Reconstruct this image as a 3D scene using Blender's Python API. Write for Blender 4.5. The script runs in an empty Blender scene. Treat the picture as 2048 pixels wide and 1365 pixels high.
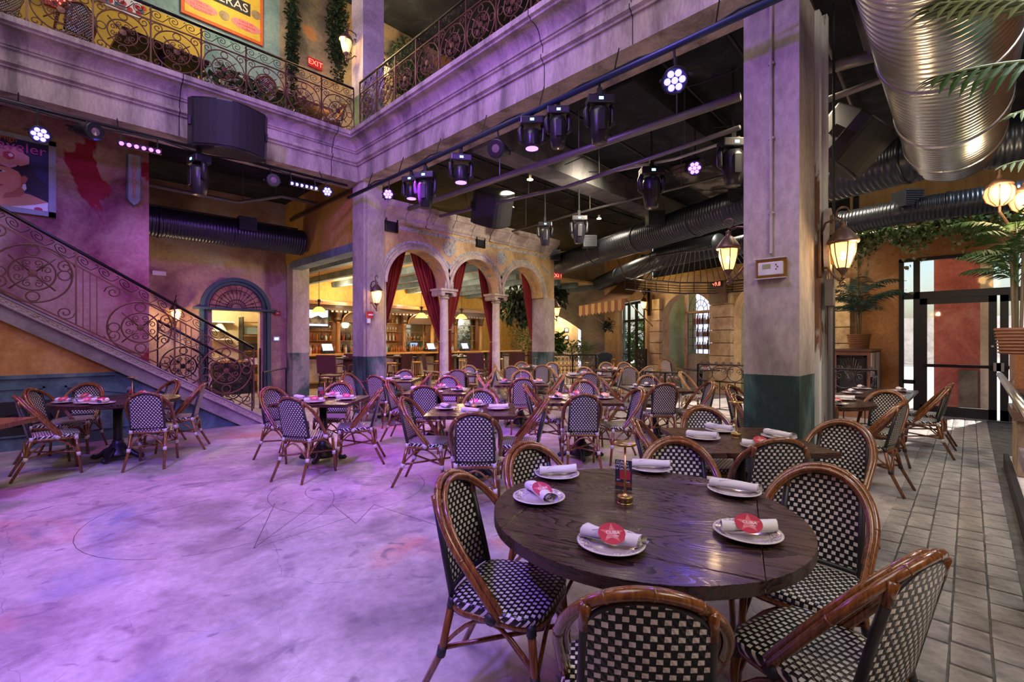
import bpy, bmesh, math, random
from mathutils import Vector, Matrix
random.seed(7)
sc = bpy.context.scene
C = sc.collection
PI = math.pi
# ------------------------------------------------------------ camera
AZ = math.radians(44.57); FPX = 930.0; H = 1.5
ca, sa = math.cos(AZ), math.sin(AZ)
def W(s, d):                      # lateral / depth metres -> world x, y
    return (ca*d + sa*s, sa*d - ca*s)
def P(px, d, z=0.0):
    x, y = W((px-1024)/FPX*d, d); return (x, y, z)
def G(px, py, z=0.0):             # point at height z seen at that pixel
    d = (H-z)*FPX/(py-682.5); x, y = W((px-1024)/FPX*d, d); return (x, y, z)
def onY(px, Y, py=None):
    r = (px-1024)/FPX; d = Y/(sa-ca*r); X = d*(ca+sa*r)
    return (X, Y, H-(py-682.5)/FPX*d if py is not None else 0)
def onX(px, X, py=None):
    r = (px-1024)/FPX; d = X/(ca+sa*r); Y = d*(sa-ca*r)
    return (X, Y, H-(py-682.5)/FPX*d if py is not None else 0)
cam = bpy.data.cameras.new('camera'); co = bpy.data.objects.new('camera', cam); C.objects.link(co)
cam.lens = FPX/2048*36; cam.sensor_width = 36; cam.clip_start = 0.05; cam.clip_end = 300
co.location = (0, 0, H); co.rotation_euler = (PI/2, 0, AZ-PI/2); sc.camera = co
# ------------------------------------------------------------ world, lights, exposure
sc.view_settings.view_transform = 'Standard'; sc.view_settings.look = 'None'
sc.view_settings.gamma = 1; sc.view_settings.use_curve_mapping = False
sc.view_settings.exposure = 0.75
w = bpy.data.worlds.new('world'); sc.world = w; w.use_nodes = True
nt = w.node_tree; sky = nt.nodes.new('ShaderNodeTexSky'); sky.sky_type = 'NISHITA'
sky.sun_disc = False; sky.sun_elevation = math.radians(38); sky.sun_rotation = math.radians(200); sky.air_density = 1.2; sky.dust_density = 3
bg = nt.nodes['Background']; nt.links.new(sky.outputs[0], bg.inputs[0]); bg.inputs[1].default_value = 0.2
def light(kind, loc, power, col, aim=None, size=.1, spot=60, blend=.6, sizey=None):
    l = bpy.data.lights.new(kind.lower()+'_light', kind); l.energy = power; l.color = col
    if kind == 'AREA':
        l.size = size
        if sizey: l.shape = 'RECTANGLE'; l.size_y = sizey
    elif kind == 'SUN': l.angle = size
    else: l.shadow_soft_size = size
    if kind == 'SPOT': l.spot_size = math.radians(spot); l.spot_blend = blend
    o = bpy.data.objects.new(l.name, l); C.objects.link(o); o.location = loc
    if aim is not None:
        o.rotation_euler = (Vector(aim)-Vector(loc)).to_track_quat('-Z', 'Y').to_euler()
    return o
light('SUN', (20, -6, 12), 5.0, (1, .95, .86), aim=(20-12, -6+3.2, 12-8.5), size=.012)
# unseen area lights added as ambient fill, above and behind the picture
light('AREA', (-1.0, 3.4, 9.6), 190, (1, .92, .85), aim=(0, 3.6, 0), size=5.0, sizey=5.0)
light('AREA', (1.5, -2.2, 4.2), 60, (1, .9, .78), aim=(5, 4, 1.2), size=2.5, sizey=1.5)
V1, V2, V3 = (.25, .12, 1.0), (.55, .06, 1.0), (.15, .10, 1.0)
# stage floods on the near side of the hall that wash floor and cornice
light('SPOT', (-2.5, 1.5, 5.6), 1650, V1, aim=(1.6, 4.6, 0), size=.25, spot=70, blend=.9)
light('SPOT', (0.2, 8.4, 4.4), 300, V2, aim=(-.2, 4.6, 0), size=.15, spot=75, blend=.9)
light('SPOT', (-1.5, 3.0, 6.4), 1100, (.34, .12, 1.0), aim=(4.3, 6.5, 5.0), size=.3, spot=85, blend=1)
light('SPOT', (1.0, -1.0, 6.4), 520, (.34, .12, 1.0), aim=(2.0, 9.0, 5.2), size=.3, spot=80, blend=1)
light('SPOT', (3.6, 3.0, 4.3), 260, V2, aim=(4.0, 5.6, .4), size=.1, spot=80, blend=.8)
light('SPOT', (1.0, 3.0, 6.2), 420, (.34, .12, 1.0), aim=(4.9, 1.3, 3.6), size=.2, spot=40, blend=1)
light('SPOT', (7.6, 4.6, 4.55), 260, (1, .86, .66), aim=(7.8, 8.9, 3.3), size=.2, spot=100, blend=1)  # no stage flood: unseen warm spot added to brighten the arcade wall
light('SPOT', (4.2, 6.6, 4.2), 420, V2, aim=(4.6, 5.8, .2), size=.1, spot=90, blend=.9)
light('SPOT', (3.2, .3, 4.2), 130, V3, aim=(3.4, 1.6, .5), size=.1, spot=50, blend=.9)
light('SPOT', (0.5, 8.6, 4.3), 150, V3, aim=(.6, 10.6, 2.2), size=.1, spot=100, blend=.8)
light('SPOT', (2.6, 8.6, 4.3), 130, V2, aim=(2.5, 11.5, 1.2), size=.1, spot=100, blend=.8)
# house downlights under the gallery; two cool unseen ones added to brighten the path
for q in ((7.2, 4.4), (9.4, 6.6), (7.0, 7.0), (10.5, 3.6), (9.0, 1.6), (12.5, 8.0), (6.6, 1.6), (13.2, 12.0), (8.2, 10.4), (5.2, -.9), (9.0, -.9)):
    light('SPOT', (q[0], q[1], 4.6), 150, (1, .80, .55) if q[1] > 0 else (.86, .92, 1), aim=(q[0], q[1], 0), size=.25, spot=150, blend=1)
# ------------------------------------------------------------ materials
MATS = {}
def nodes(m):
    m.use_nodes = True; return m.node_tree, m.node_tree.nodes, m.node_tree.links, m.node_tree.nodes['Principled BSDF']
def mat(name, col, rough=.6, metal=0, emit=None, es=1, alpha=None, trans=None, spec=None, coat=None):
    if name in MATS: return MATS[name]
    m = bpy.data.materials.new(name); t, n, l, b = nodes(m)
    b.inputs['Base Color'].default_value = (*col, 1); b.inputs['Roughness'].default_value = rough; b.inputs['Metallic'].default_value = metal
    if emit: b.inputs['Emission Color'].default_value = (*emit, 1); b.inputs['Emission Strength'].default_value = es
    if trans: b.inputs['Transmission Weight'].default_value = trans
    if spec is not None: b.inputs['Specular IOR Level'].default_value = spec
    if coat: b.inputs['Coat Weight'].default_value = coat; b.inputs['Coat Roughness'].default_value = .08
    # a little grain on everything solid
    if not emit and not trans:
        tc = n.new('ShaderNodeTexCoord'); nz = n.new('ShaderNodeTexNoise'); nz.inputs['Scale'].default_value = 9; nz.inputs['Detail'].default_value = 5
        l.new(tc.outputs['Object'], nz.inputs['Vector'])
        mx = n.new('ShaderNodeMix'); mx.data_type = 'RGBA'
        mx.inputs[6].default_value = (*[c*.75 for c in col], 1); mx.inputs[7].default_value = (*[min(1, c*1.2) for c in col], 1)
        l.new(nz.outputs[0], mx.inputs[0]); l.new(mx.outputs[2], b.inputs['Base Color'])
    MATS[name] = m; return m
def ramp(n, stops, interp='LINEAR'):
    r = n.new('ShaderNodeValToRGB'); r.color_ramp.interpolation = interp
    while len(r.color_ramp.elements) > 1: r.color_ramp.elements.remove(r.color_ramp.elements[0])
    r.color_ramp.elements[0].position = stops[0][0]; r.color_ramp.elements[0].color = (*stops[0][1], 1)
    for p, c in stops[1:]:
        e = r.color_ramp.elements.new(p); e.color = (*c, 1)
    return r
def plaster(name, stops, scale=1.2, rough=.85, bump=.25, fine=18, stretch=(1, 1, 1), band=None, hard=False, detail=6, dist=.6, layer=None):
    """mottled painted plaster; band=(z, colour-stops) paints everything below z; layer=(scale, lo, hi, colour) lays big patches over"""
    stops = [(.5+(p-.5)*.68, c) for p, c in stops]
    if band: band = (band[0], [(.5+(p-.5)*.6, c) for p, c in band[1]])
    m = bpy.data.materials.new(name); t, n, l, b = nodes(m)
    tc = n.new('ShaderNodeTexCoord'); mp = n.new('ShaderNodeMapping'); mp.inputs['Scale'].default_value = stretch
    l.new(tc.outputs['Object'], mp.inputs['Vector'])
    a = n.new('ShaderNodeTexNoise'); a.inputs['Scale'].default_value = scale; a.inputs['Detail'].default_value = detail; a.inputs['Roughness'].default_value = .62; a.inputs['Distortion'].default_value = dist
    f = n.new('ShaderNodeTexNoise'); f.inputs['Scale'].default_value = fine; f.inputs['Detail'].default_value = 8; f.inputs['Roughness'].default_value = .7
    l.new(mp.outputs[0], a.inputs['Vector']); l.new(mp.outputs[0], f.inputs['Vector'])
    r = ramp(n, stops, 'CONSTANT' if hard else 'LINEAR'); l.new(a.outputs[0], r.inputs[0]); cur = r.outputs[0]
    if layer:
        for k, (s2, lo, hi, c2) in enumerate(layer):
            g = n.new('ShaderNodeTexNoise'); g.inputs['Scale'].default_value = s2; g.inputs['Detail'].default_value = 5; g.inputs['Distortion'].default_value = .8
            m2 = n.new('ShaderNodeMapping'); m2.inputs['Location'].default_value = (7.3*(k+1), 3.1, 1.7*k)
            l.new(tc.outputs['Object'], m2.inputs['Vector']); l.new(m2.outputs[0], g.inputs['Vector'])
            mr = n.new('ShaderNodeMapRange'); mr.inputs[1].default_value = lo; mr.inputs[2].default_value = hi; l.new(g.outputs[0], mr.inputs[0])
            mx = n.new('ShaderNodeMix'); mx.data_type = 'RGBA'; mx.inputs[7].default_value = (*c2, 1)
            l.new(mr.outputs[0], mx.inputs[0]); l.new(cur, mx.inputs[6]); cur = mx.outputs[2]
    if band:
        r2 = ramp(n, band[1]); l.new(a.outputs[0], r2.inputs[0])
        sx = n.new('ShaderNodeSeparateXYZ'); l.new(tc.outputs['Object'], sx.inputs[0])
        lt = n.new('ShaderNodeMath'); lt.operation = 'LESS_THAN'; lt.inputs[1].default_value = band[0]; l.new(sx.outputs[2], lt.inputs[0])
        mx = n.new('ShaderNodeMix'); mx.data_type = 'RGBA'; l.new(lt.outputs[0], mx.inputs[0]); l.new(cur, mx.inputs[6]); l.new(r2.outputs[0], mx.inputs[7]); cur = mx.outputs[2]
    ov = n.new('ShaderNodeMix'); ov.data_type = 'RGBA'; ov.blend_type = 'OVERLAY'; ov.inputs[0].default_value = .55
    l.new(cur, ov.inputs[6]); l.new(f.outputs[0], ov.inputs[7]); l.new(ov.outputs[2], b.inputs['Base Color'])
    bp = n.new('ShaderNodeBump'); bp.inputs['Strength'].default_value = bump; bp.inputs['Distance'].default_value = .02
    l.new(f.outputs[0], bp.inputs['Height']); l.new(bp.outputs[0], b.inputs['Normal']); b.inputs['Roughness'].default_value = rough
    MATS[name] = m; return m
def wood(name, dark, light_, rough=.3, scale=6, coat=.3, axis=0, ring=False):
    m = bpy.data.materials.new(name); t, n, l, b = nodes(m)
    tc = n.new('ShaderNodeTexCoord'); mp = n.new('ShaderNodeMapping'); s = [14, 14, 14]; s[axis] = 1.4; mp.inputs['Scale'].default_value = s
    l.new(tc.outputs['Object'], mp.inputs['Vector'])
    a = n.new('ShaderNodeTexNoise'); a.inputs['Scale'].default_value = scale; a.inputs['Detail'].default_value = 8; a.inputs['Distortion'].default_value = 1.4
    l.new(mp.outputs[0], a.inputs['Vector'])
    if ring:    # cathedral grain: contour lines of a stretched noise
        m2 = n.new('ShaderNodeMapping'); s2 = [5.5, 5.5, 5.5]; s2[axis] = 1.1; m2.inputs['Scale'].default_value = s2; l.new(tc.outputs['Object'], m2.inputs['Vector'])
        g = n.new('ShaderNodeTexNoise'); g.inputs['Scale'].default_value = 1.0; g.inputs['Detail'].default_value = 1.5; g.inputs['Distortion'].default_value = .5; l.new(m2.outputs[0], g.inputs['Vector'])
        k1 = n.new('ShaderNodeMath'); k1.operation = 'MULTIPLY'; k1.inputs[1].default_value = 26; l.new(g.outputs[0], k1.inputs[0])
        k2 = n.new('ShaderNodeMath'); k2.operation = 'FRACT'; l.new(k1.outputs[0], k2.inputs[0])
        mf = n.new('ShaderNodeMath'); mf.operation = 'MULTIPLY_ADD'; mf.inputs[1].default_value = .42; l.new(k2.outputs[0], mf.inputs[0])
        mg = n.new('ShaderNodeMath'); mg.operation = 'MULTIPLY'; mg.inputs[1].default_value = .62; l.new(a.outputs[0], mg.inputs[0]); l.new(mg.outputs[0], mf.inputs[2])
    else: mf = a
    r = ramp(n, [(.3, dark), (.72, light_)]); l.new(mf.outputs[0], r.inputs[0]); l.new(r.outputs[0], b.inputs['Base Color'])
    bp = n.new('ShaderNodeBump'); bp.inputs['Strength'].default_value = .3; bp.inputs['Distance'].default_value = .002; l.new(mf.outputs[0], bp.inputs['Height']); l.new(bp.outputs[0], b.inputs['Normal'])
    b.inputs['Roughness'].default_value = rough; b.inputs['Coat Weight'].default_value = coat; b.inputs['Coat Roughness'].default_value = .12
    if ring:
        b.inputs['Specular IOR Level'].default_value = .35; bp.inputs['Strength'].default_value = .45; bp.inputs['Distance'].default_value = .003
        rr = n.new('ShaderNodeMapRange'); rr.inputs[1].default_value = .3; rr.inputs[2].default_value = .75; rr.inputs[3].default_value = .18; rr.inputs[4].default_value = .5; l.new(mf.outputs[0], rr.inputs[0]); l.new(rr.outputs[0], b.inputs['Roughness'])
    MATS[name] = m; return m
def weave(name, cu=.033, cv=.0215, white=(.82, .78, .70), black=(.012, .012, .014), fu=.25, fv=.34):
    m = bpy.data.materials.new(name); t, n, l, b = nodes(m)
    uv = n.new('ShaderNodeUVMap'); sx = n.new('ShaderNodeSeparateXYZ'); l.new(uv.outputs[0], sx.inputs[0])
    def M(op, a=None, c=None, va=None, vc=None):
        q = n.new('ShaderNodeMath'); q.operation = op
        if a is not None: l.new(a, q.inputs[0])
        elif va is not None: q.inputs[0].default_value = va
        if c is not None: l.new(c, q.inputs[1])
        elif vc is not None: q.inputs[1].default_value = vc
        return q.outputs[0]
    v = M('DIVIDE', sx.outputs[1], vc=cv); row = M('FLOOR', v); par = M('MODULO', row, vc=2.0); par = M('ABSOLUTE', par); off = M('MULTIPLY', par, vc=.5)
    u = M('ADD', M('DIVIDE', sx.outputs[0], vc=cu), off)
    du = M('ABSOLUTE', M('SUBTRACT', M('FRACT', u), vc=.5)); dv = M('ABSOLUTE', M('SUBTRACT', M('FRACT', v), vc=.5))
    wh = M('MULTIPLY', M('LESS_THAN', du, vc=fu), M('LESS_THAN', dv, vc=fv))
    nz = n.new('ShaderNodeTexNoise'); nz.inputs['Scale'].default_value = 30; l.new(uv.outputs[0], nz.inputs['Vector'])
    wr = ramp(n, [(.3, tuple(c*.75 for c in white)), (.65, white)]); l.new(nz.outputs[0], wr.inputs[0])
    mx = n.new('ShaderNodeMix'); mx.data_type = 'RGBA'; l.new(wh, mx.inputs[0]); mx.inputs[6].default_value = (*black, 1); l.new(wr.outputs[0], mx.inputs[7]); l.new(mx.outputs[2], b.inputs['Base Color'])
    st = M('MULTIPLY', M('SINE', M('MULTIPLY', sx.outputs[0], vc=2*PI/(cu*.5))), M('SINE', M('MULTIPLY', sx.outputs[1], vc=2*PI/cv)))
    hh = M('ADD', M('MULTIPLY', st, vc=.4), wh)
    bp = n.new('ShaderNodeBump'); bp.inputs['Strength'].default_value = .6; bp.inputs['Distance'].default_value = .003; l.new(hh, bp.inputs['Height']); l.new(bp.outputs[0], b.inputs['Normal'])
    b.inputs['Roughness'].default_value = .32; MATS[name] = m; return m
# ------------------------------------------------------------ mesh builder
class MB:
    def __init__(s): s.v = []; s.f = []; s.uv = {}; s.mi = []; s.cur = 0
    def add(s, vs, fs, uvs=None):
        o = len(s.v); s.v += [tuple(v) for v in vs]
        for k, f in enumerate(fs):
            if uvs: s.uv[len(s.f)] = uvs[k]
            s.f.append(tuple(i+o for i in f)); s.mi.append(s.cur)
        return s
    def box(s, c, z, rot=0, tilt=None):
        x, y, h = z[0]/2, z[1]/2, z[2]/2; cr, sr = math.cos(rot), math.sin(rot)
        vs = []
        for a in (-x, x):
            for b_ in (-y, y):
                for e in (-h, h):
                    p = Vector((a, b_, e))
                    if tilt is not None: p = tilt @ p
                    else: p = Vector((cr*p.x-sr*p.y, sr*p.x+cr*p.y, p.z))
                    vs.append((p.x+c[0], p.y+c[1], p.z+c[2]))
        return s.add(vs, [(0, 1, 3, 2), (4, 6, 7, 5), (0, 4, 5, 1), (2, 3, 7, 6), (0, 2, 6, 4), (1, 5, 7, 3)])
    def bx(s, x0, x1, y0, y1, z0, z1): return s.box(((x0+x1)/2, (y0+y1)/2, (z0+z1)/2), (x1-x0, y1-y0, z1-z0))
    def tube(s, pts, r, n=8, closed=False, flat=1.0, up=None):
        pts = [Vector(p) for p in pts]; N = len(pts); rs = r if isinstance(r, (list, tuple)) else [r]*N
        rings = []; prev = Vector(up) if up else None
        for i, p in enumerate(pts):
            a = pts[(i-1) % N] if (closed or i > 0) else p; b_ = pts[(i+1) % N] if (closed or i < N-1) else p
            t = (b_-a)
            t = t.normalized() if t.length > 1e-9 else Vector((0, 0, 1))
            if prev is None:
                prev = Vector((0, 0, 1)) if abs(t.z) < .9 else Vector((1, 0, 0))
            x = (prev - t*prev.dot(t))
            if x.length < 1e-6: x = t.orthogonal()
            x.normalize(); prev = x; y = t.cross(x)
            rings.append([p + (x*math.cos(2*PI*k/n+PI/n) + y*math.sin(2*PI*k/n+PI/n)*flat)*rs[i] for k in range(n)])
        vs = [q for R in rings for q in R]; fs = []
        for i in range(N if closed else N-1):
            j = (i+1) % N
            for k in range(n): fs.append((i*n+k, i*n+(k+1) % n, j*n+(k+1) % n, j*n+k))
        if not closed: fs += [tuple(range(n))[::-1], tuple((N-1)*n+k for k in range(n))]
        return s.add(vs, fs)
    def lathe(s, prof, c=(0, 0, 0), n=24, axis=None, up=None):
        """prof: (r, h) pairs along +Z (or along axis vector from c)"""
        if axis is None: M_ = Matrix.Identity(3)
        else: M_ = Vector(axis).normalized().to_track_quat('Z', 'Y').to_matrix()
        vs = []; fs = []
        for r, h in prof:
            for k in range(n):
                q = M_ @ Vector((r*math.cos(2*PI*k/n), r*math.sin(2*PI*k/n), h)); vs.append((q.x+c[0], q.y+c[1], q.z+c[2]))
        for i in range(len(prof)-1):
            for k in range(n): fs.append((i*n+k, i*n+(k+1) % n, (i+1)*n+(k+1) % n, (i+1)*n+k))
        if prof[0][0] > 1e-4: fs.append(tuple(range(n))[::-1])
        if prof[-1][0] > 1e-4: fs.append(tuple((len(prof)-1)*n+k for k in range(n)))
        return s.add(vs, fs)
    def prism(s, poly, ext, org=(0, 0, 0), ux=(1, 0, 0), uy=(0, 0, 1)):
        """poly 2d in plane (ux,uy) at org, extruded by vector ext"""
        o = Vector(org); a = Vector(ux); b_ = Vector(uy); e = Vector(ext); n = len(poly)
        vs = [o+a*p[0]+b_*p[1] for p in poly] + [o+a*p[0]+b_*p[1]+e for p in poly]
        return s.add(vs, [tuple(range(n))[::-1], tuple(range(n, 2*n))] + [(k, (k+1) % n, (k+1) % n+n, k+n) for k in range(n)])
    def ball(s, c, r, n=10, m=7, sc_=(1, 1, 1)):
        vs = []; fs = []
        for i in range(m+1):
            t = PI*i/m
            for k in range(n): vs.append((c[0]+sc_[0]*r*math.sin(t)*math.cos(2*PI*k/n), c[1]+sc_[1]*r*math.sin(t)*math.sin(2*PI*k/n), c[2]+sc_[2]*r*math.cos(t)))
        for i in range(m):
            for k in range(n): fs.append((i*n+k, (i+1)*n+k, (i+1)*n+(k+1) % n, i*n+(k+1) % n))
        return s.add(vs, fs)
    def mesh(s, name, m, smooth=False, bevel=0):
        me = bpy.data.meshes.new(name); me.from_pydata(s.v, [], s.f)
        if s.uv:
            ul = me.uv_layers.new(name='UVMap')
            for p in me.polygons:
                q = s.uv.get(p.index)
                if q:
                    for k, li in enumerate(p.loop_indices): ul.data[li].uv = q[k]
        bm = bmesh.new(); bm.from_mesh(me)
        bmesh.ops.recalc_face_normals(bm, faces=bm.faces)
        if bevel:
            bmesh.ops.bevel(bm, geom=[e for e in bm.edges if e.is_manifold and e.calc_face_angle(0) > .6], offset=bevel, segments=2, affect='EDGES', profile=.6)
        bm.to_mesh(me); bm.free()
        ms = m if isinstance(m, (list, tuple)) else [m]
        for q in ms: me.materials.append(q if not isinstance(q, str) else MATS[q])
        if len(ms) > 1 and not bevel:
            me.polygons.foreach_set('material_index', s.mi)
        if smooth:
            me.polygons.foreach_set('use_smooth', [True]*len(me.polygons))
            if smooth != 'all':
                me.set_sharp_from_angle(angle=math.radians(40))
        me.update(); return me
    def build(s, name, m, parent=None, smooth=False, bevel=0, **k):
        return inst(name, s.mesh(name, m, smooth, bevel), parent, **k)
def inst(name, me, parent=None, loc=None, rot=None, kind=None, scale=None):
    o = bpy.data.objects.new(name, me); C.objects.link(o)
    if parent: o.parent = parent
    if loc is not None: o.location = loc
    if rot is not None: o.rotation_euler = rot if isinstance(rot, (tuple, list)) else (0, 0, rot)
    if scale: o.scale = scale
    if kind: o['kind'] = kind
    return o
def tag(o, label, cat, group=None):
    o['label'] = label; o['category'] = cat
    if group: o['group'] = group
    return o
def thing(name, label, cat, loc=(0, 0, 0), rot=0, group=None):
    o = bpy.data.objects.new(name, None); C.objects.link(o); o.location = loc; o.rotation_euler = (0, 0, rot) if isinstance(rot, (int, float)) else rot
    return tag(o, label, cat, group)
def struct(name, mb, m, smooth=False, **k):
    o = mb.build(name, m, smooth=smooth, **k); o['kind'] = 'structure'; return o
def dup(root, loc, rot, label, group=None, scale=None):
    r = root.copy(); C.objects.link(r); r.location = loc; r.rotation_euler = rot if isinstance(rot, tuple) else (0, 0, rot); r['label'] = label
    if group: r['group'] = group
    if scale: r.scale = scale
    for ch in list(root.children):
        c = ch.copy(); C.objects.link(c); c.parent = r
        for g in ch.children:
            d = g.copy(); C.objects.link(d); d.parent = c
    return r
def text(body, size, m, name='lettering', parent=None, loc=(0, 0, 0), rot=(0, 0, 0), ext=.002, align='CENTER', sx=1):
    cu = bpy.data.curves.new('t', 'FONT'); cu.body = body; cu.size = size; cu.extrude = ext; cu.align_x = align; cu.align_y = 'CENTER'; cu.resolution_u = 3
    o = bpy.data.objects.new('t', cu); C.objects.link(o); dg = bpy.context.evaluated_depsgraph_get()
    me = bpy.data.meshes.new_from_object(o.evaluated_get(dg)); bpy.data.objects.remove(o); bpy.data.curves.remove(cu)
    me.materials.clear(); me.materials.append(MATS[m])
    o = inst(name, me, parent, loc, rot); o.scale = (sx, 1, 1); return o
def spiral(c, r, turns, a0, ccw=1, n=22, k=.85):
    """2D points from rim inward"""
    out = []
    for i in range(n+1):
        t = i/n; rr = r*(1-k*t); a = a0+ccw*turns*2*PI*t; out.append((c[0]+rr*math.cos(a), c[1]+rr*math.sin(a)))
    return out
def circ(c, r, n=24): return [(c[0]+r*math.cos(2*PI*i/n), c[1]+r*math.sin(2*PI*i/n)) for i in range(n)]
# ------------------------------------------------------------ palette
plaster('balcony_plaster', [(.3, (.20, .17, .15)), (.5, (.42, .36, .32)), (.7, (.58, .50, .44))], 1.0, stretch=(2.2, 2.2, .55), bump=.4)
plaster('column_plaster', [(.3, (.27, .23, .21)), (.5, (.42, .36, .32)), (.7, (.52, .46, .41))], 1.1, bump=.35, stretch=(1, 1, .5),
        band=(1.18, [(.36, (.015, .035, .03)), (.47, (.04, .10, .085)), (.56, (.12, .15, .15)), (.66, (.28, .27, .28))]))
plaster('column_upper', [(.3, (.35, .31, .26)), (.5, (.5, .46, .4)), (.7, (.6, .56, .5))], 1.1, bump=.35, band=(6.55, [(.35, (.08, .14, .07)), (.6, (.16, .24, .12)), (.75, (.4, .42, .3))]))
plaster('red_wall', [(.25, (.20, .05, .07)), (.42, (.34, .16, .14)), (.55, (.42, .26, .19)), (.75, (.5, .34, .26))], .9, bump=.3,
        layer=[(.55, .57, .585, (.30, .012, .03))])
plaster('ochre_wall', [(.3, (.42, .18, .05)), (.5, (.55, .27, .08)), (.7, (.66, .38, .16))], 1.0, bump=.3)
plaster('door_wall', [(.3, (.26, .15, .12)), (.5, (.44, .30, .22)), (.62, (.54, .40, .24)), (.75, (.60, .48, .38))], .75, bump=.3, layer=[(.6, .6, .63, (.58, .5, .42))])
plaster('blue_wainscot', [(.3, (.05, .09, .13)), (.55, (.10, .17, .22)), (.75, (.20, .27, .32))], 2.0, bump=.35)
plaster('stringer_paint', [(.3, (.22, .18, .2)), (.7, (.33, .28, .3))], 2.0)
plaster('yellow_paint', [(.3, (.50, .30, .06)), (.55, (.62, .38, .09)), (.75, (.70, .47, .15))], 1.2, stretch=(1, 1, .4), bump=.15)
plaster('yellow_wood', [(.3, (.52, .34, .12)), (.7, (.66, .46, .20))], 1.2, stretch=(.5, 6, 1), bump=.2)
plaster('beam_blue', [(.3, (.10, .15, .19)), (.7, (.2, .27, .30))], 2)
plaster('arch_fresco', [(.28, (.34, .22, .12)), (.5, (.62, .42, .20)), (.72, (.74, .56, .30))], 1.3, bump=.4, stretch=(1, 1, .6), layer=[(3.5, .60, .66, (.30, .33, .36))])
plaster('arch_stone', [(.3, (.36, .29, .26)), (.5, (.52, .43, .38)), (.72, (.64, .55, .48))], 2.5, bump=.35)
plaster('fresco_blue', [(.35, (.26, .30, .36)), (.5, (.62, .58, .50)), (.6, (.25, .28, .36)), (.75, (.60, .56, .5))], 9, bump=.2)
plaster('marble_column', [(.3, (.44, .36, .34)), (.5, (.6, .5, .47)), (.7, (.68, .6, .55))], 3, bump=.15, rough=.6)
plaster('grey_wall', [(.3, (.20, .17, .14)), (.5, (.30, .26, .21)), (.7, (.38, .33, .26))], 1.0, bump=.4)
plaster('tan_wall', [(.3, (.38, .24, .12)), (.5, (.52, .34, .16)), (.7, (.62, .46, .26))], 1.1, bump=.3)
plaster('tan_stone', [(.3, (.36, .25, .14)), (.5, (.50, .36, .20)), (.7, (.60, .50, .34))], 1.6, bump=.35)
plaster('orange_wall', [(.3, (.36, .16, .05)), (.5, (.50, .24, .09)), (.7, (.58, .34, .18))], .9, bump=.3)
plaster('green_wall', [(.3, (.22, .27, .12)), (.5, (.34, .36, .18)), (.7, (.42, .44, .26))], 1.0, bump=.2)
plaster('green_accent', [(.3, (.12, .26, .10)), (.7, (.2, .38, .15))], 1.0)
plaster('teal_wall', [(.3, (.13, .24, .22)), (.5, (.20, .33, .30)), (.7, (.30, .42, .34))], .8, bump=.3)
plaster('upper_stone', [(.3, (.10, .10, .06)), (.48, (.26, .22, .13)), (.6, (.38, .30, .16)), (.75, (.42, .24, .08))], .8, bump=.5, layer=[(.5, .58, .6, (.44, .22, .07))])
plaster('black_ceiling', [(.35, (.007, .010, .012)), (.6, (.018, .022, .026)), (.75, (.05, .05, .05))], 1.5, bump=1.0, fine=10, rough=.9)
plaster('pale_ceiling', [(.4, (.03, .03, .03)), (.5, (.12, .11, .10)), (.62, (.30, .27, .24))], 2.2, bump=.6)
plaster('grey_beam', [(.35, (.10, .10, .10)), (.65, (.19, .18, .18))], 2)
plaster('terracotta_red', [(.3, (.36, .09, .10)), (.5, (.52, .17, .18)), (.7, (.62, .30, .30))], 1.0, bump=.3)
plaster('white_stone', [(.3, (.55, .5, .46)), (.7, (.8, .75, .7))], 2)
plaster('stucco_tan', [(.3, (.22, .16, .08)), (.5, (.32, .24, .13)), (.7, (.42, .32, .18))], 2.5, bump=1.0, fine=9)
plaster('peeling_white', [(.4, (.20, .10, .06)), (.46, (.62, .62, .58)), (.7, (.78, .78, .74))], 5, stretch=(1, 1, .15), bump=.5)
plaster('barn_white', [(.4, (.28, .22, .2)), (.5, (.6, .58, .56)), (.7, (.72, .7, .7))], 3, stretch=(1, 1, .12), bump=.4)
plaster('brick_face', [(.25, (.17, .16, .15)), (.5, (.38, .35, .32)), (.72, (.60, .55, .49))], 3.5, bump=.9, fine=26, rough=.38)
plaster('grout', [(.3, (.06, .06, .06)), (.7, (.14, .13, .12))], 6)
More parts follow.
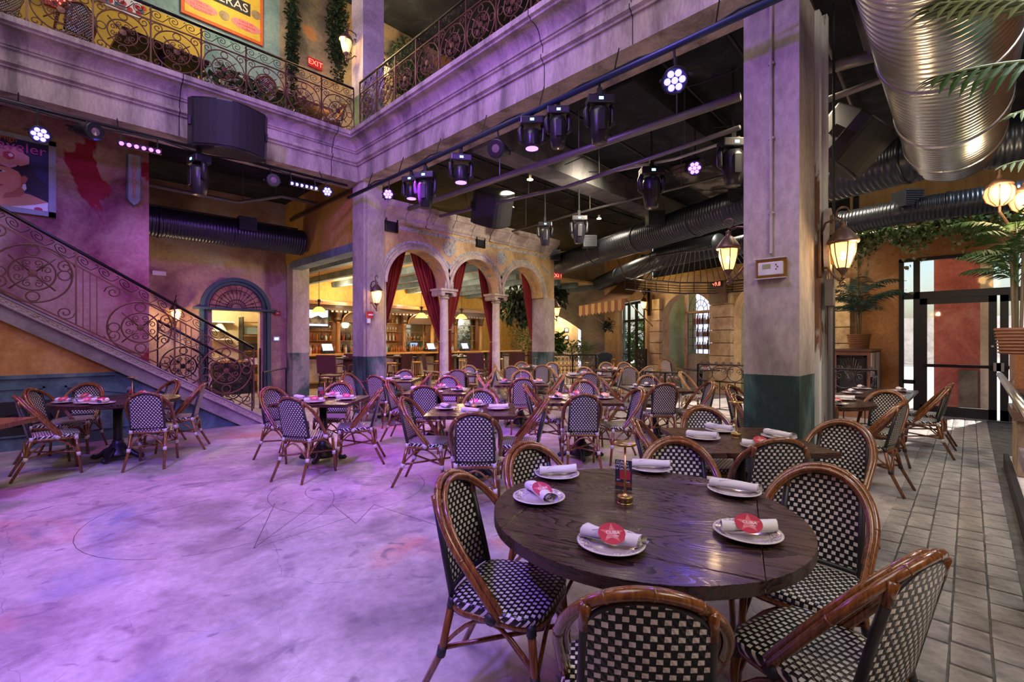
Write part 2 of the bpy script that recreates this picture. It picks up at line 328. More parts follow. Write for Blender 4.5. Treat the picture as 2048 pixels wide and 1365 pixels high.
# concrete dance floor: faded paint and hairline scratches
def floor_mat():
    m = plaster('concrete_floor', [(.25, (.24, .21, .20)), (.5, (.40, .36, .34)), (.75, (.54, .50, .47))], 1.6, rough=.42, bump=.2, fine=14,
                layer=[(.5, .60, .68, (.48, .26, .22)), (.42, .63, .69, (.22, .26, .36)), (1.3, .60, .72, (.28, .25, .26)), (.9, .58, .75, (.42, .38, .36)), (2.4, .57, .70, (.22, .19, .21)), (5.5, .62, .72, (.20, .17, .19))])
    t, n, l, b = nodes(m); src = b.inputs['Base Color'].links[0].from_socket
    tc = n.new('ShaderNodeTexCoord'); cur = src
    for sc_, wd in ((.8, .0012), (2.6, .0018)):
        vz = n.new('ShaderNodeTexVoronoi'); vz.feature = 'DISTANCE_TO_EDGE'; vz.inputs['Scale'].default_value = sc_
        nn = n.new('ShaderNodeTexNoise'); nn.inputs['Scale'].default_value = 1.1; nn.inputs['Detail'].default_value = 4; l.new(tc.outputs['Object'], nn.inputs['Vector'])
        mxv = n.new('ShaderNodeMix'); mxv.data_type = 'RGBA'; mxv.inputs[0].default_value = .35; l.new(tc.outputs['Object'], mxv.inputs[6]); l.new(nn.outputs[1], mxv.inputs[7])
        l.new(mxv.outputs[2], vz.inputs['Vector'])
        lt = n.new('ShaderNodeMath'); lt.operation = 'LESS_THAN'; lt.inputs[1].default_value = wd; l.new(vz.outputs[0], lt.inputs[0])
        dm = n.new('ShaderNodeMath'); dm.operation = 'MULTIPLY'; dm.inputs[1].default_value = .4; l.new(lt.outputs[0], dm.inputs[0])
        mx = n.new('ShaderNodeMix'); mx.data_type = 'RGBA'; l.new(dm.outputs[0], mx.inputs[0]); l.new(cur, mx.inputs[6]); mx.inputs[7].default_value = (.10, .09, .10, 1); cur = mx.outputs[2]
    l.new(cur, b.inputs['Base Color'])
floor_mat()
wood('table_wood', (.006, .004, .004), (.062, .028, .019), rough=.27, coat=.12, ring=True)
wood('table_wood_red', (.014, .006, .005), (.085, .034, .022), rough=.3, coat=.12, ring=True)
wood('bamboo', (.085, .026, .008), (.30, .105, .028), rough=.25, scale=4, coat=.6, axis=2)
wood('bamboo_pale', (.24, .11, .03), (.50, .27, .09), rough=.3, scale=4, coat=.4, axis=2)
wood('bar_wood', (.18, .07, .02), (.42, .18, .05), rough=.35)
wood('bar_top_wood', (.40, .20, .05), (.66, .36, .11), rough=.25)
wood('brown_trim', (.07, .035, .02), (.17, .09, .05), rough=.5)
weave('back_weave'); weave('seat_weave', .030, .022)
weave('cream_weave', .05, .05, white=(.03, .02, .01), black=(.62, .56, .40), fu=.13, fv=.10)
mat('iron', (.022, .017, .02), .38, .7); mat('iron_brown', (.16, .075, .05), .45, .55); mat('iron_light', (.12, .11, .11), .3, .9)
mat('black_paint', (.012, .012, .013), .4); mat('black_matte', (.02, .02, .022), .75); mat('housing', (.018, .018, .024), .33)
mat('brass', (.55, .40, .14), .28, 1.0); mat('steel', (.55, .56, .58), .28, 1.0); mat('duct_steel', (.50, .53, .58), .30, 1.0)
mat('duct_dark', (.055, .065, .085), .33, .75); mat('pipe_grey', (.20, .19, .19), .45, .5); mat('pipe_blue', (.02, .035, .10), .4, .3)
mat('china', (.66, .62, .58), .18, coat=.4); mat('linen', (.72, .70, .68), .9); mat('cord_white', (.62, .58, .55), .6); mat('cord_black', (.02, .02, .022), .45)
mat('coaster_red', (.45, .03, .05), .4); mat('coaster_pink', (.62, .16, .16), .4); mat('print_white', (.8, .78, .76), .5)
mat('curtain_red', (.22, .008, .014), .75); mat('gold_cord', (.5, .38, .16), .6)
mat('teal_frame', (.035, .085, .105), .45); mat('teal_frame_dark', (.02, .035, .06), .5)
mat('lamp_glass', (.9, .75, .5), .4, emit=(1, .62, .28), es=2.2); mat('bulb', (1, .8, .5), .4, emit=(1, .74, .36), es=14)
mat('shade_glass', (.9, .6, .2), .4, emit=(1, .50, .12), es=.9)
mat('led_blue', (.5, .5, 1), .4, emit=(.17, .15, 1), es=3.2); mat('led_violet', (.7, .5, 1), .4, emit=(.34, .13, 1), es=3.2); mat('led_pink', (1, .4, 1), .4, emit=(.85, .10, .9), es=2.6)
mat('lens_off', (.30, .22, .26), .08, .3); mat('lens_glow', (.5, .3, .9), .2, emit=(.4, .15, 1), es=2.2); mat('display', (.1, .5, .6), .3, emit=(.3, .8, 1), es=2)
mat('red_sign', (.8, .1, .08), .4, emit=(1, .12, .08), es=2.2); mat('red_plastic', (.55, .03, .03), .35); mat('white_plastic', (.66, .64, .66), .4)
mat('leaf', (.05, .12, .025), .55); mat('leaf_dark', (.012, .035, .014), .6); mat('leaf_pale', (.22, .27, .12), .6); mat('basket', (.34, .17, .07), .8); mat('stem', (.2, .16, .07), .7)
mat('palm_blue', (.03, .07, .055), .55); mat('terra', (.3, .14, .08), .8)
def glassm(name, col=(1, 1, 1), rough=0):
    m = bpy.data.materials.new(name); t, n, l, b = nodes(m); out = n['Material Output']
    tr = n.new('ShaderNodeBsdfTransparent'); tr.inputs[0].default_value = (*[c*.93 for c in col], 1); gl = n.new('ShaderNodeBsdfGlossy'); gl.inputs['Roughness'].default_value = .03
    lw = n.new('ShaderNodeLayerWeight'); pw = n.new('ShaderNodeMath'); pw.operation = 'POWER'; pw.inputs[1].default_value = 5; l.new(lw.outputs['Facing'], pw.inputs[0]); fr = n.new('ShaderNodeMath'); fr.operation = 'MULTIPLY_ADD'; fr.inputs[1].default_value = .6; fr.inputs[2].default_value = .035; l.new(pw.outputs[0], fr.inputs[0]); ms = n.new('ShaderNodeMixShader')
    l.new(fr.outputs[0], ms.inputs[0]); l.new(tr.outputs[0], ms.inputs[1]); l.new(gl.outputs[0], ms.inputs[2]); l.new(ms.outputs[0], out.inputs[0]); MATS[name] = m
glassm('pane_glass')
def lantern_glass():
    m = MATS['lamp_glass']; t, n, l, b = nodes(m); out = n['Material Output']; tr = n.new('ShaderNodeBsdfTransparent'); tr.inputs[0].default_value = (1, .88, .66, 1)
    ms = n.new('ShaderNodeMixShader'); ms.inputs[0].default_value = .45; l.new(tr.outputs[0], ms.inputs[1]); l.new(b.outputs[0], ms.inputs[2]); l.new(ms.outputs[0], out.inputs[0])
    b.inputs['Emission Strength'].default_value = 1.0
lantern_glass()
for nm, c in (('bottle_amber', (.35, .13, .03)), ('bottle_clear', (.55, .58, .58)), ('bottle_green', (.03, .10, .05)), ('bottle_dark', (.03, .02, .02)), ('bottle_red', (.4, .04, .02))):
    mat(nm, c, .12, coat=.8)
mat('screen', (.3, .4, .6), .2, emit=(.35, .5, .85), es=1.2); mat('screen_warm', (.5, .3, .3), .2, emit=(.6, .35, .3), es=1.0); mat('mirror', (.6, .65, .68), .05, 1.0)
mat('plate_pattern', (.5, .4, .4), .2)
def plate_mat():
    m = MATS['china']; t, n, l, b = nodes(m); tc = n.new('ShaderNodeTexCoord'); sx = n.new('ShaderNodeSeparateXYZ'); l.new(tc.outputs['Object'], sx.inputs[0])
    vl = n.new('ShaderNodeVectorMath'); vl.operation = 'LENGTH'; cx = n.new('ShaderNodeCombineXYZ'); l.new(sx.outputs[0], cx.inputs[0]); l.new(sx.outputs[1], cx.inputs[1]); l.new(cx.outputs[0], vl.inputs[0])
    r = ramp(n, [(0, (0, 0, 0)), (.60, (.0, .0, .0)), (.605, (.9, .9, .9)), (.63, (0, 0, 0)), (.66, (1, 1, 1)), (.93, (1, 1, 1)), (.935, (0, 0, 0)), (.955, (.7, .7, .7)), (.965, (0, 0, 0))], 'CONSTANT')
    dv = n.new('ShaderNodeMath'); dv.operation = 'DIVIDE'; dv.inputs[1].default_value = .122; l.new(vl.outputs['Value'], dv.inputs[0]); l.new(dv.outputs[0], r.inputs[0])
    wv = n.new('ShaderNodeTexNoise'); wv.inputs['Scale'].default_value = 34; wv.inputs['Distortion'].default_value = 2.5; wv.inputs['Detail'].default_value = 0; l.new(tc.outputs['Object'], wv.inputs['Vector'])
    pr = ramp(n, [(0, (.70, .65, .6)), (.37, (.70, .65, .6)), (.38, (.12, .20, .42)), (.43, (.70, .66, .6)), (.475, (.25, .02, .05)), (.53, (.70, .66, .6)), (.57, (.15, .2, .38)), (.61, (.25, .03, .06)), (.65, (.7, .66, .6))], 'CONSTANT'); l.new(wv.outputs[0], pr.inputs[0])
    mx = n.new('ShaderNodeMix'); mx.data_type = 'RGBA'; l.new(r.outputs[0], mx.inputs[0]); mx.inputs[6].default_value = (.68, .64, .6, 1); l.new(pr.outputs[0], mx.inputs[7]); l.new(mx.outputs[2], b.inputs['Base Color'])
plate_mat()
# ------------------------------------------------------------ setting: floor
f = MB(); f.bx(-6, 13, .50, 18, -.1, 0); f.bx(13, 22, 3.0, 18, -.1, 0); floor = struct('floor', f, 'concrete_floor')
g = MB(); g.bx(-6, 12.6, -4.5, .50, -.1, -.014); g.build('grout_bed', 'grout', floor)
bricks = []
for k in range(5):
    me = MB().box((0, 0, -.012), (.206, .138, .024)).mesh('brick', 'brick_face', bevel=.006); bricks.append(me)
def brick_mesh(k):
    random.seed(k); m = MB(); vs = []
    nx, ny = 6, 4
    top = {}
    for i in range(nx+1):
        for j in range(ny+1):
            e = (i in (0, nx)) or (j in (0, ny))
            vs.append((-.103+.206*i/nx+random.uniform(-.003, .003)*(not e), -.069+.138*j/ny, (-.006 if e else random.uniform(-.002, .003))))
    fs = [(i*(ny+1)+j, (i+1)*(ny+1)+j, (i+1)*(ny+1)+j+1, i*(ny+1)+j+1) for i in range(nx) for j in range(ny)]
    m.add(vs, fs)
    m.box((0, 0, -.016), (.206, .138, .019)); return m.mesh('brick', 'brick_face')
bricks = [brick_mesh(k) for k in range(5)]
random.seed(3)
for i in range(50):
    for j in range(5):
        x = 1.75+i*.2195; y = .445-j*.149
        inst('brick', bricks[random.randrange(5)], floor, (x+random.uniform(-.006, .006)+(.03 if j % 2 else 0), y, random.uniform(-.003, .002)), (random.uniform(-.01, .01), random.uniform(-.01, .01), random.choice((0, PI))+random.uniform(-.02, .02)))
# inlaid mosaic star lines of the dance floor: engraved circles and rays as thin strips
sl = MB()
def strip(mb, a, b, w=.006, z=.0006):
    a = Vector(a); b = Vector(b); t = (b-a).normalized(); nn = Vector((-t.y, t.x))*w/2
    mb.add([(a.x+nn.x, a.y+nn.y, z), (a.x-nn.x, a.y-nn.y, z), (b.x-nn.x, b.y-nn.y, z), (b.x+nn.x, b.y+nn.y, z)], [(0, 1, 2, 3)])
cs = Vector(G(640, 1010)[:2])
c1 = Vector(G(507, 1098)[:2]); rr = (Vector(G(262, 1036)[:2])-Vector(G(760, 1100)[:2])).length/2
for (q1, q2) in (((507, 1098), (550, 1008)), ((507, 1098), (628, 1008)), ((550, 1008), (470, 1060)), ((665, 1010), (712, 1048)), ((712, 1048), (748, 1010)), ((748, 1010), (900, 1060)), ((262, 1036), (420, 1000)), ((507, 1098), (700, 1035))):
    strip(sl, G(*q1)[:2], G(*q2)[:2])
for cpt, rad in ((G(440, 1020), .95), (G(700, 975), .75), (G(700, 975), .42), (G(620, 925), .35)):
    pts = circ(cpt[:2], rad, 40)
    for k in range(40):
        if k % 13 != 0: strip(sl, pts[k], pts[(k+1) % 40], .005)
o = sl.build('engraved_line', 'grout', floor, kind='stuff')
# ------------------------------------------------------------ setting: gallery (balcony), columns
prof = [(0, 4.78), (.0, 5.10), (.03, 5.10), (.03, 5.13), (.07, 5.15), (.07, 5.20), (.03, 5.21), (.03, 5.33), (.06, 5.34), (.06, 5.37), (.08, 5.37)] + \
       [(.08+.16*(1-math.cos(t*PI/2/6)), 5.37+.17*math.sin(t*PI/2/6)) for t in range(7)] + [(.27, 5.54), (.27, 5.57), (.31, 5.58), (.31, 5.655), (-.55, 5.655), (-.55, 5.2), (-.55, 4.78)]
def sweepL(mb, prof, x0=-6.0, X=4.6, Y=9.02, y0=-4.5):
    rings = [[(x0, Y-o_, z) for o_, z in prof], [(X-o_, Y-o_, z) for o_, z in prof], [(X-o_, y0, z) for o_, z in prof]]
    n = len(prof); vs = [p for R in rings for p in R]; fs = []
    for i in range(2):
        for k in range(n): fs.append((i*n+k, i*n+(k+1) % n, (i+1)*n+(k+1) % n, (i+1)*n+k))
    fs += [tuple(range(n)), tuple(range(2*n, 3*n))]
    return mb.add(vs, fs)
struct('trim_1', sweepL(MB(), prof), 'balcony_plaster')['label'] = 'weathered plaster balcony cornice'
# open vertical joints in the cornice
def jprof(o_): return [(a+o_, z) for a, z in prof if a > -.1]
for px in (359, 665):
    X = onY(px, 8.95)[0]; pr_ = jprof(.003)+[(-.1, 5.6), (-.1, 4.79)]; vs = [(X, 9.02-a, z) for a, z in pr_]+[(X+.014, 9.02-a, z) for a, z in pr_]; n = len(pr_)
    struct('trim_joint', MB().add(vs, [tuple(range(n)), tuple(range(n, 2*n))]+[(k, (k+1) % n, (k+1) % n+n, k+n) for k in range(n)]), 'black_matte')
for px in (1074, 1252):
    Y = onX(px, 4.45)[1]; pr_ = jprof(.003)+[(-.1, 5.6), (-.1, 4.79)]; vs = [(4.6-a, Y, z) for a, z in pr_]+[(4.6-a, Y+.012, z) for a, z in pr_]; n = len(pr_)
    struct('trim_joint', MB().add(vs, [tuple(range(n)), tuple(range(n, 2*n))]+[(k, (k+1) % n, (k+1) % n+n, k+n) for k in range(n)]), 'black_matte')
s = MB(); s.bx(-6, 4.05, 9.5, 11.4, 5.36, 5.64); s.bx(5.12, 13.5, -4.5, 11.4, 5.36, 5.64); s.bx(4.05, 5.12, 9.55, 11.4, 5.36, 5.64)
struct('gallery_floor', s, 'grey_beam')
s = MB(); s.bx(-6, 4.74, 9.56, 14, 5.26, 5.345); s.bx(5.14, 12.85, -4.5, 2, 5.26, 5.345); s.bx(5.14, 15.2, 2, 8.8, 5.26, 5.345); s.bx(4.74, 17.2, 8.8, 17.4, 5.26, 5.345); struct('ceiling', s, 'black_ceiling')
s = MB(); s.bx(5.2, 13.0, 3.0, 3.4, 4.75, 5.255); struct('beam_1', s, 'black_ceiling')
b0 = MB().bx(5.16, 12.5, 5.55, 6.05, 4.72, 5.25); struct('beam_2', b0, 'grey_beam')
s = MB(); s.bx(9.5, 13.5, 3.6, 4.6, 5.05, 5.24); struct('pale_slab', s, 'pale_ceiling')
# columns
def col(name, x0, x1, y0, y1, z0, z1, m, pil=None):
    mb = MB(); mb.bx(x0, x1, y0, y1, z0, z1)
    if pil: mb.bx(*pil)
    return struct(name, mb, m)
c = col('column', 4.82, 5.40, 1.10, 1.575, 0, 4.78, 'column_plaster')
cc = col('column', 4.64, 5.07, 8.83, 9.30, 0, 4.78, 'column_plaster', (4.70, 5.09, 8.79, 8.83, 0, 4.5))
cl = col('column', 4.76, 5.20, 12.95, 13.38, 0, 4.4, 'column_plaster')
cu_ = col('column', 4.58, 5.05, 8.74, 9.22, 5.655, 10.2, 'column_upper')
# peeling timber frame and electrical pole on the right face of the near column
t = thing('door_frame_post', 'peeling white painted timber posts against the right face of the near column', 'frame post', (0, 0, 0))
MB().bx(5.40, 5.50, 1.06, 1.30, 0, 4.78).build('post', 'peeling_white', t)
MB().bx(5.53, 5.60, 1.02, 1.24, 0, 4.78).build('post', 'peeling_white', t)
MB().bx(5.50, 5.53, 1.10, 1.22, 0, 4.78).build('gap_board', 'brown_trim', t)
# ------------------------------------------------------------ setting: walls
YW = 10.6
XR = onY(298, YW)[0]
s = MB(); s.bx(-6, XR, YW, YW+.3, 0, 5.2); struct('wall_poster', s, 'red_wall')
XD = 4.76; Y3 = 13.4
dx0 = onY(424, Y3)[0]; dx1 = onY(520, Y3)[0]; dz = onY(470, Y3, 622)[2]
s = MB(); s.bx(-6, dx0, Y3, Y3+.2, 0, 5.25); s.bx(dx1, XD+.45, Y3, Y3+.2, 0, 5.25); s.bx(dx0, dx1, Y3, Y3+.2, dz, 5.25); struct('wall_left', s, 'door_wall')
YU = 11.4
s = MB(); s.bx(-6, 3.9, YU, YU+.3, 5.6, 10.3); struct('wall_upper_teal', s, 'teal_wall')
s = MB(); s.bx(3.9, 16, YU, YU+.3, 5.6, 10.3); struct('wall_upper_stone', s, 'upper_stone')
s = MB(); s.bx(-6, 18, -5, 18.3, 10.2, 10.4); struct('ceiling_upper', s, 'black_ceiling')
s = MB(); s.bx(13.5, 13.8, -4.7, 11.4, 5.6, 10.3); struct('wall_upper_right', s, 'upper_stone')
s = MB(); s.bx(-6.3, -6, -5, 14, 0, 10.3); struct('wall_behind_left', s, 'ochre_wall')
s = MB(); s.bx(-6, 20, -4.8, -4.5, 0, 10.3); struct('wall_behind_right', s, 'orange_wall')
# bar room shell
s = MB(); s.bx(4.7, 18.5, 17.2, 17.4, 0, 5.2); s.bx(4.76, 4.95, 13.4, 17.3, 0, 4.4); struct('wall_bar', s, 'yellow_paint')
s = MB(); s.bx(4.95, 11, 9.35, 17.2, 3.72, 3.80); s.bx(11, 16.5, 10.5, 17.2, 3.72, 3.80); struct('ceiling_bar', s, 'yellow_wood')
for k in range(10):
    xx = 5.55+k*1.08
    s = MB(); s.bx(xx, xx+.16, 9.36 if xx < 10.8 else 10.6, 17.1, 3.52, 3.715); struct('ceiling_beam', s, 'beam_blue')
s = MB(); s.bx(4.74, 4.95, 9.3, 13.4, 3.6, 5.26); struct('wall_yellow_fascia', s, 'yellow_paint')
s = MB(); s.bx(4.68, 5.0, 9.3, 12.95, 3.42, 3.60); struct('trim_2', s, 'beam_blue')
s = MB(); s.bx(4.68, 4.76, 9.3, 12.95, 4.70, 4.78); struct('trim_3', s, 'brown_trim')
# arcade wall
def profile_wall(name, xs, low, top, y0, y1, m, origin=(0, 0), ang=0, **k):
    mb = MB(); ca_, sa_ = math.cos(ang), math.sin(ang)
    def T(x, y, z): return (origin[0]+ca_*x-sa_*y, origin[1]+sa_*x+ca_*y, z)
    n = len(xs); vs = []
    for x in xs:
        zt = top(x) if callable(top) else top
        vs += [T(x, y0, low(x)), T(x, y0, zt), T(x, y1, low(x)), T(x, y1, zt)]
    fs = []
    for i in range(n-1):
        a = i*4; b = a+4
        fs += [(a, b, b+1, a+1), (a+2, a+3, b+3, b+2), (a, a+2, b+2, b), (a+1, b+1, b+3, a+3)]
    fs += [(0, 1, 3, 2), (n*4-4, n*4-2, n*4-1, n*4-3)]
    mb.add(vs, fs); return struct(name, mb, m, **k)
YA = 8.83; bays = [(5.97, .80), (7.70, .80), (9.42, .80)]; ZS = 2.75
cap_x = [6.835, 8.56]
def lowA(x):
    for c_, r_ in bays:
        if abs(x-c_) < r_-1e-6: return ZS+math.sqrt(max(0, r_*r_-(x-c_)**2))
    return ZS
xs = [5.07]
for c_, r_ in bays: xs += [c_-r_*math.cos(PI*i/22) for i in range(23)]
xs += [10.22, 10.24, 10.75]; xs = sorted(set(xs))
arc = profile_wall('wall_arcade', xs, lowA, 4.06, YA, YA+.42, 'arch_fresco')
arc['label'] = 'faded yellow fresco wall over three arches'
MB().bx(10.26, 10.75, YA-.02, YA+.44, 0, ZS).build('pillar', 'column_plaster', arc)
MB().bx(5.07, 5.17, YA+.02, YA+.42, 0, ZS).build('pillar', 'column_plaster', arc)
cp = [(0, 4.06), (.03, 4.06), (.03, 4.10), (.06, 4.13), (.06, 4.20), (.10, 4.25), (.17, 4.33), (.20, 4.34), (.20, 4.40), (.22, 4.47), (0, 4.47)]
cuts = [5.09, 5.6, 6.15, 6.3, 6.9, 7.5, 8.1, 8.2, 8.8, 9.5, 10.1, 10.22, 10.78]
for i in range(len(cuts)-1):
    bump_ = .03 if i in (2, 6, 10) else 0
    x0, x1 = cuts[i]+.008, cuts[i+1]-.008
    mb = MB(); vs = [(x0, YA-o_-bump_, z) for o_, z in cp]+[(x1, YA-o_-bump_, z) for o_, z in cp]; n = len(cp)
    mb.add(vs, [tuple(range(n)), tuple(range(n, 2*n))]+[(k, (k+1) % n, (k+1) % n+n, k+n) for k in range(n)])
    mb.build('cornice_block', 'arch_stone', arc)
for c_, r_ in bays:   # archivolts
    for rr_, w_, dp, m_ in ((r_+.035, .07, .035, 'arch_stone'), (r_+.10, .05, .018, 'arch_stone'), (r_+.165, .06, .006, 'fresco_blue')):
        mb = MB(); n = 26; vs = []
        for i in range(n+1):
            a = PI*i/n
            for q in (rr_-w_/2, rr_+w_/2):
                for y in (YA, YA-dp): vs.append((c_-q*math.cos(a), y, ZS+q*math.sin(a)))
        fs = []
        for i in range(n):
            a = i*4; b = a+4; fs += [(a+1, a+3, b+3, b+1), (a+3, a+2, b+2, b+3), (a, a+1, b+1, b), (a, b, b+2, a+2)]
        mb.add(vs, fs); mb.build('archivolt', m_, arc)
mb = MB(); mb.bx(5.12, 10.7, YA-.006, YA, 3.93, 4.0); mb.build('painted_band', 'fresco_blue', arc)
for x in (6.835, 8.56): MB().lathe([(0, 0), (.19, 0), (.19, .012), (.165, .014), (0, .014)], (x, YA, 3.70), 28, axis=(0, -1, 0)).build('painted_roundel', 'fresco_blue', arc)
for x in cap_x:
    t = thing('arcade_column', 'slender pale stone column with scrolled capital, %s under the arcade' % ('left one' if x < 7.5 else 'right one'), 'column', (x, YA+.2, 0))
    MB().lathe([(.15, 0), (.15, .08), (.125, .1), (.14, .14), (.115, .17), (.112, .2), (.098, 2.5)], n=24).build('shaft', 'marble_column', t, smooth=True)
    MB().lathe([(.10, 2.5), (.125, 2.52), (.125, 2.545), (.10, 2.56), (.11, 2.6), (.13, 2.62)], n=24).build('capital_ring', 'arch_stone', t, smooth=True)
    cap = MB().box((0, 0, 2.67), (.44, .40, .05)); cap.box((0, 0, 2.72), (.50, .45, .055)); cap = cap.build('capital', 'arch_stone', t)
    for sx_ in (-1, 1):
        for sy_ in (-1, 1):
            sp = spiral((sx_*.165, 2.62), .062, 1.6, PI/2, -sx_)
            MB().tube([(p[0], sy_*.19, p[1]) for p in sp], [.016-.008*i/len(sp) for i in range(len(sp))], 6).build('volute', 'arch_stone', t)
        MB().tube([(sx_*.165, -.19, 2.62), (sx_*.165, .19, 2.62)], .052, 12).build('volute_roll', 'arch_stone', t)
# little barred vent windows in the arcade wall
for px, lb in ((782, 'left'), (960, 'right')):
    X, _, z = onY(px, YA, 449 if px < 800 else 483)
    t = thing('barred_opening', 'small dark barred opening set in the arcade fresco, %s one' % lb, 'window grille', (X, YA, z))
    MB().box((0, -.004, 0), (.26, .012, .30)).build('backing', 'black_matte', t)
    fm = MB()
    for c_, z_ in (((0, -.02, .15), (.30, .04, .03)), ((0, -.02, -.15), (.30, .04, .03)), ((.135, -.02, 0), (.03, .04, .3)), ((-.135, -.02, 0), (.03, .04, .3))): fm.box(c_, z_)
    fm.build('frame', 'iron', t)
    for i in range(4): MB().tube([(-.085+i*.057, -.02, -.14), (-.085+i*.057, -.02, .14)], .008, 6).build('bar', 'iron', t)
# ------------------------------------------------------------ bistro chairs
def loop_pts(k=1.0, dy=0, n=30):
    """bent-cane back hoop: up one side, over, down the other (x, y, z)"""
    w, zb, zs = .225*k, .43, .655
    ztop = .90-(1-k)*.22; h = ztop-zs; pts = []
    def yy(z): return .035-(z-.44)*.76+dy
    for i in range(6):
        z = zb+(zs-zb)*i/6; pts.append((-w*(.93+.07*i/6), yy(z), z))
    for i in range(n+1):
        a = PI-PI*i/n; z = zs+h*math.sin(a)**.92 if math.sin(a) > 0 else zs; pts.append((w*math.cos(a), yy(z), z))
    for i in range(5, -1, -1):
        z = zb+(zs-zb)*i/6; pts.append((w*(.93+.07*i/6), yy(z), z))
    return pts
def chair_parts(cane, bind, back_m, seat_m, arms=False):
    P_ = {}
    P_['back_frame'] = MB().tube(loop_pts(1.0), .0155, 8)
    P_['back_frame'].tube(loop_pts(.955, .026), .012, 8)
    for q in (7, 16, 21, 26, 36):
        a, b_ = Vector(loop_pts()[q]), Vector(loop_pts()[q+1]); m_ = (a+b_)/2; t = (b_-a).normalized()*.004; P_['back_frame'].tube([m_-t, m_+t], .0172, 8)
    P_['inner_hoop'] = MB().tube(loop_pts(.905, .012)[4:-4], .010, 8)
    # woven back: grid between the uprights
    nx, nz = 10, 14; V = []; UVs = []; fs = []; z0 = .475
    def zt(x): return .655+(.875-.655)*math.sqrt(max(0, 1-(x/.212)**2))
    for side in (0, 1):
        for i in range(nx+1):
            for j in range(nz+1):
                u = -1+2*i/nx; xx = u*(.158); zz = z0+(min(.872, zt(xx*1.0))-z0)*j/nz
                xx2 = xx*(1.0-.04*(j/nz)); y = -.195-(zz-.44)*.235+.018*(1-u*u)*-1*(1 if zz < .8 else .6) + (.004 if side == 0 else -.005)
                V.append((xx2, y, zz)); UVs.append((xx2+.5, zz))
    bk = MB(); N = (nx+1)*(nz+1); uvl = []
    for side in (0, 1):
        for i in range(nx):
            for j in range(nz):
                a = side*N+i*(nz+1)+j; q = (a, a+nz+1, a+nz+2, a+1); fs.append(q); uvl.append([UVs[k] for k in q])
    bk.add(V, fs, uvl); rim = []
    P_['backrest'] = bk
    bord = [V[i*(nz+1)+nz] for i in range(nx+1)]
    P_['backrest_edge'] = MB().tube(bord, .010, 6)
    P_['backrest_foot'] = MB().tube([V[i*(nz+1)] for i in range(nx+1)], .012, 6)
    # seat
    def se(a, r): return (math.copysign(abs(math.cos(a))**.45, math.cos(a))*r, math.copysign(abs(math.sin(a))**.45, math.sin(a))*r)
    st = MB(); n = 28; rings = [(.0, .468), (.10, .468), (.185, .466), (.203, .462), (.209, .450), (.206, .432)]
    vs = []; uv = []
    for r, z in rings:
        for k in range(n):
            x, y = se(2*PI*k/n, r); x *= (1.0+.06*(y > 0)); vs.append((x, y, z)); uv.append((x+.5+(0 if z > .46 else 0), y+.5+(0 if z > .46 else (.46-z))))
    fs = []; ul = []
    for i in range(len(rings)-1):
        for k in range(n):
            q = (i*n+k, i*n+(k+1) % n, (i+1)*n+(k+1) % n, (i+1)*n+k); fs.append(q); ul.append([uv[m_] for m_ in q])
    st.add(vs, fs, ul); P_['seat'] = st
    fr = [(se(2*PI*k/n, .198)[0], se(2*PI*k/n, .198)[1], .418) for k in range(n)]
    P_['seat_frame'] = MB().tube(fr, .016, 7, closed=True)
    out = []
    leg = {}
    F = [((sx*.185, .165, .43), (sx*.190, .185, .22), (sx*.195, .21, 0)) for sx in (-1, 1)]
    R = [((sx*.165, -.185, .45), (sx*.175, -.235, .22), (sx*.195, -.345, 0)) for sx in (-1, 1)]
    M_ = []
    for pts in F+R: M_.append(('leg', MB().tube(pts, [.0165, .0155, .014], 8), cane))
    for sx in (-1, 1):
        M_.append(('upright', MB().tube([(sx*.163, -.185, .43), (sx*.160, -.225, .60), (sx*.150, -.285, .845)], .014, 8), 'cord_black'))
        M_.append(('upright_tip', MB().tube([(sx*.1535, -.268, .78), (sx*.150, -.286, .85)], .0155, 8), cane))
    def arcp(a, b_, sag, n=8):
        a = Vector(a); b_ = Vector(b_); return [a.lerp(b_, i/n)+Vector((0, 0, sag*math.sin(PI*i/n))) for i in range(n+1)]
    M_.append(('stretcher', MB().tube(arcp((-.188, .185, .235), (.175, -.235, .235), .0, 2), .010, 6), cane))
    M_.append(('stretcher', MB().tube(arcp((.188, .185, .25), (-.175, -.235, .25), .0, 2), .010, 6), cane))
    for sx in (-1, 1):
        M_.append(('brace', MB().tube(arcp((sx*.19, .19, .25), (sx*.172, -.225, .25), .15), .009, 6), cane))
    M_.append(('brace', MB().tube(arcp((-.175, -.24, .24), (.175, -.24, .24), .16), .009, 6), cane))
    M_.append(('brace', MB().tube(arcp((-.188, .19, .24), (.188, .19, .24), .16), .009, 6), cane))
    for pts in F+R:
        p0, p1, p2 = map(Vector, pts)
        for a, b_, t in ((p1, p0, .02), (p1, p0, .92)):
            m_ = a.lerp(b_, t); d = (b_-a).normalized()*.021; M_.append(('binding', MB().tube([m_-d, m_+d], .0195, 8), bind))
    for sx in (-1, 1): M_.append(('binding', MB().tube([(sx*.205, .005, .425), (sx*.215, .025, .452)], .026, 8), bind))
    if arms:
        for sx in (-1, 1): M_.append(('armrest', MB().tube([(sx*.19, .19, .44), (sx*.23, .17, .64), (sx*.235, -.05, .66), (sx*.2, -.25, .66)], .014, 8), cane))
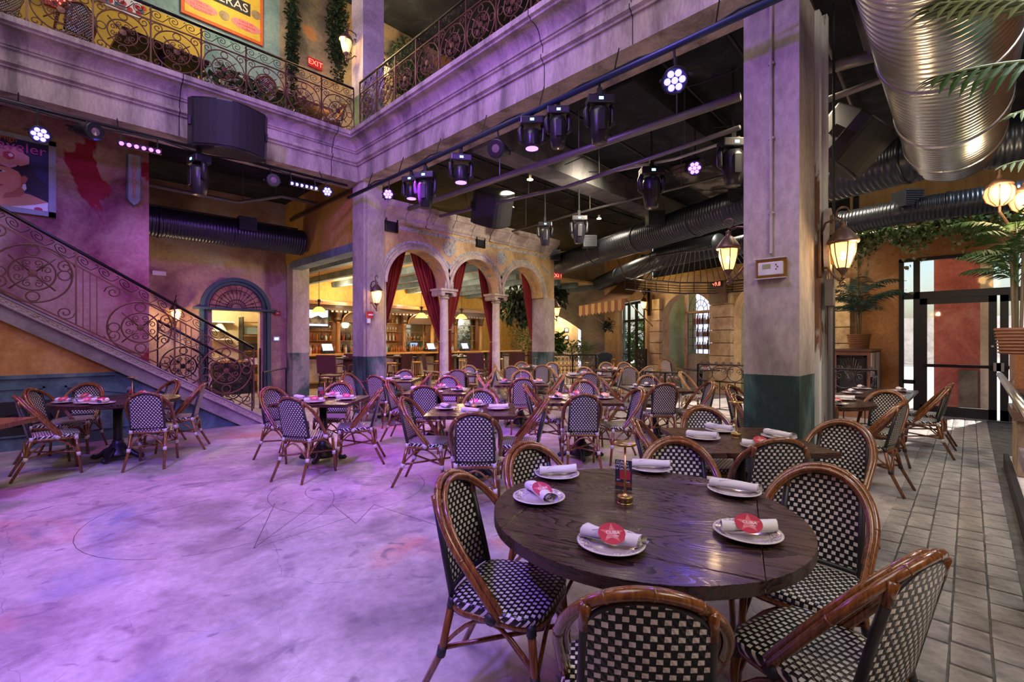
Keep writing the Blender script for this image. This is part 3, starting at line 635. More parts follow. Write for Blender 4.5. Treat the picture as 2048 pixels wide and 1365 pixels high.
    res = [('seat', P_['seat'].mesh('seat', seat_m, 'all')), ('backrest', P_['backrest'].mesh('backrest', back_m, 'all')), ('backrest_edge', P_['backrest_edge'].mesh('backrest_edge', 'cord_black', 'all')), ('backrest_foot', P_['backrest_foot'].mesh('backrest_foot', 'cord_black', 'all')),
           ('back_frame', P_['back_frame'].mesh('back_frame', cane, 'all')), ('inner_hoop', P_['inner_hoop'].mesh('inner_hoop', cane, 'all')), ('seat_frame', P_['seat_frame'].mesh('seat_frame', cane, 'all'))]
    res += [(nm, mb.mesh(nm, m_, 'all')) for nm, mb, m_ in M_]
    return res
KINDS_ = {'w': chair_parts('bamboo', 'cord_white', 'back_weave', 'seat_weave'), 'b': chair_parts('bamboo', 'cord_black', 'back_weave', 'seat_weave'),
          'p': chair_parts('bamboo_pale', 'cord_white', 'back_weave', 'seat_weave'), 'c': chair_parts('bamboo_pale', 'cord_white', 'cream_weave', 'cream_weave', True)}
def chair(s, d, hd, label, kind='w', group=None, z=0, sc_=1):
    """hd: heading in degrees, 0 = facing away from the photographer, 90 = facing right"""
    x, y = W(s, d); rot = AZ-math.radians(hd)-PI/2
    t = thing('bistro_chair', label, 'chair', (x, y, z), rot, group)
    for nm, me in KINDS_[kind]: inst(nm, me, t)
    return t
def chair_top(px, py, hd, label, kind='w', group=None, dz=0, ds=0, dd=0, away=None):
    d = (H-.90)*FPX/(py-682.5); s = (px-1024)/FPX*d; a = math.radians(hd); s += .315*math.sin(a)+ds; d += .315*math.cos(a)+dd
    if away:      # keep the chair clear of its table's edge
        v = Vector((s-away[0], d-away[1]))
        if v.length < away[2]: v = v.normalized()*away[2]; s, d = away[0]+v.x, away[1]+v.y
    return chair(s, d, hd, label, kind, group)
# ------------------------------------------------------------ tables
def foot_base(t, rnd=False):
    MB().tube([(0, 0, .03), (0, 0, .72)], .045 if not rnd else .05, 12).build('column', 'black_paint', t, smooth='all')
    MB().lathe([(.15, .05), (.14, .09), (.10, .14), (.075, .20), (.06, .21), (.06, .24), (.045, .25)], n=16).build('column_base', 'black_paint', t, smooth='all')
    for k in range(4):
        a = k*PI/2; c_, s_ = math.cos(a), math.sin(a)
        MB().tube([(c_*r, s_*r, z) for r, z in ((.07, .13), (.13, .11), (.19, .06), (.24, .035), (.27, .045), (.29, .03))], [.04, .036, .03, .028, .03, .02], 8).build('foot', 'black_paint', t, smooth='all')
    MB().box((0, 0, .712), (.40, .08, .016)).box((0, 0, .711), (.08, .40, .016)).build('top_plate', 'black_matte', t)
def square_table(s, d, phrase, rot=0, size=.91, m='table_wood_red', z=0):
    x, y = W(s, d); t = thing('square_table', phrase, 'table', (x, y, z), AZ-PI/2+rot)
    for k in range(4):
        w_ = size/4; MB().box((-size/2+w_*(k+.5), 0, .742), (w_-.0015, size, .036)).build('board', m, t, bevel=.002)
    foot_base(t); return t
def round_table(s, d, phrase, r=.65, rot=0, side=.92):
    x, y = W(s, d); t = thing('round_table', phrase, 'table', (x, y, 0), AZ-PI/2+rot)
    h = side/2
    MB().box((0, 0, .738), (side-.004, side-.004, .044)).build('tabletop', 'table_wood', t, bevel=.002)
    for k in range(4):
        a0 = k*PI/2-PI/4; poly = []
        n = 16; gap = .004
        for i in range(n+1):
            a = -PI/4+PI/2*i/n; poly.append((r*math.cos(a), r*math.sin(a)))
        poly = [(max(p[0], h+gap*.5), p[1]) for p in poly]
        poly = [(h+gap*.5, -h*1.0)]+poly[1:-1]+[(h+gap*.5, h*1.0)]
        c_, s_ = math.cos(k*PI/2), math.sin(k*PI/2)
        MB().prism([(c_*p[0]-s_*p[1], s_*p[0]+c_*p[1]) for p in poly], (0, 0, .044), (0, 0, .716), (1, 0, 0), (0, 1, 0)).build('drop_leaf', 'table_wood', t, bevel=.002)
    MB().box((0, 0, .69), (.5, .5, .05)).build('underframe', 'black_matte', t)
    foot_base(t, True); return t
# ------------------------------------------------------------ place settings
plate_me = MB().lathe([(0, .0), (.055, .0), (.06, .003), (.078, .008), (.118, .017), (.122, .018), (.121, .021), (.116, .021), (.080, .012), (.070, .006), (.0, .005)], n=40).mesh('plate', 'china', 'all')
def napkin_mesh(seed):
    random.seed(seed); m = MB(); L = .105; n = 12; rings = []; vs = []; fs = []; N = 9
    for i in range(N):
        t = i/(N-1); x = -L+2*L*t; e = 1+.18*abs(2*t-1)**2
        r = .0235*e*(1+.08*math.sin(6*t+seed)); bend = .006*math.sin(4*t+seed)
        for k in range(n):
            a = 2*PI*k/n; vs.append((x+(.01*math.cos(a) if i in (0, N-1) else 0), bend+r*1.12*math.cos(a), r*.80*math.sin(a)+.0215+.002*math.sin(3*a+i)))
    for i in range(N-1):
        for k in range(n): fs.append((i*n+k, i*n+(k+1) % n, (i+1)*n+(k+1) % n, (i+1)*n+k))
    m.add(vs, fs)
    # spiral rolled ends
    for sgn, i0 in ((-1, 0), (1, (N-1)*n)):
        pts = spiral((0, 0), .021, 1.7, 0, 1, 20, .8); c_ = vs[i0:i0+n]; cy = sum(p[1] for p in c_)/n; cz = sum(p[2] for p in c_)/n
        for k in range(20):
            a, b_ = pts[k], pts[k+1]; m.add([(sgn*L*.97, cy+a[0]*1.1, cz+a[1]*.85), (sgn*L*.97, cy+b_[0]*1.1, cz+b_[1]*.85), (sgn*L*.55, cy+b_[0]*1.1, cz+b_[1]*.85), (sgn*L*.55, cy+a[0]*1.1, cz+a[1]*.85)], [(0, 1, 2, 3)])
    # wrapping seam flap
    m.tube([(-.07, -.020, .036), (-.02, .0, .0425), (.05, .021, .034)], .0022, 5)
    return m.mesh('napkin_roll', 'linen', 'all')
naps = [napkin_mesh(k) for k in range(4)]
cut_me = MB().box((-.02, .028, .0105), (.19, .012, .002)).box((.095, .028, .0110), (.05, .02, .002)).box((-.02, -.026, .0100), (.2, .010, .002)).mesh('cutlery', 'steel')
def star(r, r2, n=5, a0=PI/2): return [((r if k % 2 == 0 else r2)*math.cos(a0+PI*k/n), (r if k % 2 == 0 else r2)*math.sin(a0+PI*k/n)) for k in range(2*n)]
coaster_me = MB().lathe([(.047, 0), (.048, .0008), (.047, .0016), (0, .0016)], n=36).mesh('coaster', 'coaster_red')
star_me = MB().prism(star(.044, .017), (0, 0, .0003), (0, 0, .0016), (1, 0, 0), (0, 1, 0)).mesh('star_print', 'coaster_pink')
def mtext(body, size, sx=1):
    o = text(body, size, 'print_white', ext=.0002); me = o.data; bpy.data.objects.remove(o); return me
cuba_me = mtext('CUBA', .019); libre_me = mtext('LIBRE', .0085); small_me = mtext('RESTAURANT & RUM BAR', .0035)
lamp_parts = [('lamp_base', MB().lathe([(.036, 0), (.036, .004), (.033, .004), (.033, .007), (.036, .008), (.036, .03), (.034, .033), (.0, .034)], n=28).mesh('lamp_base', 'brass', 'all')),
              ('stem', MB().lathe([(.022, .033), (.012, .036), (.007, .045), (.0055, .06), (.0055, .262)], n=12).mesh('stem', 'brass', 'all')),
              ('lamp_head', MB().lathe([(0, .258), (.02, .260), (.048, .264), (.051, .267), (.051, .273), (.048, .276), (0, .277)], n=30).mesh('lamp_head', 'brass', 'all'))]
def setting(x, y, z, rot, where, nap=0, nrot=.3, coast=True, crot=0, cutl=False, side=0):
    p = inst('plate', plate_me, None, (x, y, z+.0005), rot); tag(p, 'patterned side plate, %s' % where, 'plate', 'side plates with rolled napkins')
    q = inst('napkin_roll', naps[nap % 4], None, (x+.006*math.cos(rot), y+.006*math.sin(rot), z+.017), (0, .0, rot+nrot)); tag(q, 'rolled white napkin, %s' % where, 'napkin', 'rolled white napkins')
    if cutl: inst('cutlery', cut_me, q, (0, .0, 0))
    if coast:
        ux, uy = math.cos(crot), math.sin(crot)
        c_ = inst('coaster', coaster_me, None, (x+.028*math.sin(crot), y-.028*math.cos(crot), z+.0575), (.45, 0, crot)); tag(c_, 'red paper coaster, %s' % where, 'coaster', 'red paper coasters')
        # lean: shift so the low edge rests on the plate
        inst('star_print', star_me, c_); o = inst('lettering', cuba_me, c_, (.004, .002, .0021)); o = inst('lettering', libre_me, c_, (.014, -.012, .0021)); inst('lettering', small_me, c_, (0, -.020, .0021))
    return p
def lamp(x, y, z, where):
    t = thing('table_lamp', 'slim brass disc-headed lamp, %s' % where, 'lamp', (x, y, z))
    for nm, me in lamp_parts: inst(nm, me, t)
# black drinks card
def drinks_card(x, y, z, rot, where):
    t = thing('menu_card', 'black drinks card, %s' % where, 'card', (x, y, z), rot)
    MB().box((0, 0, .078), (.082, .003, .145)).build('card', 'black_matte', t)
    MB().box((.008, -.0022, .078), (.052, .001, .045)).build('cocktail_picture', 'coaster_red', t)
    MB().box((0, -.0022, .03), (.08, .001, .02)).build('picture_strip', 'bamboo', t)
    MB().box((0, .0, .004), (.085, .045, .006)).build('holder_base', 'pane_glass', t)
    for k, (s_, zz, sz) in enumerate((('CUBAN', .140, .017), ('MONTH', .124, .017), ('OF GRAND', .108, .014), ('$15', .052, .010), ('RUM', .044, .010))):
        text(s_, sz, 'print_white', parent=t, loc=(-.006 if k < 3 else (-.025 if k == 3 else .02), -.003, zz), rot=(PI/2, 0, 0), ext=.0004)
# ------------------------------------------------------------ layout of the dining floor
ZT = .7605
def tloc(t, s, d):   # point on a table top in photographer-aligned offsets
    return (t.location.x+sa*s+ca*d, t.location.y-ca*s+sa*d)
def dress(t, ph, seed, z=ZT, lampat=(0, .05), card=None, n=4, r=.29):
    random.seed(seed)
    names = {0: 'near side', 1: 'right side', 2: 'far side', 3: 'left side'}
    for k in range(4):
        if k >= n: break
        a = [(0, -r), (r, .0), (0, r), (-r, 0)][k]; x, y = tloc(t, a[0]+random.uniform(-.02, .02), a[1]+random.uniform(-.02, .02))
        setting(x, y, z, random.uniform(0, 6), '%s of the %s' % (names[k], ph), k+seed, random.uniform(-.3, .3), random.random() < .5, AZ-PI/2+random.uniform(-.6, .6))
    lx, ly = tloc(t, lampat[0], lampat[1]); lamp(lx, ly, z, 'on the %s' % ph)
    if card is not None:
        cx_, cy_ = tloc(t, lampat[0]-.07, lampat[1]+.06); drinks_card(cx_, cy_, z, AZ-PI/2+.25, 'on the %s' % ph)
# foreground round table
T0 = round_table(.571, 2.05, 'large dark round drop-leaf table in the foreground', rot=math.radians(-26+0))
for (px, py, nrot, cst, crot, nm, cl) in ((1078, 1000, -1.15, True, .5, 'left front of the foreground round table', False), (1114, 953, .28, False, 0, 'left back of the foreground round table', True),
        (1300, 940, -.1, False, 0, 'far edge of the foreground round table', True), (1468, 986, -.55, False, 0, 'right back of the foreground round table', True),
        (1495, 1072, .0, True, -.35, 'right front of the foreground round table', True), (1222, 1093, -.5, True, -.12, 'near edge of the foreground round table', True)):
    x, y, _ = G(px, py, ZT); rot = AZ-PI/2; setting(x, y, ZT, rot, nm, int(px) % 4, nrot, cst, rot+crot, cl, 0)
x, y, _ = G(1250, 1006, ZT); lamp(x, y, ZT, 'on the foreground round table')
x, y, _ = G(1247, 982, ZT); drinks_card(x, y, ZT, AZ-PI/2-.42, 'beside the brass lamp on the foreground round table')
TL = 'black and white cane bistro chair, '
chair_top(900, 947, 114, TL+'left of the foreground round table', 'b', away=(.571, 2.05, .58))
chair_top(1047, 887, 142, TL+'behind the foreground round table on its left', 'b')
chair_top(1350, 877, 190, TL+'behind the far edge of the foreground round table', 'b')
chair_top(1620, 932, 228, TL+'blue-lit, right of the foreground round table', 'b', away=(.571, 2.05, .70))
chair_top(1868, 1113, 333, TL+'seen side-on at the lower right corner', 'b')
chair_top(1300, 1190, 8, TL+'back to the viewer at the bottom edge', 'b')
# second table, right, square
T1 = square_table(1.72, 3.52, 'brown square table in front of the near column'); dress(T1, 'square table by the near column', 4)
chair_top(1565, 880, 4, TL+'near side of the square table by the near column', 'b')
chair_top(1300, 838, 110, TL+'left side of the square table by the near column', 'b', away=(1.72, 3.52, .50))
chair_top(1690, 842, 232, TL+'right side of the square table by the near column', 'b')
chair_top(1402, 813, 182, TL+'far side of the square table by the near column', 'b')
SQ = [ # s, d, rot, phrase, seed, chairs [(px,py,heading,kind,desc)]
 (-.42, 5.03, 0, 'centre front square table', 5, [(948, 827, 0, 'w', 'near'), (817, 795, 98, 'w', 'left'), (1098, 798, 274, 'w', 'right'), (960, 780, 180, 'w', 'far')], None),
 (-2.38, 5.86, 0, 'square table by the stair foot', 6, [(576, 796, 16, 'w', 'near'), (537, 775, 112, 'w', 'left'), (755, 778, 256, 'w', 'right'), (682, 765, 180, 'w', 'far')], 1),
 (-2.30, 8.95, 0, 'square table beside the corner column', 7, [(747, 752, 20, 'w', 'near'), (692, 747, 112, 'w', 'left'), (861, 745, 268, 'w', 'right'), (804, 741, 180, 'w', 'far')], None),
 (-1.10, 6.95, 0, 'square table behind the centre front one', 8, [(857, 770, 2, 'w', 'near'), (775, 761, 98, 'w', 'left'), (984, 760, 270, 'w', 'right'), (896, 752, 180, 'w', 'far')], None),
 (.88, 5.98, 0, 'square table in the middle of the floor', 9, [(1169, 788, 0, 'w', 'near'), (1047, 769, 97, 'w', 'left'), (1283, 777, 256, 'w', 'right'), (1166, 761, 180, 'w', 'far')], None),
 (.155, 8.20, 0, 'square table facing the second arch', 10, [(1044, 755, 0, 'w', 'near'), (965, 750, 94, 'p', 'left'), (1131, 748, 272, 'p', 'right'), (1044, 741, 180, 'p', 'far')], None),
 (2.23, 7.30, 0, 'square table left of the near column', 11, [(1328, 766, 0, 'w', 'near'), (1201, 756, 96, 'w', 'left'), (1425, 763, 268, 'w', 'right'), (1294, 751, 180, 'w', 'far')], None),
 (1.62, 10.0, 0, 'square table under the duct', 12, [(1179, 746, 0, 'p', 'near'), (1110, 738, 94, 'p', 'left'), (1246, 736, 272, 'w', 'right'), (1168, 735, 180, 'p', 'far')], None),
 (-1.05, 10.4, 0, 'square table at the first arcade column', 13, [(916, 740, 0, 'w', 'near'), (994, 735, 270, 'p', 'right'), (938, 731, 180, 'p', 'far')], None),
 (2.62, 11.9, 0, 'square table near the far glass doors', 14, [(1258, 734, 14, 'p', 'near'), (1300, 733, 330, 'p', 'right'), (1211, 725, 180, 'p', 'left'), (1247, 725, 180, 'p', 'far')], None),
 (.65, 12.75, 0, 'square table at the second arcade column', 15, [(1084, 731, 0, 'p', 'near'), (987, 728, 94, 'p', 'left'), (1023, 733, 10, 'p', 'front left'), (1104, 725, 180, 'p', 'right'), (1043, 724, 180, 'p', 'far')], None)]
for s_, d_, r_, ph, sd, chs, cd in SQ:
    tb = square_table(s_, d_, ph, r_); dress(tb, ph, sd, card=cd)
    for px, py, hd, kd, side in chs: chair_top(px, py, hd, 'cane bistro chair, %s side of the %s' % (side, ph), kd, away=(s_, d_, .46))
# left round table under the stairs
T4 = round_table(-5.0, 5.9, 'round table against the blue wainscot under the stairs', rot=.2)
dress(T4, 'round table under the stairs', 21, r=.42, card=1, lampat=(.1, .1))
x, y = tloc(T4, .2, -.45); setting(x, y, ZT, 1, 'right front of the round table under the stairs', 2, .2, True, AZ-PI/2)
x, y = tloc(T4, -.33, -.35); setting(x, y, ZT, 2, 'left front of the round table under the stairs', 1, .2, True, AZ-PI/2)
for px, py, hd, side in ((288, 786, 338, 'near right side'), (66, 790, 42, 'near left side'), (58, 778, 75, 'far left side'), (178, 767, 160, 'back against the wainscot'), (352, 761, 205, 'back right side'), (400, 768, 245, 'right end')):
    chair_top(px, py, hd, 'cane bistro chair, %s of the round table under the stairs' % side, 'w', away=(-5.0, 5.9, .66))
# right round table
T15 = round_table(3.75, 5.82, 'round table right behind the near column', rot=.5)
dress(T15, 'round table behind the near column', 22, r=.40)
for px, py, hd, kd, side, dd in ((1739, 780, 236, 'b', 'far right side'), (1812, 805, 322, 'b', 'path side'), (1465, 789, 128, 'b', 'left side'), (1486, 771, 140, 'b', 'back left side'), (1650, 803, 12, 'b', 'near side')) if 0 else \
        ((1739, 780, 236, 'b', 'far right side', 0), (1812, 805, 322, 'b', 'path side', 0), (1465, 789, 128, 'b', 'left side', 0), (1486, 771, 140, 'b', 'back left side', 0), (1652, 803, 12, 'b', 'near side', .1)):
    chair_top(px, py, hd, 'cane bistro chair, %s of the round table behind the near column' % side, kd, dd=dd, away=(3.75, 5.82, .66))
# two small tables pushed together by the glass door
for k in range(2):
    X = 8.02+k*.80; t = thing('square_table', 'grey-topped table beside the brick path, %s of two' % ('nearer' if k == 0 else 'farther'), 'table', (X, .95, 0), 0)
    for q in range(4): MB().box((-.39+.195*(q+.5), 0, .742), (.193, .80, .036)).build('board', 'table_wood', t, bevel=.002)
    foot_base(t)
    setting(X, .72, ZT, 0, 'path side of the %s grey-topped table' % ('nearer' if k == 0 else 'farther'), k, .4, k == 0, .5)
    setting(X, 1.18, ZT, 0, 'fence side of the %s grey-topped table' % ('nearer' if k == 0 else 'farther'), k+1, .4, False, .5)
def wchair(X, Y, a, label, kind):   # a: world facing angle
    t = thing('bistro_chair', label, 'chair', (X, Y, 0), a-PI/2)
    for nm, me in KINDS_[kind]: inst(nm, me, t)
wchair(8.22, .50, PI/2+.1, 'cane bistro chair on the brick path, nearer of the pair by the glass door', 'w')
wchair(8.95, .48, PI/2, 'cane bistro chair on the brick path, farther of the pair by the glass door', 'w')
# high window table with cream wicker armchair
th = square_table(5.0, 12.3, 'small dark table under the arched window', size=.7); dress(th, 'table under the arched window', 31, n=2)
xx, yy = P(1341, 13.0)[:2]
t = chair((1341-1024)/FPX*13.0, 13.0, 170, 'tall cream wicker armchair in front of the tan pilaster', 'c'); t.scale = (1.12, 1.12, 1.1)
chair_top(1360, 744, 130, 'pale cane bistro chair behind the low iron railing', 'p')
# ------------------------------------------------------------ wrought-iron railings
def rail_panel(w, h, cx=None, r=None):
    """list of (name, [paths in (u,h)], radius) for one ornamental field"""
    cx = w/2 if cx is None else cx; cy = h/2; r = min(w, h)/2*.93 if r is None else r
    out = [('ring', circ((cx, cy), r, 28), .009, True), ('inner_ring', circ((cx, cy), r*.58, 24), .009, True)]
    for a in range(4):
        c_ = (cx+r*.79*math.cos(a*PI/2), cy+r*.79*math.sin(a*PI/2)); out.append(('small_ring', circ(c_, r*.17, 12), .007, True))
    for a in range(4):
        t = PI/4+a*PI/2; out.append(('spear_rod', [(cx+r*k*math.cos(t), cy+r*k*math.sin(t)) for k in (.12, .45, .80)], .008, False))
        for sg in (-1, 1):
            t2 = t+sg*.42; c_ = (cx+r*.38*math.cos(t2), cy+r*.38*math.sin(t2)); out.append(('scroll', spiral(c_, r*.13, 1.3, t2+PI, sg, 12, .75), .006, False))
    for sx in (-1, 1):
        for sy in (-1, 1):
            c_ = (cx+sx*(w/2-r*.26)*.98, cy+sy*(h/2-r*.26)); out.append(('corner_scroll', spiral(c_, r*.26, 1.6, PI/2*(1-sx) if sy > 0 else PI/2*(1-sx), sx*sy, 16, .85), .007, False))
    return out
def railing(name, label, base, dr, n, pw, slope=0, z0=0, hb=.06, hm=.72, ht=.93, m='iron_brown', fm='iron', balus=0, bw=0, post_h=None, posts=True, inward=0):
    """base: (x, y) of the first post; n fields along dr (unit vector); heights relative to z0+slope*u"""
    t = thing(name, label, 'railing', (base[0], base[1], z0)); dx, dy = dr
    def T(u, h, o=0): return (dx*u-dy*o, dy*u+dx*o, slope*u+h)
    L = n*pw
    MB().tube([T(0, ht), T(L, ht)], .024, 8, flat=.8).build('top_rail', fm, t, smooth='all')
    MB().tube([T(0, hm), T(L, hm)], .013, 4).build('middle_rail', m, t)
    MB().tube([T(0, hb), T(L, hb)], .013, 4).build('bottom_rail', m, t)
    if posts:
        pm = MB().tube([(0, 0, hb-.12 if hb > .1 else 0), (0, 0, ht-.01)], .015, 4).mesh('post', m)
        for i in range(n+1): inst('post', pm, t, (dx*pw*i, dy*pw*i, slope*pw*i))
    fw = pw-bw; fh = hm-hb
    def rigid(nm, pts):    # ornaments stay upright circles even where the rails slope
        uc = sum(p[0] for p in pts)/len(pts) if nm == 'corner_scroll' else fw/2
        return [T(bw+uc, hb+p[1])[:2] and (dx*(bw+p[0]), dy*(bw+p[0]), slope*(bw+uc)+hb+p[1]) for p in pts]
    field = [(nm, MB().tube(rigid(nm, pts), rr*(1.35 if slope else 1.1), 5, closed=cl).mesh(nm, m, 'all')) for nm, pts, rr, cl in rail_panel(fw, fh)]
    c_ = T(bw+fw/2, hb+fh/2); ros = MB()
    ros.lathe([(.0, -.02), (.045, -.016), (.05, 0), (.03, .012), (.02, .02), (0, .024)], c_, 8, axis=(-dy, dx, 0))
    field.append(('rosette', ros.mesh('rosette', m)))
    if balus:
        for k in range(balus):
            u = bw*(k+1)/(balus+1); field.append(('baluster', MB().tube([T(u, hb), T(u, hm)], .008, 4).mesh('baluster', m)))
    fs_ = (ht-hm)*.36; ns = max(2, round(pw/(fs_*2.9)))
    for k in range(ns):
        u = pw*(k+.35)/ns; cy = (hm+ht)/2+.004
        pts = spiral((u, cy), fs_, 1.7, -PI*.35, -1, 16, .85)[::-1]
        tail = [(u+fs_*.9, cy-fs_*.9), (u+fs_*1.5, cy-fs_*.2), (u+fs_*2.0, cy+fs_*.5), (u+fs_*1.75, cy+fs_*.75), (u+fs_*1.55, cy+fs_*.45)]
        field.append(('frieze_scroll', MB().tube([T(*p) for p in pts+tail], .0055, 5).mesh('frieze_scroll', fm, 'all')))
    for i in range(n):
        for nm, me in field: inst(nm, me, t, (dx*pw*i, dy*pw*i, slope*pw*i))
    return t
SL = -.62
YS = 9.20
t = railing('staircase_railing', 'brown and black wrought iron railing on the near side of the staircase', (.365-1.17*2, YS), (1, 0), 4, 1.17, SL, 1.96-.62*(.365-2.34), 0, .86, 1.085, 'iron_brown', 'iron', 3, .30)
MB().tube([(4.78+.005, 0, SL*4.7-.0), (4.78+.005, 0, SL*4.7+1.10)], .018, 4).build('newel_post', 'iron', t)
t = railing('staircase_railing', 'far side staircase railing glowing magenta in front of the arched doorway', (1.50, YS+1.32), (1, 0), 2, .78, SL, 1.80-.62*1.5, 0, .80, 1.0, 'iron', 'iron', 0, 0)
railing('gallery_railing', 'rusty brown scrolled railing along the left gallery edge', (4.46-.655*11, 8.90), (1, 0), 11, .655, 0, 5.655, .05, .74, .96)
railing('gallery_railing', 'rusty brown scrolled railing along the right gallery edge', (4.45, 8.62), (0, -1), 12, .655, 0, 5.655, .05, .74, .96)
# plain square balusters beside the upper column
for k in range(4):
    pass
# stair body
def zb(X): return 1.55-.62*X
YF = 9.30
m_ = MB(); m_.prism([(-6, 1.03), ((1.55-1.03)/.62, 1.03), (-6, zb(-6))], (0, .12, 0), (0, YF, 0)); struct('wall_under_stair', m_, 'ochre_wall')
m_ = MB(); m_.prism([(-6, 0), (2.5, 0), ((1.55-1.03)/.62, 1.03), (-6, 1.03)], (0, .12, 0), (0, YF, 0)); ws = struct('wall_wainscot', m_, 'blue_wainscot')
MB().bx(-6, .80, YF-.03, YF, .98, 1.03).build('dado_rail', 'blue_wainscot', ws)
for x0, x1 in ((-2.9, -2.0), (-1.8, -.95), (-.75, .05), (.25, 1.05)):
    top = .86
    fr = MB(); w_ = .025
    zt1 = min(top, zb(x1)-.2)
    for a in (((x0, .18), (x1, .18), (x1, .18+w_), (x0, .18+w_)), ((x0, .18), (x0+w_, .18), (x0+w_, top), (x0, top)), ((x1-w_, .18), (x1, .18), (x1, zt1), (x1-w_, zt1)), ((x0, top-w_), (x1, zt1-w_), (x1, zt1), (x0, top))):
        fr.prism(list(a), (0, -.02, 0), (0, YF, 0))
    fr.build('panel_moulding', 'blue_wainscot', ws)
# iron grille set in the wainscot behind the round table
gt = thing('wall_grille', 'black scrolled iron grille set low in the blue wainscot behind the left round table', 'grille', (-.1, YF-.02, 0))
MB().box((0, .01, .42), (.95, .01, .5)).build('backing', 'black_matte', gt)
for k in range(3):
    for sx in (-1, 1):
        MB().tube([(sx*.13+(k-1)*.3+p[0], 0, .42+p[1]) for p in spiral((0, 0), .10, 1.5, 0, sx, 14, .85)], .009, 5).build('scroll', 'iron', gt)
# stringer with carved band
st = thing('staircase', 'staircase with mauve stringer and carved silver band', 'staircase', (0, 0, 0))
x0, x1 = -4.5, 2.5
MB().prism([(x0, zb(x0)), (x1, zb(x1)), (x1+.5, 0), (3.02, .0), (x0, zb(x0)+.22)][:4]+[(x0, zb(x0)+.21)], (0, .10, 0), (0, YS, 0)).build('stringer', 'stringer_paint', st)
MB().prism([(x0, zb(x0)+.21), (2.84, 0), (3.03, 0), (x0, zb(x0)+.33)], (0, .14, 0), (0, YS-.04, 0)).build('band', 'arch_stone', st)
MB().tube([(x0, YS-.045, zb(x0)+.33), (3.03, YS-.045, zb(3.03)+.33)], .016, 6).build('band_moulding', 'stringer_paint', st)
MB().tube([(x0, YS-.045, zb(x0)+.215), (2.84, YS-.045, zb(2.84)+.215)], .012, 6).build('band_moulding', 'stringer_paint', st)
leafm = MB()
for k in range(2): leafm.tube([(p[0]*1.0, 0, p[1]-.62*p[0]) for p in spiral((k*.06, .0), .034, 1.2, PI*k, 1-2*k, 10, .8)], .007, 4)
leafm = leafm.mesh('carved_scroll', 'arch_stone', 'all')
for i in range(56):
    X = -2.6+i*.098; inst('carved_scroll', leafm, st, (X, YS-.045, zb(X)+.272))
for i in range(22):
    X = 2.75-.29*i; z = .18*(i+1); MB().bx(X-.29, X+.02, YS+.12, 10.56, z-.2, z).build('step', 'stringer_paint', st)
MB().tube([(-4, 10.54, 1.95+.62*4), (XR, 10.54, 1.95-.62*XR)], .03, 8).build('wall_handrail', 'brown_trim', st)
MB().prism([(-5, 1.55+.62*5), (XR, 1.55-.62*XR), (XR, 1.67-.62*XR), (-5, 1.67+.62*5)], (0, -.02, 0), (0, YW, 0)).build('wall_stringer', 'brown_trim', st)
# low handrail return at the stair foot
t = thing('handrail_return', 'low iron handrail at the foot of the stairs by the far column', 'handrail', (0, 0, 0))
a = onY(526, 11.6, 745); b_ = onY(572, 12.9, 745)
MB().tube([a, (b_[0], b_[1], a[2])], .02, 6).build('rail', 'iron', t); MB().tube([(b_[0], b_[1], a[2]), (b_[0], b_[1], 0)], .016, 6).build('post', 'iron', t)
MB().tube([a, (a[0], a[1], 0)], .016, 6).build('post', 'iron', t)
# ------------------------------------------------------------ arched doorway and the lit room behind
Yd = 13.38; cxd = (dx0+dx1)/2-.02; hw = (dx1-dx0)/2; RA = .76; zt = dz+.03
dr = thing('arched_doorway', 'blue-green arched door surround with iron fanlight beside the stairs', 'doorway', (cxd, Yd, 0))
for r_, w_, d_ in ((RA, .09, .09), (RA-.09, .07, .05)):
    mb = MB(); n = 24; vs = []
    for i in range(n+1):
        a = PI*i/n
        for q in (r_-w_/2, r_+w_/2):
            for y in (0, -d_): vs.append((-q*math.cos(a), y, zt+q*math.sin(a)))
    fs = []
    for i in range(n):
        a = i*4; b_ = a+4; fs += [(a+1, a+3, b_+3, b_+1), (a+3, a+2, b_+2, b_+3), (a, a+1, b_+1, b_), (a, b_, b_+2, a+2)]
    mb.add(vs, fs).build('arch_moulding', 'teal_frame', dr)
mb = MB(); poly = [(-.63*math.cos(PI*i/20), zt+.63*math.sin(PI*i/20)) for i in range(21)]; mb.prism(poly, (0, .01, 0), (0, -.012, 0)).build('fanlight_panel', 'red_wall', dr)
MB().box((0, -.07, zt), (1.86, .16, .055)).build('transom', 'teal_frame', dr)
for sx in (-1, 1):
    MB().box((sx*RA, -.045, zt/2), (.09, .09, zt)).build('pilaster', 'teal_frame', dr); MB().box((sx*(RA-.09), -.03, zt/2), (.07, .06, zt)).build('jamb', 'teal_frame_dark', dr)
for r_ in (.60, .46, .22, .12): MB().tube([(-r_*math.cos(PI*i/20), -.04, zt+.03+r_*math.sin(PI*i/20)) for i in range(21)], .007, 5).build('hoop', 'iron', dr)
for k in range(13):
    a = PI*(k+.5)/13; MB().tube([(-.12*math.cos(a), -.04, zt+.03+.12*math.sin(a)), (-.60*math.cos(a), -.04, zt+.03+.60*math.sin(a))], .006, 5).build('spoke', 'iron', dr)
    c_ = (-.40*math.cos(a), zt+.03+.40*math.sin(a)); MB().tube([(p[0], -.04, p[1]) for p in spiral(c_, .032, 1.3, a, 1, 10, .8)], .005, 4).build('scroll', 'iron', dr)
s = MB(); mat('cream_wall', (.56, .46, .28), .8)
s.bx(2.2, 4.7, 15.6, 15.7, 0, 3.2); s.bx(2.2, 2.3, 13.6, 15.6, 0, 3.2); s.bx(4.66, 4.75, 13.6, 15.6, 0, 3.2); s.bx(2.2, 4.7, 13.6, 15.7, 2.9, 3.0); struct('wall_service_room', s, 'cream_wall')
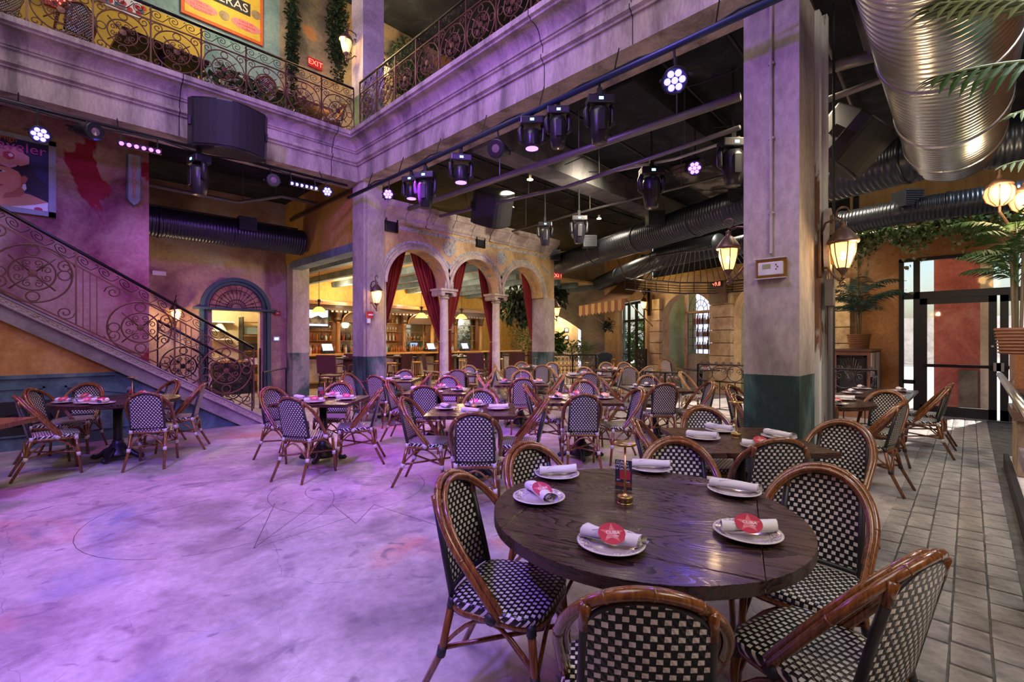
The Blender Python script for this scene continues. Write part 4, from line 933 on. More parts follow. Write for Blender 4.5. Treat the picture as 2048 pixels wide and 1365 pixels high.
light('POINT', (3.4, 14.6, 2.6), 60, (1, .85, .55), size=.1)
t = thing('wall_shelf', 'white wall shelves with a lamp in the service room', 'shelf', (onY(440, 15.4)[0], 15.45, 0))
for z_ in (2.05, 1.55): MB().box((0, 0, z_), (.7, .25, .04)).build('board', 'white_plastic', t)
MB().lathe([(.05, 2.05), (.18, 1.8), (.2, 1.78)], n=14).build('lamp_cone', 'white_plastic', t)
t = thing('storage_rack', 'dark shelving rack with boxes inside the service room doorway', 'rack', (onY(505, 15.2)[0], 15.2, 0))
for z_ in (.3, .75, 1.2, 1.65, 2.05): MB().box((0, 0, z_), (.6, .4, .03)).build('shelf', 'bar_wood', t)
for sx in (-1, 1): MB().box((sx*.3, 0, 1.1), (.03, .4, 2.2)).build('side', 'black_paint', t)
for z_, m2 in ((.42, 'yellow_paint'), (.9, 'white_plastic'), (1.33, 'black_paint'), (1.8, 'beam_blue')): MB().box((-.05, 0, z_), (.42, .3, .2)).build('box', m2, t)
t = thing('counter', 'low counter with basin inside the service room', 'counter', (onY(462, 14.9)[0], 14.95, 0))
MB().box((0, 0, .45), (.9, .5, .9)).build('body', 'black_matte', t); MB().box((0, 0, .92), (.95, .55, .04)).build('top', 'bar_top_wood', t)
# devices on that wall
def plate_dev(name, label, cat, px, py, Y, w_, h_, m1, m2=None, dp=.04, sc2=.6):
    X, _, z = onY(px, Y, py); t = thing(name, label, cat, (X, Y-dp/2, z)); MB().box((0, 0, 0), (w_, dp, h_)).build('case', m1, t, bevel=.004)
    if m2: MB().box((0, -dp/2-.002, .0), (w_*sc2, .004, h_*sc2*.8)).build('face', m2, t)
    return t
plate_dev('fire_alarm', 'red fire alarm box right of the arched doorway', 'alarm', 554, 627, 13.4, .15, .12, 'red_plastic', 'print_white', sc2=.5)
plate_dev('control_panel', 'small grey touch panel with lit screen beside the arched doorway', 'control panel', 552, 678, 13.4, .17, .13, 'white_plastic', 'display')
plate_dev('emergency_light', 'white emergency light high on the mottled wall by the red wall corner', 'light', 318, 547, 13.4, .26, .10, 'white_plastic')
# ------------------------------------------------------------ lanterns
mat('lantern_metal', (.16, .10, .07), .4, .6); mat('lantern_rust', (.25, .14, .09), .45, .5)
def lantern_meshes(m):
    L = []
    L.append(('roof', MB().lathe([(.118, .20), (.122, .215), (.118, .225), (.095, .26), (.055, .315), (.028, .34), (.024, .37), (.03, .385), (0, .40)], n=12).mesh('roof', m, 'all')))
    L.append(('glass', MB().lathe([(.045, -.02), (.06, .02), (.085, .12), (.092, .195), (.0, .199)], n=12).mesh('glass', 'lamp_glass', 'all')))
    L.append(('bowl', MB().lathe([(0, -.12), (.012, -.115), (.018, -.10), (.010, -.085), (.022, -.06), (.05, -.022), (.05, -.015)], n=12).mesh('bowl', m, 'all')))
    for k in range(6):
        a = PI/3*k; c_, s_ = math.cos(a), math.sin(a)
        L.append(('cage_rib', MB().tube([(c_*r, s_*r, z) for r, z in ((.048, -.02), (.064, .02), (.089, .12), (.097, .20))], .005, 5).mesh('cage_rib', m)))
    L.append(('crown_hook', MB().tube([(-(p[0]), 0, p[1]) for p in spiral((0, .47), .055, .8, -PI/2, 1, 14, .25)], .009, 6).mesh('crown_hook', m, 'all')))
    return L
LM = lantern_meshes('lantern_metal'); 
def wall_lantern(loc, ang, label, sc_=1.0, power=14, arm=.20):
    """ang: world angle of the outward direction from the wall"""
    t = thing('wall_lantern', label, 'lantern', loc, ang); t.scale = (sc_,)*3
    for nm, me in LM: inst(nm, me, t)
    MB().tube([(-arm, 0, .30), (-arm*.8, 0, .40), (-arm*.4, 0, .42), (-.03, 0, .40)], .011, 6).build('upper_arm', 'lantern_metal', t, smooth='all')
    MB().tube([(-arm+p[0]+.04, 0, .28+p[1]) for p in spiral((0, 0), .035, 1.3, 0, 1, 12, .8)], .008, 5).build('scroll', 'lantern_metal', t, smooth='all')
    MB().tube([(-arm, 0, .0), (-arm*.7, 0, -.0), (-arm*.5, 0, -.06), (-arm*.2, 0, -.12), (0, 0, -.12)], .011, 6).build('lower_arm', 'lantern_metal', t, smooth='all')
    MB().tube([(p[0], 0, -.15+p[1]) for p in spiral((0, 0), .03, 1.3, PI/2, 1, 12, .8)], .008, 5).build('scroll', 'lantern_metal', t, smooth='all')
    MB().box((-arm-.01, 0, .13), (.02, .09, .42)).build('back_plate', 'lantern_metal', t, bevel=.006)
    MB().ball((0, 0, .09), .022, 8, 6, (1, 1, 1.8)).build('bulb', 'bulb', t, smooth='all')
    l = light('POINT', (loc[0]+.0, loc[1], loc[2]-.01), power, (1, .66, .34), size=.04); l.location = (loc[0]+math.cos(ang)*.14*sc_, loc[1]+math.sin(ang)*.14*sc_, loc[2]+.12*sc_)
    return t
x, y, z = onY(1458, 1.34, 535) if 0 else (0, 0, 0)
pA = P(1460, 4.42); wall_lantern((5.05, 1.80, 2.26), PI/2, 'lantern glowing on the left face of the near column', 1.0, 9, .215)
wall_lantern((5.42, .87, 2.22), -PI/2, 'lantern on the right face of the near column', 1.1, 12, .16)
X, _, z = onY(755, YA-.28, 605); wall_lantern((X-.02, YA-.28, z), -PI/2, 'lantern on the corner column beside the red curtain', 1.05, 14, .24)
X, _, z = onY(1108, YA-.1, 626); wall_lantern((11.0, YA+.1, z-.05), -.2, 'lantern at the right end of the arcade', 1.1, 12, .22)
X, _, z = onY(684, 9.0, 82); wall_lantern((4.36, 9.02, 1.5+(682-92)/930*9.25), PI, 'upper lantern on the left side of the gallery column', 1.15, 26, .22)
wall_lantern((5.27, 9.12, 1.5+(682-130)/930*9.7), 0, 'upper lantern on the right side of the gallery column', 1.05, 26, .22)
X, _, z = onY(352, 13.15, 640); wall_lantern((X, 13.14, z), -PI/2, 'lantern glowing behind the stair railing', 1.1, 22, .22)
# ------------------------------------------------------------ ducts, pipes
def duct(name, label, pts, r, m, rib=.05, amp=.012, n=28, seams=(), cap=True):
    t = thing(name, label, 'duct', (0, 0, 0))
    P_ = [Vector(p) for p in pts]; path = []; rad = []
    for i in range(len(P_)-1):
        L = (P_[i+1]-P_[i]).length; k = max(2, int(L/(rib/2)))
        k *= 2
        for j in range(k): path.append(P_[i].lerp(P_[i+1], j/k)); rad.append(r+(0 if j % 4 == 0 else amp if j % 4 == 2 else amp*.8))
    path.append(P_[-1]); rad.append(r)
    MB().tube(path, rad, n).build('body', m, t, smooth='all')
    for f_ in seams:
        i = int(f_*(len(path)-2)); a = path[i]; d_ = (path[i+1]-path[i]).normalized()
        MB().tube([a-d_*.03, a-d_*.02, a+d_*.02, a+d_*.03], [r+amp+.002, r+amp+.012, r+amp+.012, r+amp+.002], n).build('seam_band', m, t, smooth='all')
    return t
dt = duct('supply_duct', 'large bright ribbed steel duct running overhead at the upper right', [(1.6, .12, 3.98), (8.05, .15, 3.95)], .43, 'duct_steel', .085, .020, 48, (.55, .78, .93))
zD = 3.9
def onZ(px, py, z): return G(px, py, z)
duct('supply_duct', 'dark ribbed duct crossing diagonally behind the near column', [onZ(2100, 262, zD), onZ(1813, 319, zD), onZ(1470, 415, zD), onZ(1290, 474, zD), onZ(1119, 529, zD)], .30, 'duct_dark', .07, .014, 28, (.12, .3, .45, .62, .8))
zE = 3.55
duct('supply_duct', 'thinner dark duct high along the outer wall', [onZ(2080, 385, zE), onZ(1800, 425, zE), onZ(1600, 463, zE), onZ(1460, 495, zE)], .19, 'duct_dark', .05, .010, 24, (.2, .5, .8))
duct('supply_duct', 'blue-grey duct above the striped awning', [onZ(1440, 490, 3.7), onZ(1330, 515, 3.7), onZ(1200, 567, 3.7)], .26, 'duct_dark', .06, .01, 24, (.3, .7))
duct('supply_duct', 'dark duct on the left under the gallery', [(-3, 12.0, 3.97), (4.64, 12.0, 3.97)], .30, 'duct_dark', .06, .014, 28, (.3, .55, .62, .8))
def outlet(px, py, z, ang, label, s_=.34):
    x, y, _ = onZ(px, py, z); t = thing('air_outlet', label, 'air vent', (x, y, z), ang)
    MB().prism([(-s_/2, -s_*.42), (s_/2, -s_*.42), (s_/2, s_*.42), (-s_/2, s_*.42)], (.26, 0, 0), (-.2, 0, 0), (0, 1, 0), (0, 0, 1)).build('hood', 'duct_dark', t)
    for k in range(7): MB().box((-.206, 0, -s_*.34+k*s_*.112), (.012, s_*.86, .012)).build('louvre', 'black_matte', t)
aw = AZ
outlet(1308, 440, 4.05, AZ, 'square louvred outlet on the diagonal duct, middle one'); outlet(1178, 485, 4.05, AZ, 'square louvred outlet on the diagonal duct, second from its far end'); outlet(1108, 512, 4.05, AZ, 'square louvred outlet at the far end of the diagonal duct')
outlet(1478, 390, 4.05, AZ, 'square louvred outlet touching the near column edge'); outlet(1808, 402, 3.72, AZ, 'brown louvred outlet on the thin duct over the ivy', .30); outlet(1290, 522, 3.85, AZ, 'louvred outlet above the iron canopy, left one'); outlet(1372, 505, 3.85, AZ, 'louvred outlet above the iron canopy, right one')
x, y, z = onY(497, 11.6, 447); t = thing('air_outlet', 'square louvred outlet on the left under-gallery duct', 'air vent', (x, 11.62, z))
MB().box((0, .08, 0), (.36, .2, .3)).build('hood', 'duct_dark', t)
for k in range(6): MB().box((0, -.02, -.11+k*.044), (.3, .012, .012)).build('louvre', 'black_matte', t)
PX, PZ = 4.45, 4.45
pt = thing('lighting_pipe', 'dark blue lighting pipe under the right gallery edge', 'pipe', (0, 0, 0))
MB().tube([(PX, -3, PZ), (PX, 9.1, PZ)], .036, 10).build('pipe', 'pipe_blue', pt, smooth='all')
for k in range(8): MB().tube([(PX, .6+k*1.1, PZ+.03), (PX+.1, .6+k*1.1, 4.78)], .008, 5).build('hanger', 'iron', pt)
MB().tube([(PX+.03+.03*math.sin(k*1.7), -1+k*.25, PZ+.05+.03*math.sin(k*.9)) for k in range(41)], .012, 5).build('cable', 'black_matte', pt)
pt = thing('lighting_pipe', 'dark lighting pipe under the left gallery edge', 'pipe', (0, 0, 0))
MB().tube([(-5, 8.84, 4.60), (4.3, 8.84, 4.60)], .025, 8).build('pipe', 'black_paint', pt, smooth='all')
MB().tube([(-5+k*.3, 8.82+.02*math.sin(k*2), 4.55+.03*math.sin(k*1.3)) for k in range(31)], .012, 5).build('cable', 'black_matte', pt)
for k in range(7): MB().tube([(-2.2+k, 8.84, 4.6), (-2.2+k, 8.98, 4.79)], .008, 5).build('hanger', 'iron', pt)
def run(name, label, pts, r, m='pipe_grey', cat='pipe', hang=None):
    t = thing(name, label, cat, (0, 0, 0)); MB().tube(pts, r, 10).build('pipe', m, t, smooth='all')
    if hang:
        for k in range(hang):
            f_ = (k+.5)/hang*(len(pts)-1); i = int(f_); p = Vector(pts[i]).lerp(Vector(pts[i+1]), f_-i); MB().tube([p, (p.x, p.y, 5.25)], .008, 5).build('hanger', 'pipe_grey', t)
    return t
zp = 4.25
run('ceiling_pipe', 'thick grey sprinkler pipe crossing below the black ceiling', [onZ(1480, 193, zp), onZ(1080, 330, zp), onZ(818, 418, zp)], .05, hang=4)
run('ceiling_pipe', 'second grey pipe sloping behind the thick one', [onZ(1480, 255, zp), onZ(1130, 375, zp), onZ(880, 433, zp)], .032, hang=4)
run('ceiling_pipe', 'thin conduit rack above the far tables', [onZ(1480, 345, 4.4), onZ(1180, 420, 4.4), onZ(1000, 470, 4.4)], .024, hang=3)
run('ceiling_pipe', 'pale conduit carrying the far stage lights', [onZ(1480, 275, 4.35), onZ(1350, 318, 4.35), onZ(1215, 345, 4.35)], .022, 'white_plastic')
run('ceiling_pipe', 'large pipe crossing right of the near column', [onZ(1640, 140, 4.3), onZ(1760, 108, 4.3)], .06)
run('ceiling_pipe', 'vertical pipe dropping beside the bright duct', [(onZ(1750, 108, 4.3)[0], onZ(1750, 108, 4.3)[1], 4.3), (onZ(1710, 0, 5.1)[0], onZ(1710, 0, 5.1)[1], 5.2)], .07)
run('ceiling_pipe', 'dark pipe on the left beneath the gallery ceiling', [(-2, 11.3, 4.55), (3.0, 11.3, 4.50), (3.8, 11.0, 4.75), (4.6, 11.0, 4.75)], .04, hang=4)
run('ceiling_pipe', 'grey angled pipe right of the near column, lower', [onZ(1640, 205, 4.2), onZ(1790, 150, 4.2), onZ(1900, 120, 4.2)], .035)
run('ceiling_pipe', 'straight dark pipe along the left duct', [(-2, 12.2, 4.32), (4.6, 12.2, 4.32)], .05)
# hanging cable beside near column
MB().tube([(5.62, .98, 4.9), (5.62, .98, 1.0), (5.60, .99, .0)], .012, 6).build('hanging_cable', 'black_matte'); tag(bpy.data.objects['hanging_cable'], 'black cable hanging down the right side of the near column', 'cable')
# conduit and thermostat on the near column
t = thing('conduit', 'painted conduit running down the near column to the thermostat', 'conduit', (4.80, 0, 0)); x_, Yc, zc = onX(1542, 4.80, 520)
MB().tube([(0, Yc, 2.32), (0, Yc, 4.75)], .014, 8).build('pipe', 'column_plaster', t)
for z_ in (2.7, 3.4, 4.1): MB().box((.01, Yc, z_), (.03, .05, .02)).build('clip', 'column_plaster', t)
x_, Yc, zc = onX(1540, 4.76, 537); t = thing('thermostat', 'white thermostat in a clear plastic box on the near column', 'thermostat', (4.78, Yc, zc))
MB().box((.02, 0, 0), (.02, .26, .18)).build('back_plate', 'brass', t); MB().box((-.005, 0, 0), (.03, .21, .12)).build('body', 'white_plastic', t, bevel=.008)
MB().box((-.022, .03, .02), (.003, .07, .04)).build('screen', 'green_wall', t)
for k in range(3): MB().box((-.022, -.05-.012*(k % 2), .03-.02*k), (.004, .012, .012)).build('button', 'pipe_grey', t)
for q in ((0, .092, .27, .006), (0, -.092, .27, .006)): MB().box((-.015, q[0], q[1]), (.045, q[2], q[3])).build('cover_edge', 'white_plastic', t)
# ------------------------------------------------------------ stage lights
def mh_meshes():
    L = [('base', MB().box((0, 0, 0), (.30, .20, .10)).mesh('base', 'housing', bevel=.015)), ('display', MB().box((0, -.102, 0), (.05, .004, .03)).mesh('display', 'display')),
         ('clamp', MB().box((0, 0, .10), (.05, .05, .12)).mesh('clamp', 'black_matte'))]
    for sx in (-1, 1): L.append(('yoke_arm', MB().tube([(sx*.13, 0, -.03), (sx*.155, 0, -.10), (sx*.15, 0, -.24), (sx*.11, 0, -.27)], [.03, .034, .034, .03], 8).mesh('yoke_arm', 'housing', 'all')))
    L.append(('head', MB().lathe([(.0, -.06), (.10, -.08), (.118, -.14), (.118, -.26), (.105, -.36), (.085, -.47), (.075, -.475)], n=14).mesh('head', 'housing', 'all')))
    L.append(('head_ridge', MB().box((0, -.115, -.25), (.08, .02, .22)).mesh('head_ridge', 'housing', bevel=.006)))
    return L
MH = mh_meshes(); lens_off = MB().lathe([(.074, -.470), (.0, -.478)], n=16).mesh('lens', 'lens_off'); lens_on = MB().lathe([(.08, -.30), (.082, -.34), (.0, -.345)], n=16).mesh('lens', 'lens_glow')
MHs = MH[:5]+[('head', MB().lathe([(.0, -.08), (.09, -.10), (.10, -.18), (.095, -.30), (.085, -.335)], n=14).mesh('head', 'housing', 'all'))]
def moving_head(loc, rot, label, big=True, sc_=1.0, hold=5.27):
    t = thing('moving_head_light', label, 'stage light', loc, rot); t.scale = (sc_,)*3
    MB().tube([(0, 0, .14), (0, 0, (hold-loc[2])/sc_)], .014, 6).build('hanger', 'black_matte', t)
    for nm, me in (MH if big else MHs): inst(nm, me, t)
    inst('lens', lens_off if big else lens_on, t); return t
PB = [('body', MB().lathe([(0, .0), (.06, .0), (.085, .03), (.095, .08), (.10, .17), (.09, .17), (.085, .155), (0, .155)], n=20).mesh('body', 'housing', 'all')),
      ('yoke', MB().tube([(-.115, 0, .08), (-.118, 0, -.02), (-.09, 0, -.09), (.09, 0, -.09), (.118, 0, -.02), (.115, 0, .08)], .010, 6).mesh('yoke', 'housing'))]
def hang(t, loc, hold, sc_=1):
    h = Vector(hold) if hold else Vector((loc[0], loc[1], 5.27)); R_ = t.rotation_euler.to_matrix().inverted(); e = R_ @ (h-Vector(loc))/sc_
    MB().tube([e*.12, e], .010, 6).build('hanger', 'black_matte', t)
def leds(m):
    return [MB().lathe([(.026, 0), (.024, .006), (0, .008)], (.055*math.cos(a), .055*math.sin(a), .158), 10).mesh('led', m) for a in [k*PI/3 for k in range(6)]]+[MB().lathe([(.026, 0), (.024, .006), (0, .008)], (0, 0, .158), 10).mesh('led', m)]
LB, LV = leds('led_blue'), leds('led_violet')
def par(loc, aim, label, L=LB, sc_=1, power=0, col=V3, hold=None):
    t = thing('led_par_light', label, 'stage light', loc, (Vector(aim)-Vector(loc)).to_track_quat('Z', 'Y').to_euler()); t.rotation_euler = (Vector(aim)-Vector(loc)).to_track_quat('Z', 'Y').to_euler(); t.scale = (sc_,)*3
    hang(t, loc, hold, sc_)
    for nm, me in PB: inst(nm, me, t)
    for me in L: inst('led', me, t)
    if power:
        d_ = (Vector(aim)-Vector(loc)).normalized(); light('SPOT', tuple(Vector(loc)+d_*.25), power, col, aim=aim, size=.06, spot=50, blend=1)
    return t
cam_p = Vector((0, 0, 1.5))
def bar_light(px0, px1, py0, py1, Y, m, label, power, col):
    a = Vector(onY(px0, Y, py0)); b_ = Vector(onY(px1, Y, py1)); t = thing('led_bar_light', label, 'stage light', a)
    d_ = b_-a; MB().tube([d_*-.1, d_*1.1], .045, 8).build('housing', 'housing', t)
    to = (cam_p-a).normalized()
    for q in (0, 1): MB().tube([d_*q, d_*q+Vector((0, 8.84-a.y, 4.6-a.z-d_.z*q))], .010, 6).build('hanger', 'black_matte', t)
    for k in range(6): MB().lathe([(.028, 0), (.026, .006), (0, .008)], tuple(d_*(k/5)+to*.045), 10, axis=to).build('led', m, t)
    light('SPOT', tuple((a+b_)/2+to*.2), power, col, aim=(a.x+1.0, 6.5, 0), size=.1, spot=110, blend=1)
bar_light(243, 316, 287, 303, 8.75, 'led_pink', 'row of six pink leds under the left gallery edge', 120, (1, .2, .9))
bar_light(584, 632, 367, 377, 8.75, 'led_blue', 'row of six blue-violet leds near the inner gallery corner', 70, V3)
p = onY(75, 8.75, 265); par(p, (1, 2, 1.2), 'blue led par light in front of the poster', LB, 1.1, 60, V3, (p[0], 8.84, 4.6))
p = onY(655, 8.75, 383); par(p, (0, .5, 1.4), 'blue led par light at the end of the blue led row', LB, .95, 40, V3, (p[0], 8.84, 4.6))
p = onX(778, 4.45, 388); par(p, (-.2, 1.2, 1.4), 'violet led par light above the corner column', LV, 1.0, 40, V1, (4.45, p[1], 4.46))
p = onX(1352, 4.50, 155); par(p, (.6, .6, 1.2), 'bright blue led par light hanging from the blue pipe', LB, 1.25, 70, V3, (4.45, p[1], 4.46))
p = onZ(1390, 336, 4.15); par(p, (0, .3, 1.4), 'violet led par light over the middle tables', LV, 1.1, 50, V1)
def mhX(px, py_top, label, big=True, sc_=1.0, X=4.48):
    p = onX(px, X, py_top); moving_head((p[0], p[1], p[2]-.05*sc_), AZ-PI/2+random.uniform(-.2, .2), label, big, sc_, max(4.46, p[2]+.1))
mhX(1199, 196, 'largest moving head light hanging from the blue pipe, lens down'); mhX(1116, 218, 'moving head light left of the largest one', True, .92); mhX(1064, 238, 'small moving head glowing violet beside the two large ones', False, 1.0)
mhX(922, 312, 'small moving head glowing violet mid-way along the blue pipe', False, 1.05); mhX(851, 347, 'tall dark moving head near the corner column', True, 1.1); mhX(823, 355, 'small violet-lit moving head above the corner column', False, .95)
p = onY(398, 8.7, 322); moving_head(p, AZ-PI/2-.6, 'large moving head under the hanging loudspeaker', True, 1.15, 4.58)
p = onZ(1303, 345, 4.2); moving_head(p, AZ-PI/2, 'moving head hanging over the middle tables', True, 1.2)
p = onZ(1466, 290, 4.2); moving_head(p, AZ-PI/2, 'moving head half behind the near column', True, 1.2)
p = onZ(1158, 438, 4.1); moving_head(p, AZ-PI/2, 'small distant moving head left of the diagonal duct', True, 1.1)
p = onZ(1090, 450, 4.1); moving_head(p, AZ-PI/2, 'distant dark moving head above the arcade end', True, 1.0)
def flood(loc, aim, label, sc_=1, hold=None):
    t = thing('theatre_spotlight', label, 'stage light', loc); t.rotation_euler = (Vector(aim)-Vector(loc)).to_track_quat('Z', 'Y').to_euler(); t.scale = (sc_,)*3
    MB().lathe([(0, -.16), (.05, -.15), (.07, -.1), (.085, 0), (.10, .08), (.10, .12), (.088, .12)], n=16).build('can', 'housing', t, smooth='all')
    MB().lathe([(.088, .115), (0, .125)], n=16).build('lens', 'lens_off', t)
    MB().tube([(-.12, 0, 0), (-.12, 0, -.14), (.12, 0, -.14), (.12, 0, 0)], .008, 5).build('yoke', 'iron', t)
    MB().box((0, 0, -.2), (.05, .05, .1)).build('clamp', 'black_matte', t); hang(t, loc, hold, sc_)
p = onX(1000, 4.5, 300); flood(p, (1.5, 3.5, 3.4), 'round-lensed spotlight between the violet moving heads', 1.25, (4.45, p[1], 4.46))
p = onY(545, 8.7, 362); flood(p, (2, 4, 3.5), 'round spotlight under the left gallery near the corner', 1.1, (p[0], 8.84, 4.6))
p = onY(175, 8.7, 262); flood(p, (3.5, 4, 3.4), 'clamped projector spotlight right of the blue par light', 1.2, (p[0], 8.84, 4.6))
flood((8.0, 8.3, 4.42), (4, 2, 2.4), 'spotlight resting over the arcade cornice', 1.3); flood(onZ(1150, 470, 4.2), (3, 1, 2.4), 'distant round spotlight over the arcade end', 1.2)
for (px, py, lb) in ((1060, 360, 'left'), (1198, 438, 'middle'), (1258, 411, 'right')):
    p = onZ(px, py, 4.75); t = thing('ceiling_downlight', 'small warm ceiling downlight, %s of three' % lb, 'light', p)
    MB().lathe([(.03, .10), (.03, .02), (.07, .0)], n=12).build('trim', 'white_plastic', t); MB().lathe([(0, -.002), (.06, 0), (.06, .01), (0, .011)], n=12).build('bulb', 'bulb', t)
# loudspeakers
def speaker(loc, rot, label, w_=.62, h_=.8, d_=.55, sc_=1, tilt=.25):
    t = thing('loudspeaker', label, 'speaker', loc, (tilt, 0, rot)); t.scale = (sc_,)*3
    poly = [(-w_, 0), (-w_*.9, -d_*.25)]+[(-w_*.9+w_*1.8*i/10, -d_*.25-.28*math.sin(PI*i/10)) for i in range(1, 10)]+[(w_*.9, -d_*.25), (w_, 0), (w_*.7, d_*.6), (-w_*.7, d_*.6)]
    MB().prism(poly, (0, 0, h_), (0, 0, -h_/2), (1, 0, 0), (0, 1, 0)).build('cabinet', 'housing', t, bevel=.02)
    g = [(-w_*.86+w_*1.72*i/10, -d_*.25-.30*math.sin(PI*(i+.4)/10.8)) for i in range(11)]; g += [(x, y+.02) for x, y in g[::-1]]
    MB().prism(g, (0, 0, h_*.9), (0, 0, -h_*.45), (1, 0, 0), (0, 1, 0)).build('grille', 'black_matte', t)
    for sx in (-1, 1): MB().box((sx*(w_*.95), 0, 0), (.03, .25, .12)).build('bracket', 'iron', t)
p = onY(458, 8.45, 262); speaker((p[0], 8.45, p[2]), -.15, 'big black curved loudspeaker hung on the left gallery', .55, .72, .5, 1, .12)
p = onZ(985, 415, 4.3); speaker(p, AZ-PI/2+.3, 'dark curved loudspeaker above the arcade cornice', .40, .62, .5, 1.1, .5)
p = onZ(1688, 285, 3.95); speaker(p, AZ-PI/2+.9, 'angular black loudspeaker hung right of the near column', .34, .60, .5, 1, .7)
# ------------------------------------------------------------ curtains
def curtain(name, label, top, tie, bottom, Y, m='curtain_red', nv=36, nu=44, pleats=9, amp=.05):
    """top: (xa, za, xb, zb) upper edge, tie: (x, z, width), bottom: (x, width, z)"""
    t = thing(name, label, 'curtain', (0, 0, 0)); vs = []; fs = []
    for j in range(nv+1):
        f_ = j/nv
        for i in range(nu+1):
            u = i/nu; xt = top[0]+(top[2]-top[0])*u; zt_ = top[1]+(top[3]-top[1])*u
            zc = tie[1]
            if f_ < .62:
                g = f_/.62; e = g**1.15; x = xt+(tie[0]+tie[2]*(u-.5)-xt)*e; z = zt_+(zc-zt_)*g; am = amp*(1-.45*g)
            else:
                g = (f_-.62)/.38; wd = tie[2]+(bottom[1]-tie[2])*math.sin(g*PI/2); x = tie[0]+(bottom[0]-tie[0])*g+wd*(u-.5); z = zc+(bottom[2]-zc)*g; am = amp*.55
            y = Y+am*math.sin(u*pleats*2*PI+1.1*math.sin(f_*3))+.02*math.sin(u*23+f_*5)
            vs.append((x, y, z))
    for j in range(nv):
        for i in range(nu): a = j*(nu+1)+i; fs.append((a, a+1, a+nu+2, a+nu+1))
    vs2 = [(v[0], v[1]+.006, v[2]) for v in vs]; n = len(vs)
    mb = MB().add(vs, fs); mb.add(vs2, [f[::-1] for f in fs]); me = MB().add(vs, fs)
    o = me.build('cloth', m, t, smooth='all'); md = o.modifiers.new('s', 'SOLIDIFY'); md.thickness = .006
    MB().tube([(tie[0]+(tie[2]*.56+.0)*math.cos(a), Y+.07*math.sin(a), tie[1]+.02*math.cos(a)) for a in [k*PI/8 for k in range(16)]], .012, 6, closed=True).build('tieback', 'gold_cord', t, smooth='all')
    return t
Yc = YA+.50
def XZ(px, py, Y=Yc): a = onY(px, Y, py); return a[0], a[2]
def cur(lb, p0, p1, tie, bot, tw=.14, bw=.2):
    a = XZ(*p0); b_ = XZ(*p1); c_ = XZ(*tie); d_ = XZ(*bot)
    if a[0] > b_[0]: a, b_ = b_, a
    curtain('curtain', lb, (a[0], a[1]+.15, b_[0], b_[1]+.15), (c_[0], c_[1], tw), (d_[0], bw, .03), Yc)
cur('red velvet curtain swept left in the first arch', (762, 500), (813, 497), (758, 680), (757, 760))
cur('red velvet curtain swept right in the first arch', (817, 497), (868, 545), (883, 682), (882, 745))
cur('red velvet curtain swept left in the second arch', (905, 520), (933, 522), (897, 660), (898, 745), .12)
cur('red velvet curtain hanging in the right of the second arch', (955, 524), (984, 530), (986, 683), (982, 760), .16, .28)
cur('narrow red curtain in the left of the third arch', (990, 560), (1003, 560), (990, 683), (988, 750), .06, .1)
cur('red velvet curtain swept right in the third arch', (1042, 536), (1074, 560), (1066, 680), (1076, 735), .14, .26)
# ------------------------------------------------------------ bar
def shell(lb, *a, **k): pass
Yb = 14.75
bc = thing('bar_counter', 'long wooden bar with pale panelled front behind the arcade', 'bar', (0, 0, 0))
MB().bx(5.3, 15.2, Yb-.38, Yb+.40, 1.03, 1.09).build('counter_top', 'bar_top_wood', bc, bevel=.01)
MB().bx(5.4, 15.1, Yb-.02, Yb+.35, 0, 1.03).build('body', 'brown_trim', bc)
for k in range(11):
    x0 = 5.5+k*.88; MB().bx(x0, x0+.72, Yb-.06, Yb-.015, .18, .92).build('front_panel', 'arch_stone', bc)
    MB().box((x0+.8, Yb-.10, .62), (.12, .2, .8)).build('corbel', 'brown_trim', bc)
MB().tube([(5.4, Yb-.25, .2), (15.1, Yb-.25, .2)], .025, 8).build('foot_rail', 'brass', bc)
Yk = 16.75
bb = thing('back_bar', 'carved wooden back bar with shelves, mirrors and an arch', 'cabinet', (0, 0, 0))
MB().bx(5.0, 15.0, Yk-.35, Yk+.2, 0, 1.02).build('base_cabinet', 'bar_wood', bb); MB().bx(4.98, 15.02, Yk-.38, Yk+.2, 1.02, 1.06).build('base_top', 'bar_top_wood', bb)
MB().bx(5.0, 15.0, Yk+.12, Yk+.2, 1.06, 3.0).build('back_panel', 'bar_wood', bb)
MB().bx(5.0, 15.0, Yk-.30, Yk+.2, 2.62, 2.80).build('entablature', 'brown_trim', bb); MB().bx(4.95, 15.05, Yk-.42, Yk+.2, 2.80, 2.92).build('cornice', 'bar_wood', bb)
for k in range(60): MB().box((5.1+k*.165, Yk-.33, 2.58), (.08, .06, .06)).build('dentil', 'arch_stone', bb)
bays_ = [5.1, 6.5, 7.7, 9.2, 10.5, 11.9, 13.2, 14.7]
mm = MB()
for i, x0 in enumerate(bays_[:-1]):
    x1 = bays_[i+1]
    MB().bx(x0+.15, x1-.15, Yk+.09, Yk+.115, 1.15, 2.5).build('mirror', 'mirror' if i % 2 == 0 else 'bar_wood', bb)
    for z_ in (1.50, 1.86, 2.2): MB().bx(x0+.14, x1-.14, Yk-.12, Yk+.10, z_, z_+.02).build('shelf', 'bar_wood', bb)
for i, x0 in enumerate(bays_):
    MB().lathe([(.11, 1.06), (.11, 1.12), (.085, 1.15), (.08, 2.15), (.09, 2.2)], (x0, Yk-.18, 0), 14).build('column', 'bar_top_wood' if i % 2 else 'bar_wood', bb, smooth='all')
    MB().lathe([(.09, 2.2), (.13, 2.28), (.12, 2.36), (.16, 2.5), (.16, 2.62)], (x0, Yk-.18, 0), 8).build('capital', 'brown_trim', bb)
